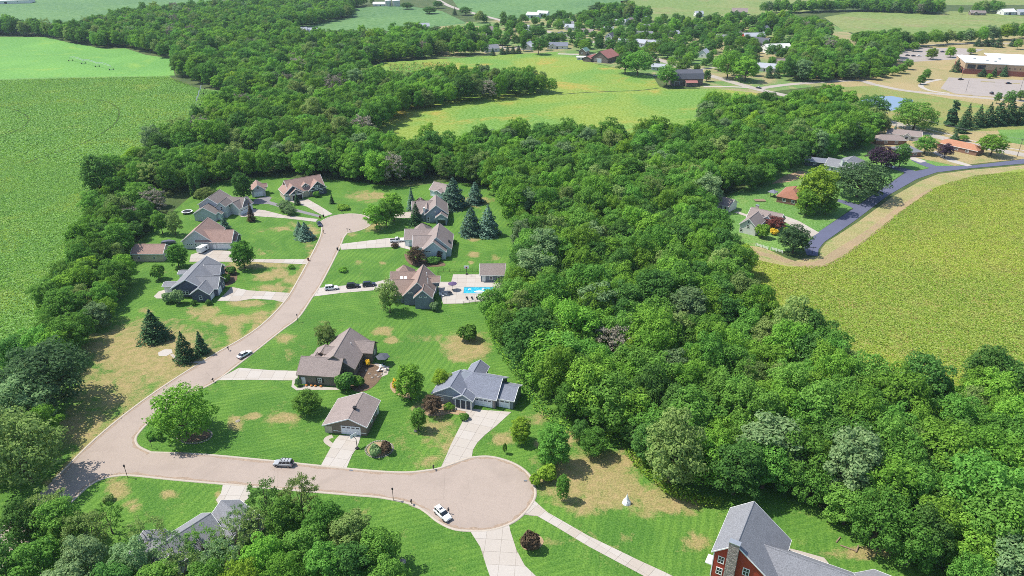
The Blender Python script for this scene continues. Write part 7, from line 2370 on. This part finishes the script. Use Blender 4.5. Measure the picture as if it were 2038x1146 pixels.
# boulders and edging stones
def rock(x, y, r_, lab=None, parent=None, grp=None, mat='stone', sq=.7):
    n, m_ = 9, 5
    mb = MB()
    prof = []
    b = 0
    for j in range(m_ + 1):
        ph = math.pi / 2 * (j / m_) * 1.0
        for i in range(n):
            t_ = 2 * math.pi * i / n
            rr = r_ * random.uniform(.82, 1.12)
            mb.v.append((rr * math.cos(t_) * math.cos(ph), rr * math.sin(t_) * math.cos(ph) * .8, max(-.02, rr * math.sin(ph) * sq)))
    for j in range(m_):
        for i in range(n):
            q = (i + 1) % n
            mb.f.append((j * n + i, j * n + q, (j + 1) * n + q, (j + 1) * n + i)); mb.m.append(0)
    if parent is not None:
        return mb.build("stone", M[mat], parent, (x - parent.location.x, y - parent.location.y, 0.02), random.uniform(0, 3))
    o = mb.build("boulder", M[mat], None, (x, y, 0.03), random.uniform(0, 3))
    return tag(o, lab, "boulder", grp)

x, y = at(215, 995); rock(x, y, .9, "pale boulder among low bushes on the lower left lawn")
x, y = at(801, 1118); rock(x, y, .8, "grey boulder at the foreground grove's right end")
x, y = at(855, 826); rock(x, y, .35, "small pale garden ornament stone under the bronze tree")
x, y = at(827, 858); rock(x, y, .5, "pale rock at the foot of the young tree")
x, y = at(473, 838); rock(x, y, .7, "flat pale stone in the dry patch of the corner lawn", sq=.3)
for i, (px, py) in enumerate(((741, 752), (748, 747), (754, 750), (760, 745), (767, 741), (772, 736), (735, 744), (729, 738))):
    x, y = at(px, py); rock(x, y, .5, f"pale garden boulder below the olive house's patio, {(words + ['seventh', 'eighth'])[i]} along the bed", None, "boulders of the stony garden")

def stone_ring(R_, lab, k_):
    c = np.mean(R_, axis=0)
    o = empty("stone_edging", (c[0], c[1], 0)); tag(o, lab, "edging", "stone edgings of the beds")
    pts = np.array(R_ + [R_[0]])
    seg = np.linalg.norm(np.diff(pts, axis=0), axis=1)
    cum = np.concatenate([[0], np.cumsum(seg)])
    n = int(cum[-1] / .55)
    for i in range(n):
        s = cum[-1] * i / n
        j = min(len(seg) - 1, np.searchsorted(cum, s, side='right') - 1)
        q = pts[j] + (pts[j + 1] - pts[j]) * ((s - cum[j]) / seg[j])
        rock(q[0], q[1], .3, None, o)
stone_ring(RING1, "ring of pale stones round the large corner tree", 0)
stone_ring(RING2, "ring of pale stones round the oval bed beside the short drive", 1)

# pumpkin-coloured pots by the olive house's garage wall
M['orange'] = plain("orange_gourd", (.55, .22, .05), .6)
for i, px in enumerate((610, 620, 628, 639)):
    x, y = at(px, 768 + (px - 610) * .06)
    o = empty("pumpkin", (x, y, .07)); tag(o, f"orange pumpkin along the olive house's garage wall, {words[i]} from the door", "pumpkin", "pumpkins by the garage wall")
    mb = MB(); mb.lathe([(.02, .42), (.22, .46), (.38, .3), (.38, .16), (.22, .02), (.02, 0)], 12); mb.build("fruit", M['orange'], o)
    mb = MB(); mb.cyl((0, 0, .42), (.04, 0, .58), .04, .025, 6); mb.build("stalk", M['wood'], o)

# white pointed tent on the parched lot
x, y = at(1247, 1001)
tn = empty("pointed_tent", (x, y, .03)); tag(tn, "small white pointed tent on the parched lot", "tent")
mb = MB(); mb.lathe([(1.05, 0), (.85, .55), (.45, 1.2), (.12, 2.3), (.02, 2.7)], 8); mb.build("canvas", M['white'], tn)
mb = MB(); mb.cyl((0, 0, 2.3), (0, 0, 3.0), .04, .03, 6); mb.build("pole", M['steel'], tn)
mb = MB(); mb.poly([(-.28, -.98, .01), (.28, -.98, .01), (0, -.66, 1.0)]); mb.build("opening_shade", M['dark'], tn)  # black triangle on the canvas paints the shade inside the doorway

# yard drain lids, timbers
for i, (px, py, lab) in enumerate(((1101, 951, "pale square lid in the grass right of the turning circle"), (1046, 957, "dark drain grate at the lower turning circle's right edge"), (534, 984, "rust-coloured drain grate on the lower street's kerb"), (699, 936, "dark drain grate at the short drive's foot"))):
    x, y = at(px, py)
    o = empty("drain_grate", (x, y, .05)); tag(o, lab, "drain", "drain covers")
    mb = MB(); mb.box(-.4, .4, -.25, .25, 0, .02); mb.build("frame", M['concrete_c'] if i == 0 else M['dark'], o)
    for q in range(5):
        mb = MB(); mb.box(-.34 + q * .15, -.26 + q * .15, -.2, .2, .02, .032); mb.build("bar", M['steel'], o)
for i, (a, b, lab) in enumerate((((1664, 1080), (1672, 1070), "short timber beam at the wood's edge behind the red house"), ((1672, 1086), (1706, 1098), "long timber beam at the wood's edge behind the red house"), ((1703, 1100), (1708, 1088), "upright-leaning timber at the end of the long beam"))):
    p0, p1 = G(*a), G(*b)
    o = bpy.data.objects.new("timber_beam", None)
    mb = MB(); mb.cyl((*p0, .16), (*p1, .16 + .2 * (i == 2)), .15, .15, 8)
    ob = mb.build("timber_beam", M['wood']); tag(ob, lab, "timber", "timbers behind the red house")
    bpy.data.objects.remove(o)

# garden gazebo and deck by the brick house
x, y = at(1537, 391)
gz = empty("gazebo", (x, y, 0)); tag(gz, "dark garden gazebo between the wood and the brick house", "gazebo")
for sx in (-1.6, 1.6):
    for sy in (-1.6, 1.6):
        mb = MB(); mb.box(sx - .08, sx + .08, sy - .08, sy + .08, 0, 2.3); mb.build("post", M['dark'], gz)
mb = MB(); mb.lathe([(2.6, 2.25), (2.6, 2.4), (.05, 3.5)], 4); mb.build("roof", M['r_slate'], gz)
x, y = at(1512, 399)
dk = empty("garden_deck", (x, y, 0)); tag(dk, "low grey plank deck left of the dark gazebo", "deck")
for i in range(10):
    mb = MB(); mb.box(-2.5, 2.5, -1.6 + i * .32, -1.6 + i * .32 + .29, .2, .26); mb.build("plank", M['wood'], dk)
mb = MB(); mb.box(-2.45, 2.45, -1.55, 1.55, .02, .2); mb.build("frame", M['dark'], dk)
# sheds' blue tarpaulin behind the tan-roofed house
x, y = at(336, 485)
tp = empty("covered_boat", (x, y, 0), .1); tag(tp, "dark blue covered boat behind the long pale shed", "boat")
mb = MB(); loft(mb, [(-2.6, [(-.9, .5), (.9, .5), (.9, 1.1), (-.9, 1.1)]), (0, [(-1.05, .45), (1.05, .45), (1.0, 1.5), (-1.0, 1.5)]), (2.0, [(-.7, .5), (.7, .5), (.6, 1.3), (-.6, 1.3)]), (2.9, [(-.1, .7), (.1, .7), (.1, 1.0), (-.1, 1.0)])]); mb.build("cover", M['w_navy'], tp)
mb = MB(); mb.box(-2.4, 3.2, -.1, .1, .3, .45); mb.build("trailer_frame", M['steel'], tp)
for sy in (-1, 1):
    mb = MB(); mb.cyl((-.6, sy * .85, .3), (-.6, sy * 1.05, .3), .3, .3, 12); mb.build("wheel", M['tyre'], tp)

# centre-pivot irrigation booms in the fields
def boom(p0, p1, lab, n):
    a, b = np.array(G(*p0)), np.array(G(*p1))
    L_ = np.linalg.norm(b - a)
    o = empty("irrigation_boom", (*a, 0), math.atan2(b[1] - a[1], b[0] - a[0])); tag(o, lab, "irrigation boom", "irrigation booms")
    for i in range(n + 1):
        xx = L_ * i / n
        mb = MB(); mb.cyl((xx, -1.8, .5), (xx, 0, 3.6), .08, .08, 5); mb.cyl((xx, 1.8, .5), (xx, 0, 3.6), .08, .08, 5); mb.cyl((xx, -1.8, .5), (xx, 1.8, .5), .08, .08, 5)
        tw = mb.build("tower", M['steel'], o)
        for s in (-1, 1):
            mb = MB(); mb.cyl((xx - .15, s * 1.8, .5), (xx + .15, s * 1.8, .5), .5, .5, 10); mb.build("wheel", M['tyre'], tw)
    for i in range(n):
        mb = MB(); pr = None; pq = None
        for j in range(9):
            s = j / 8; xx = L_ * (i + s) / n
            q = (xx, 0, 3.6 + 1.2 * math.sin(math.pi * s)); q2 = (xx, 0, 2.8 + 1.2 * math.sin(math.pi * s) * .6)
            if pr:
                mb.cyl(pr, q, .11, .11, 5); mb.cyl(pq, q2, .05, .05, 4); mb.cyl(pr, q2, .04, .04, 4)
            pr, pq = q, q2
        mb.build("span", M['steel'], o)
boom((141, 121), (222, 139), "pale irrigation boom standing in the bright bean field", 3)
boom((403, 178), (393, 210), "pale irrigation boom beside the trees in the left crop field", 3)

# school lot lamps and islands
for i, (px, by, lab) in enumerate(((1912, 161, "tall lamp post at the school lot's upper left"), (1922, 183, "tall lamp post at the school lot's lower left"), (2030, 180, "tall lamp post at the school lot's right edge"))):
    x, y = at(px, by)
    o = empty("lamp_post", (x, y, .07)); tag(o, lab, "lamp post", "school lot lamps")
    mb = MB(); mb.cyl((0, 0, 0), (0, 0, 9), .1, .08, 6); mb.build("pole", M['dark'], o)
    mb = MB(); mb.box(-.6, .6, -.15, .15, 8.9, 9.1); mb.build("lamp_head", M['steel'], o)
for px0_, px1_, py_ in ((1952, 1980, 162), (2000, 2030, 165), (1905, 1935, 188)):
    a, b = G(px0_, py_), G(px1_, py_ + 1.5)
    ribbon("traffic_island", [a, b], 2.6, .16, M['drygrass'], thick=.1)

# ------------------------------------------------------------------ the person beside the white car
def person(px, py, rz):
    x, y = at(px, py)
    root = empty("person", (x, y, .055), rz); tag(root, "person in dark shirt and dark trousers holding a controller beside the white car", "person")
    J = {'pel': (0, 0, .95), 'sp': (0, -.01, 1.15), 'ch': (0, 0, 1.38), 'nk': (0, .01, 1.50), 'hd': (0, .04, 1.60), 'tp': (0, .05, 1.72),
         'lh': (-.10, 0, .90), 'lk': (-.12, .03, .50), 'la': (-.13, -.02, .09), 'lt': (-.15, .13, .05), 'rh': (.10, 0, .90), 'rk': (.12, .05, .50), 'ra': (.14, .02, .09), 'rt': (.17, .17, .05),
         'ls': (-.19, 0, 1.42), 'le': (-.25, .06, 1.14), 'lw': (-.12, .28, 1.12), 'rs': (.19, 0, 1.42), 're': (.25, .06, 1.14), 'rw': (.12, .28, 1.12)}
    Rr = {'pel': .155, 'sp': .14, 'ch': .165, 'nk': .06, 'hd': .095, 'tp': .085, 'lh': .095, 'lk': .068, 'la': .048, 'lt': .04, 'rh': .095, 'rk': .068, 'ra': .048, 'rt': .04, 'ls': .075, 'le': .05, 'lw': .036, 'rs': .075, 're': .05, 'rw': .036}
    E_ = [('pel', 'sp'), ('sp', 'ch'), ('ch', 'nk'), ('nk', 'hd'), ('hd', 'tp'), ('pel', 'lh'), ('lh', 'lk'), ('lk', 'la'), ('la', 'lt'), ('pel', 'rh'), ('rh', 'rk'), ('rk', 'ra'), ('ra', 'rt'), ('ch', 'ls'), ('ls', 'le'), ('le', 'lw'), ('ch', 'rs'), ('rs', 're'), ('re', 'rw')]
    names = list(J)
    # hands: five short fingers from each wrist
    for s, w_ in ((-1, 'lw'), (1, 'rw')):
        bx, by_, bz = J[w_]
        J[w_ + 'p'] = (bx - s * .02, by_ + .06, bz); Rr[w_ + 'p'] = .030; E_.append((w_, w_ + 'p'))
        for f in range(4):
            J[w_ + str(f)] = (bx - s * (.02 + .02 * (f - 1.5)), by_ + .13 - .008 * abs(f - 1.2), bz - .01); Rr[w_ + str(f)] = .009; E_.append((w_ + 'p', w_ + str(f)))
        J[w_ + 't'] = (bx - s * .07, by_ + .07, bz + .015); Rr[w_ + 't'] = .010; E_.append((w_ + 'p', w_ + 't'))
    names = list(J)
    me = bpy.data.meshes.new("body")
    me.from_pydata([J[n] for n in names], [(names.index(a), names.index(b)) for a, b in E_], [])
    o = mesh_obj("body", me, root)
    bpy.context.view_layer.objects.active = o
    sk = o.modifiers.new("skin", 'SKIN')
    sk.use_smooth_shade = True
    for i, n in enumerate(names):
        me.skin_vertices[0].data[i].radius = (Rr[n], Rr[n] * (.72 if n in ('ch', 'sp', 'pel') else 1))
        me.skin_vertices[0].data[i].use_root = (n == 'pel')
    o.modifiers.new("sub", 'SUBSURF').levels = 1
    o.modifiers["sub"].render_levels = 2
    # clothing and skin by height
    t = NT("skin_and_clothes")
    z = t.n("ShaderNodeSeparateXYZ"); t.l(t.pos(True), z.inputs[0])
    c = t.mix(t.ramp(z.outputs[2], .93, .95, False), (.03, .032, .045), (.045, .045, .05))
    c = t.mix(t.ramp(z.outputs[2], 1.47, 1.485, False), c, (.55, .34, .25))
    c = t.mix(t.ramp(z.outputs[2], .07, .09, False), (.5, .5, .5), c)
    me.materials.append(t.out(c, .85))
    mb = MB(); mb.lathe([(.108, 1.63), (.118, 1.68), (.10, 1.76), (.06, 1.80), (.01, 1.815)], 14, (0, .035)); mb.build("hair", M['w_char'], root, smooth=True)
    for s in (-1, 1):
        mb = MB(); mb.lathe([(.001, 1.655), (.013, 1.645), (.013, 1.635), (.001, 1.625)], 8, (s * .036, .13)); mb.build("eye", M['dark'], root)
        mb = MB(); mb.box(s * .105 - .012, s * .105 + .012, .02, .06, 1.60, 1.66); mb.build("ear", M['skin'], root)
    mb = MB(); mb.hexa([(-.015, .125, 1.59), (.015, .125, 1.59), (.015, .16, 1.59), (-.015, .16, 1.59), (-.008, .125, 1.645), (.008, .125, 1.645), (.008, .135, 1.645), (-.008, .135, 1.645)]); mb.build("nose", M['skin'], root)
    mb = MB(); mb.box(-.025, .025, .125, .137, 1.56, 1.57); mb.build("mouth", M['tail'], root)
    c_ = empty("controller", (x + .38 * math.cos(rz + math.pi / 2), y + .38 * math.sin(rz + math.pi / 2), .055 + 1.10), rz); tag(c_, "small dark controller held in the person's hands", "controller")
    mb = MB(); mb.box(-.10, .10, -.05, .05, 0, .04); mb.build("case", M['dark'], c_)
    mb = MB(); mb.box(-.06, .06, -.03, .03, .04, .048); mb.build("screen", M['glass'], c_)
    return root


M['skin'] = plain("skin", (.55, .34, .25), .6)
person(893, 1022, 2.6)

# ------------------------------------------------------------------ haze
hz = MB()
hz.box(-4700, 4700, -800, 6700, -1.6, 122)
haze = hz.build("haze", None)
haze.data.materials.clear()
hm = bpy.data.materials.new("haze_air")
hm.use_nodes = True
nt = hm.node_tree
nt.nodes.clear()
ho = nt.nodes.new("ShaderNodeOutputMaterial")
pv = nt.nodes.new("ShaderNodeVolumePrincipled")
pv.inputs["Color"].default_value = (0.68, 0.84, 1.0, 1)
pv.inputs["Density"].default_value = 0.00006
pv.inputs["Anisotropy"].default_value = 0.2
nt.links.new(pv.outputs[0], ho.inputs["Volume"])
haze.data.materials.append(hm)
tag(haze, "thin pale summer haze over the whole landscape", "haze", None, "stuff")
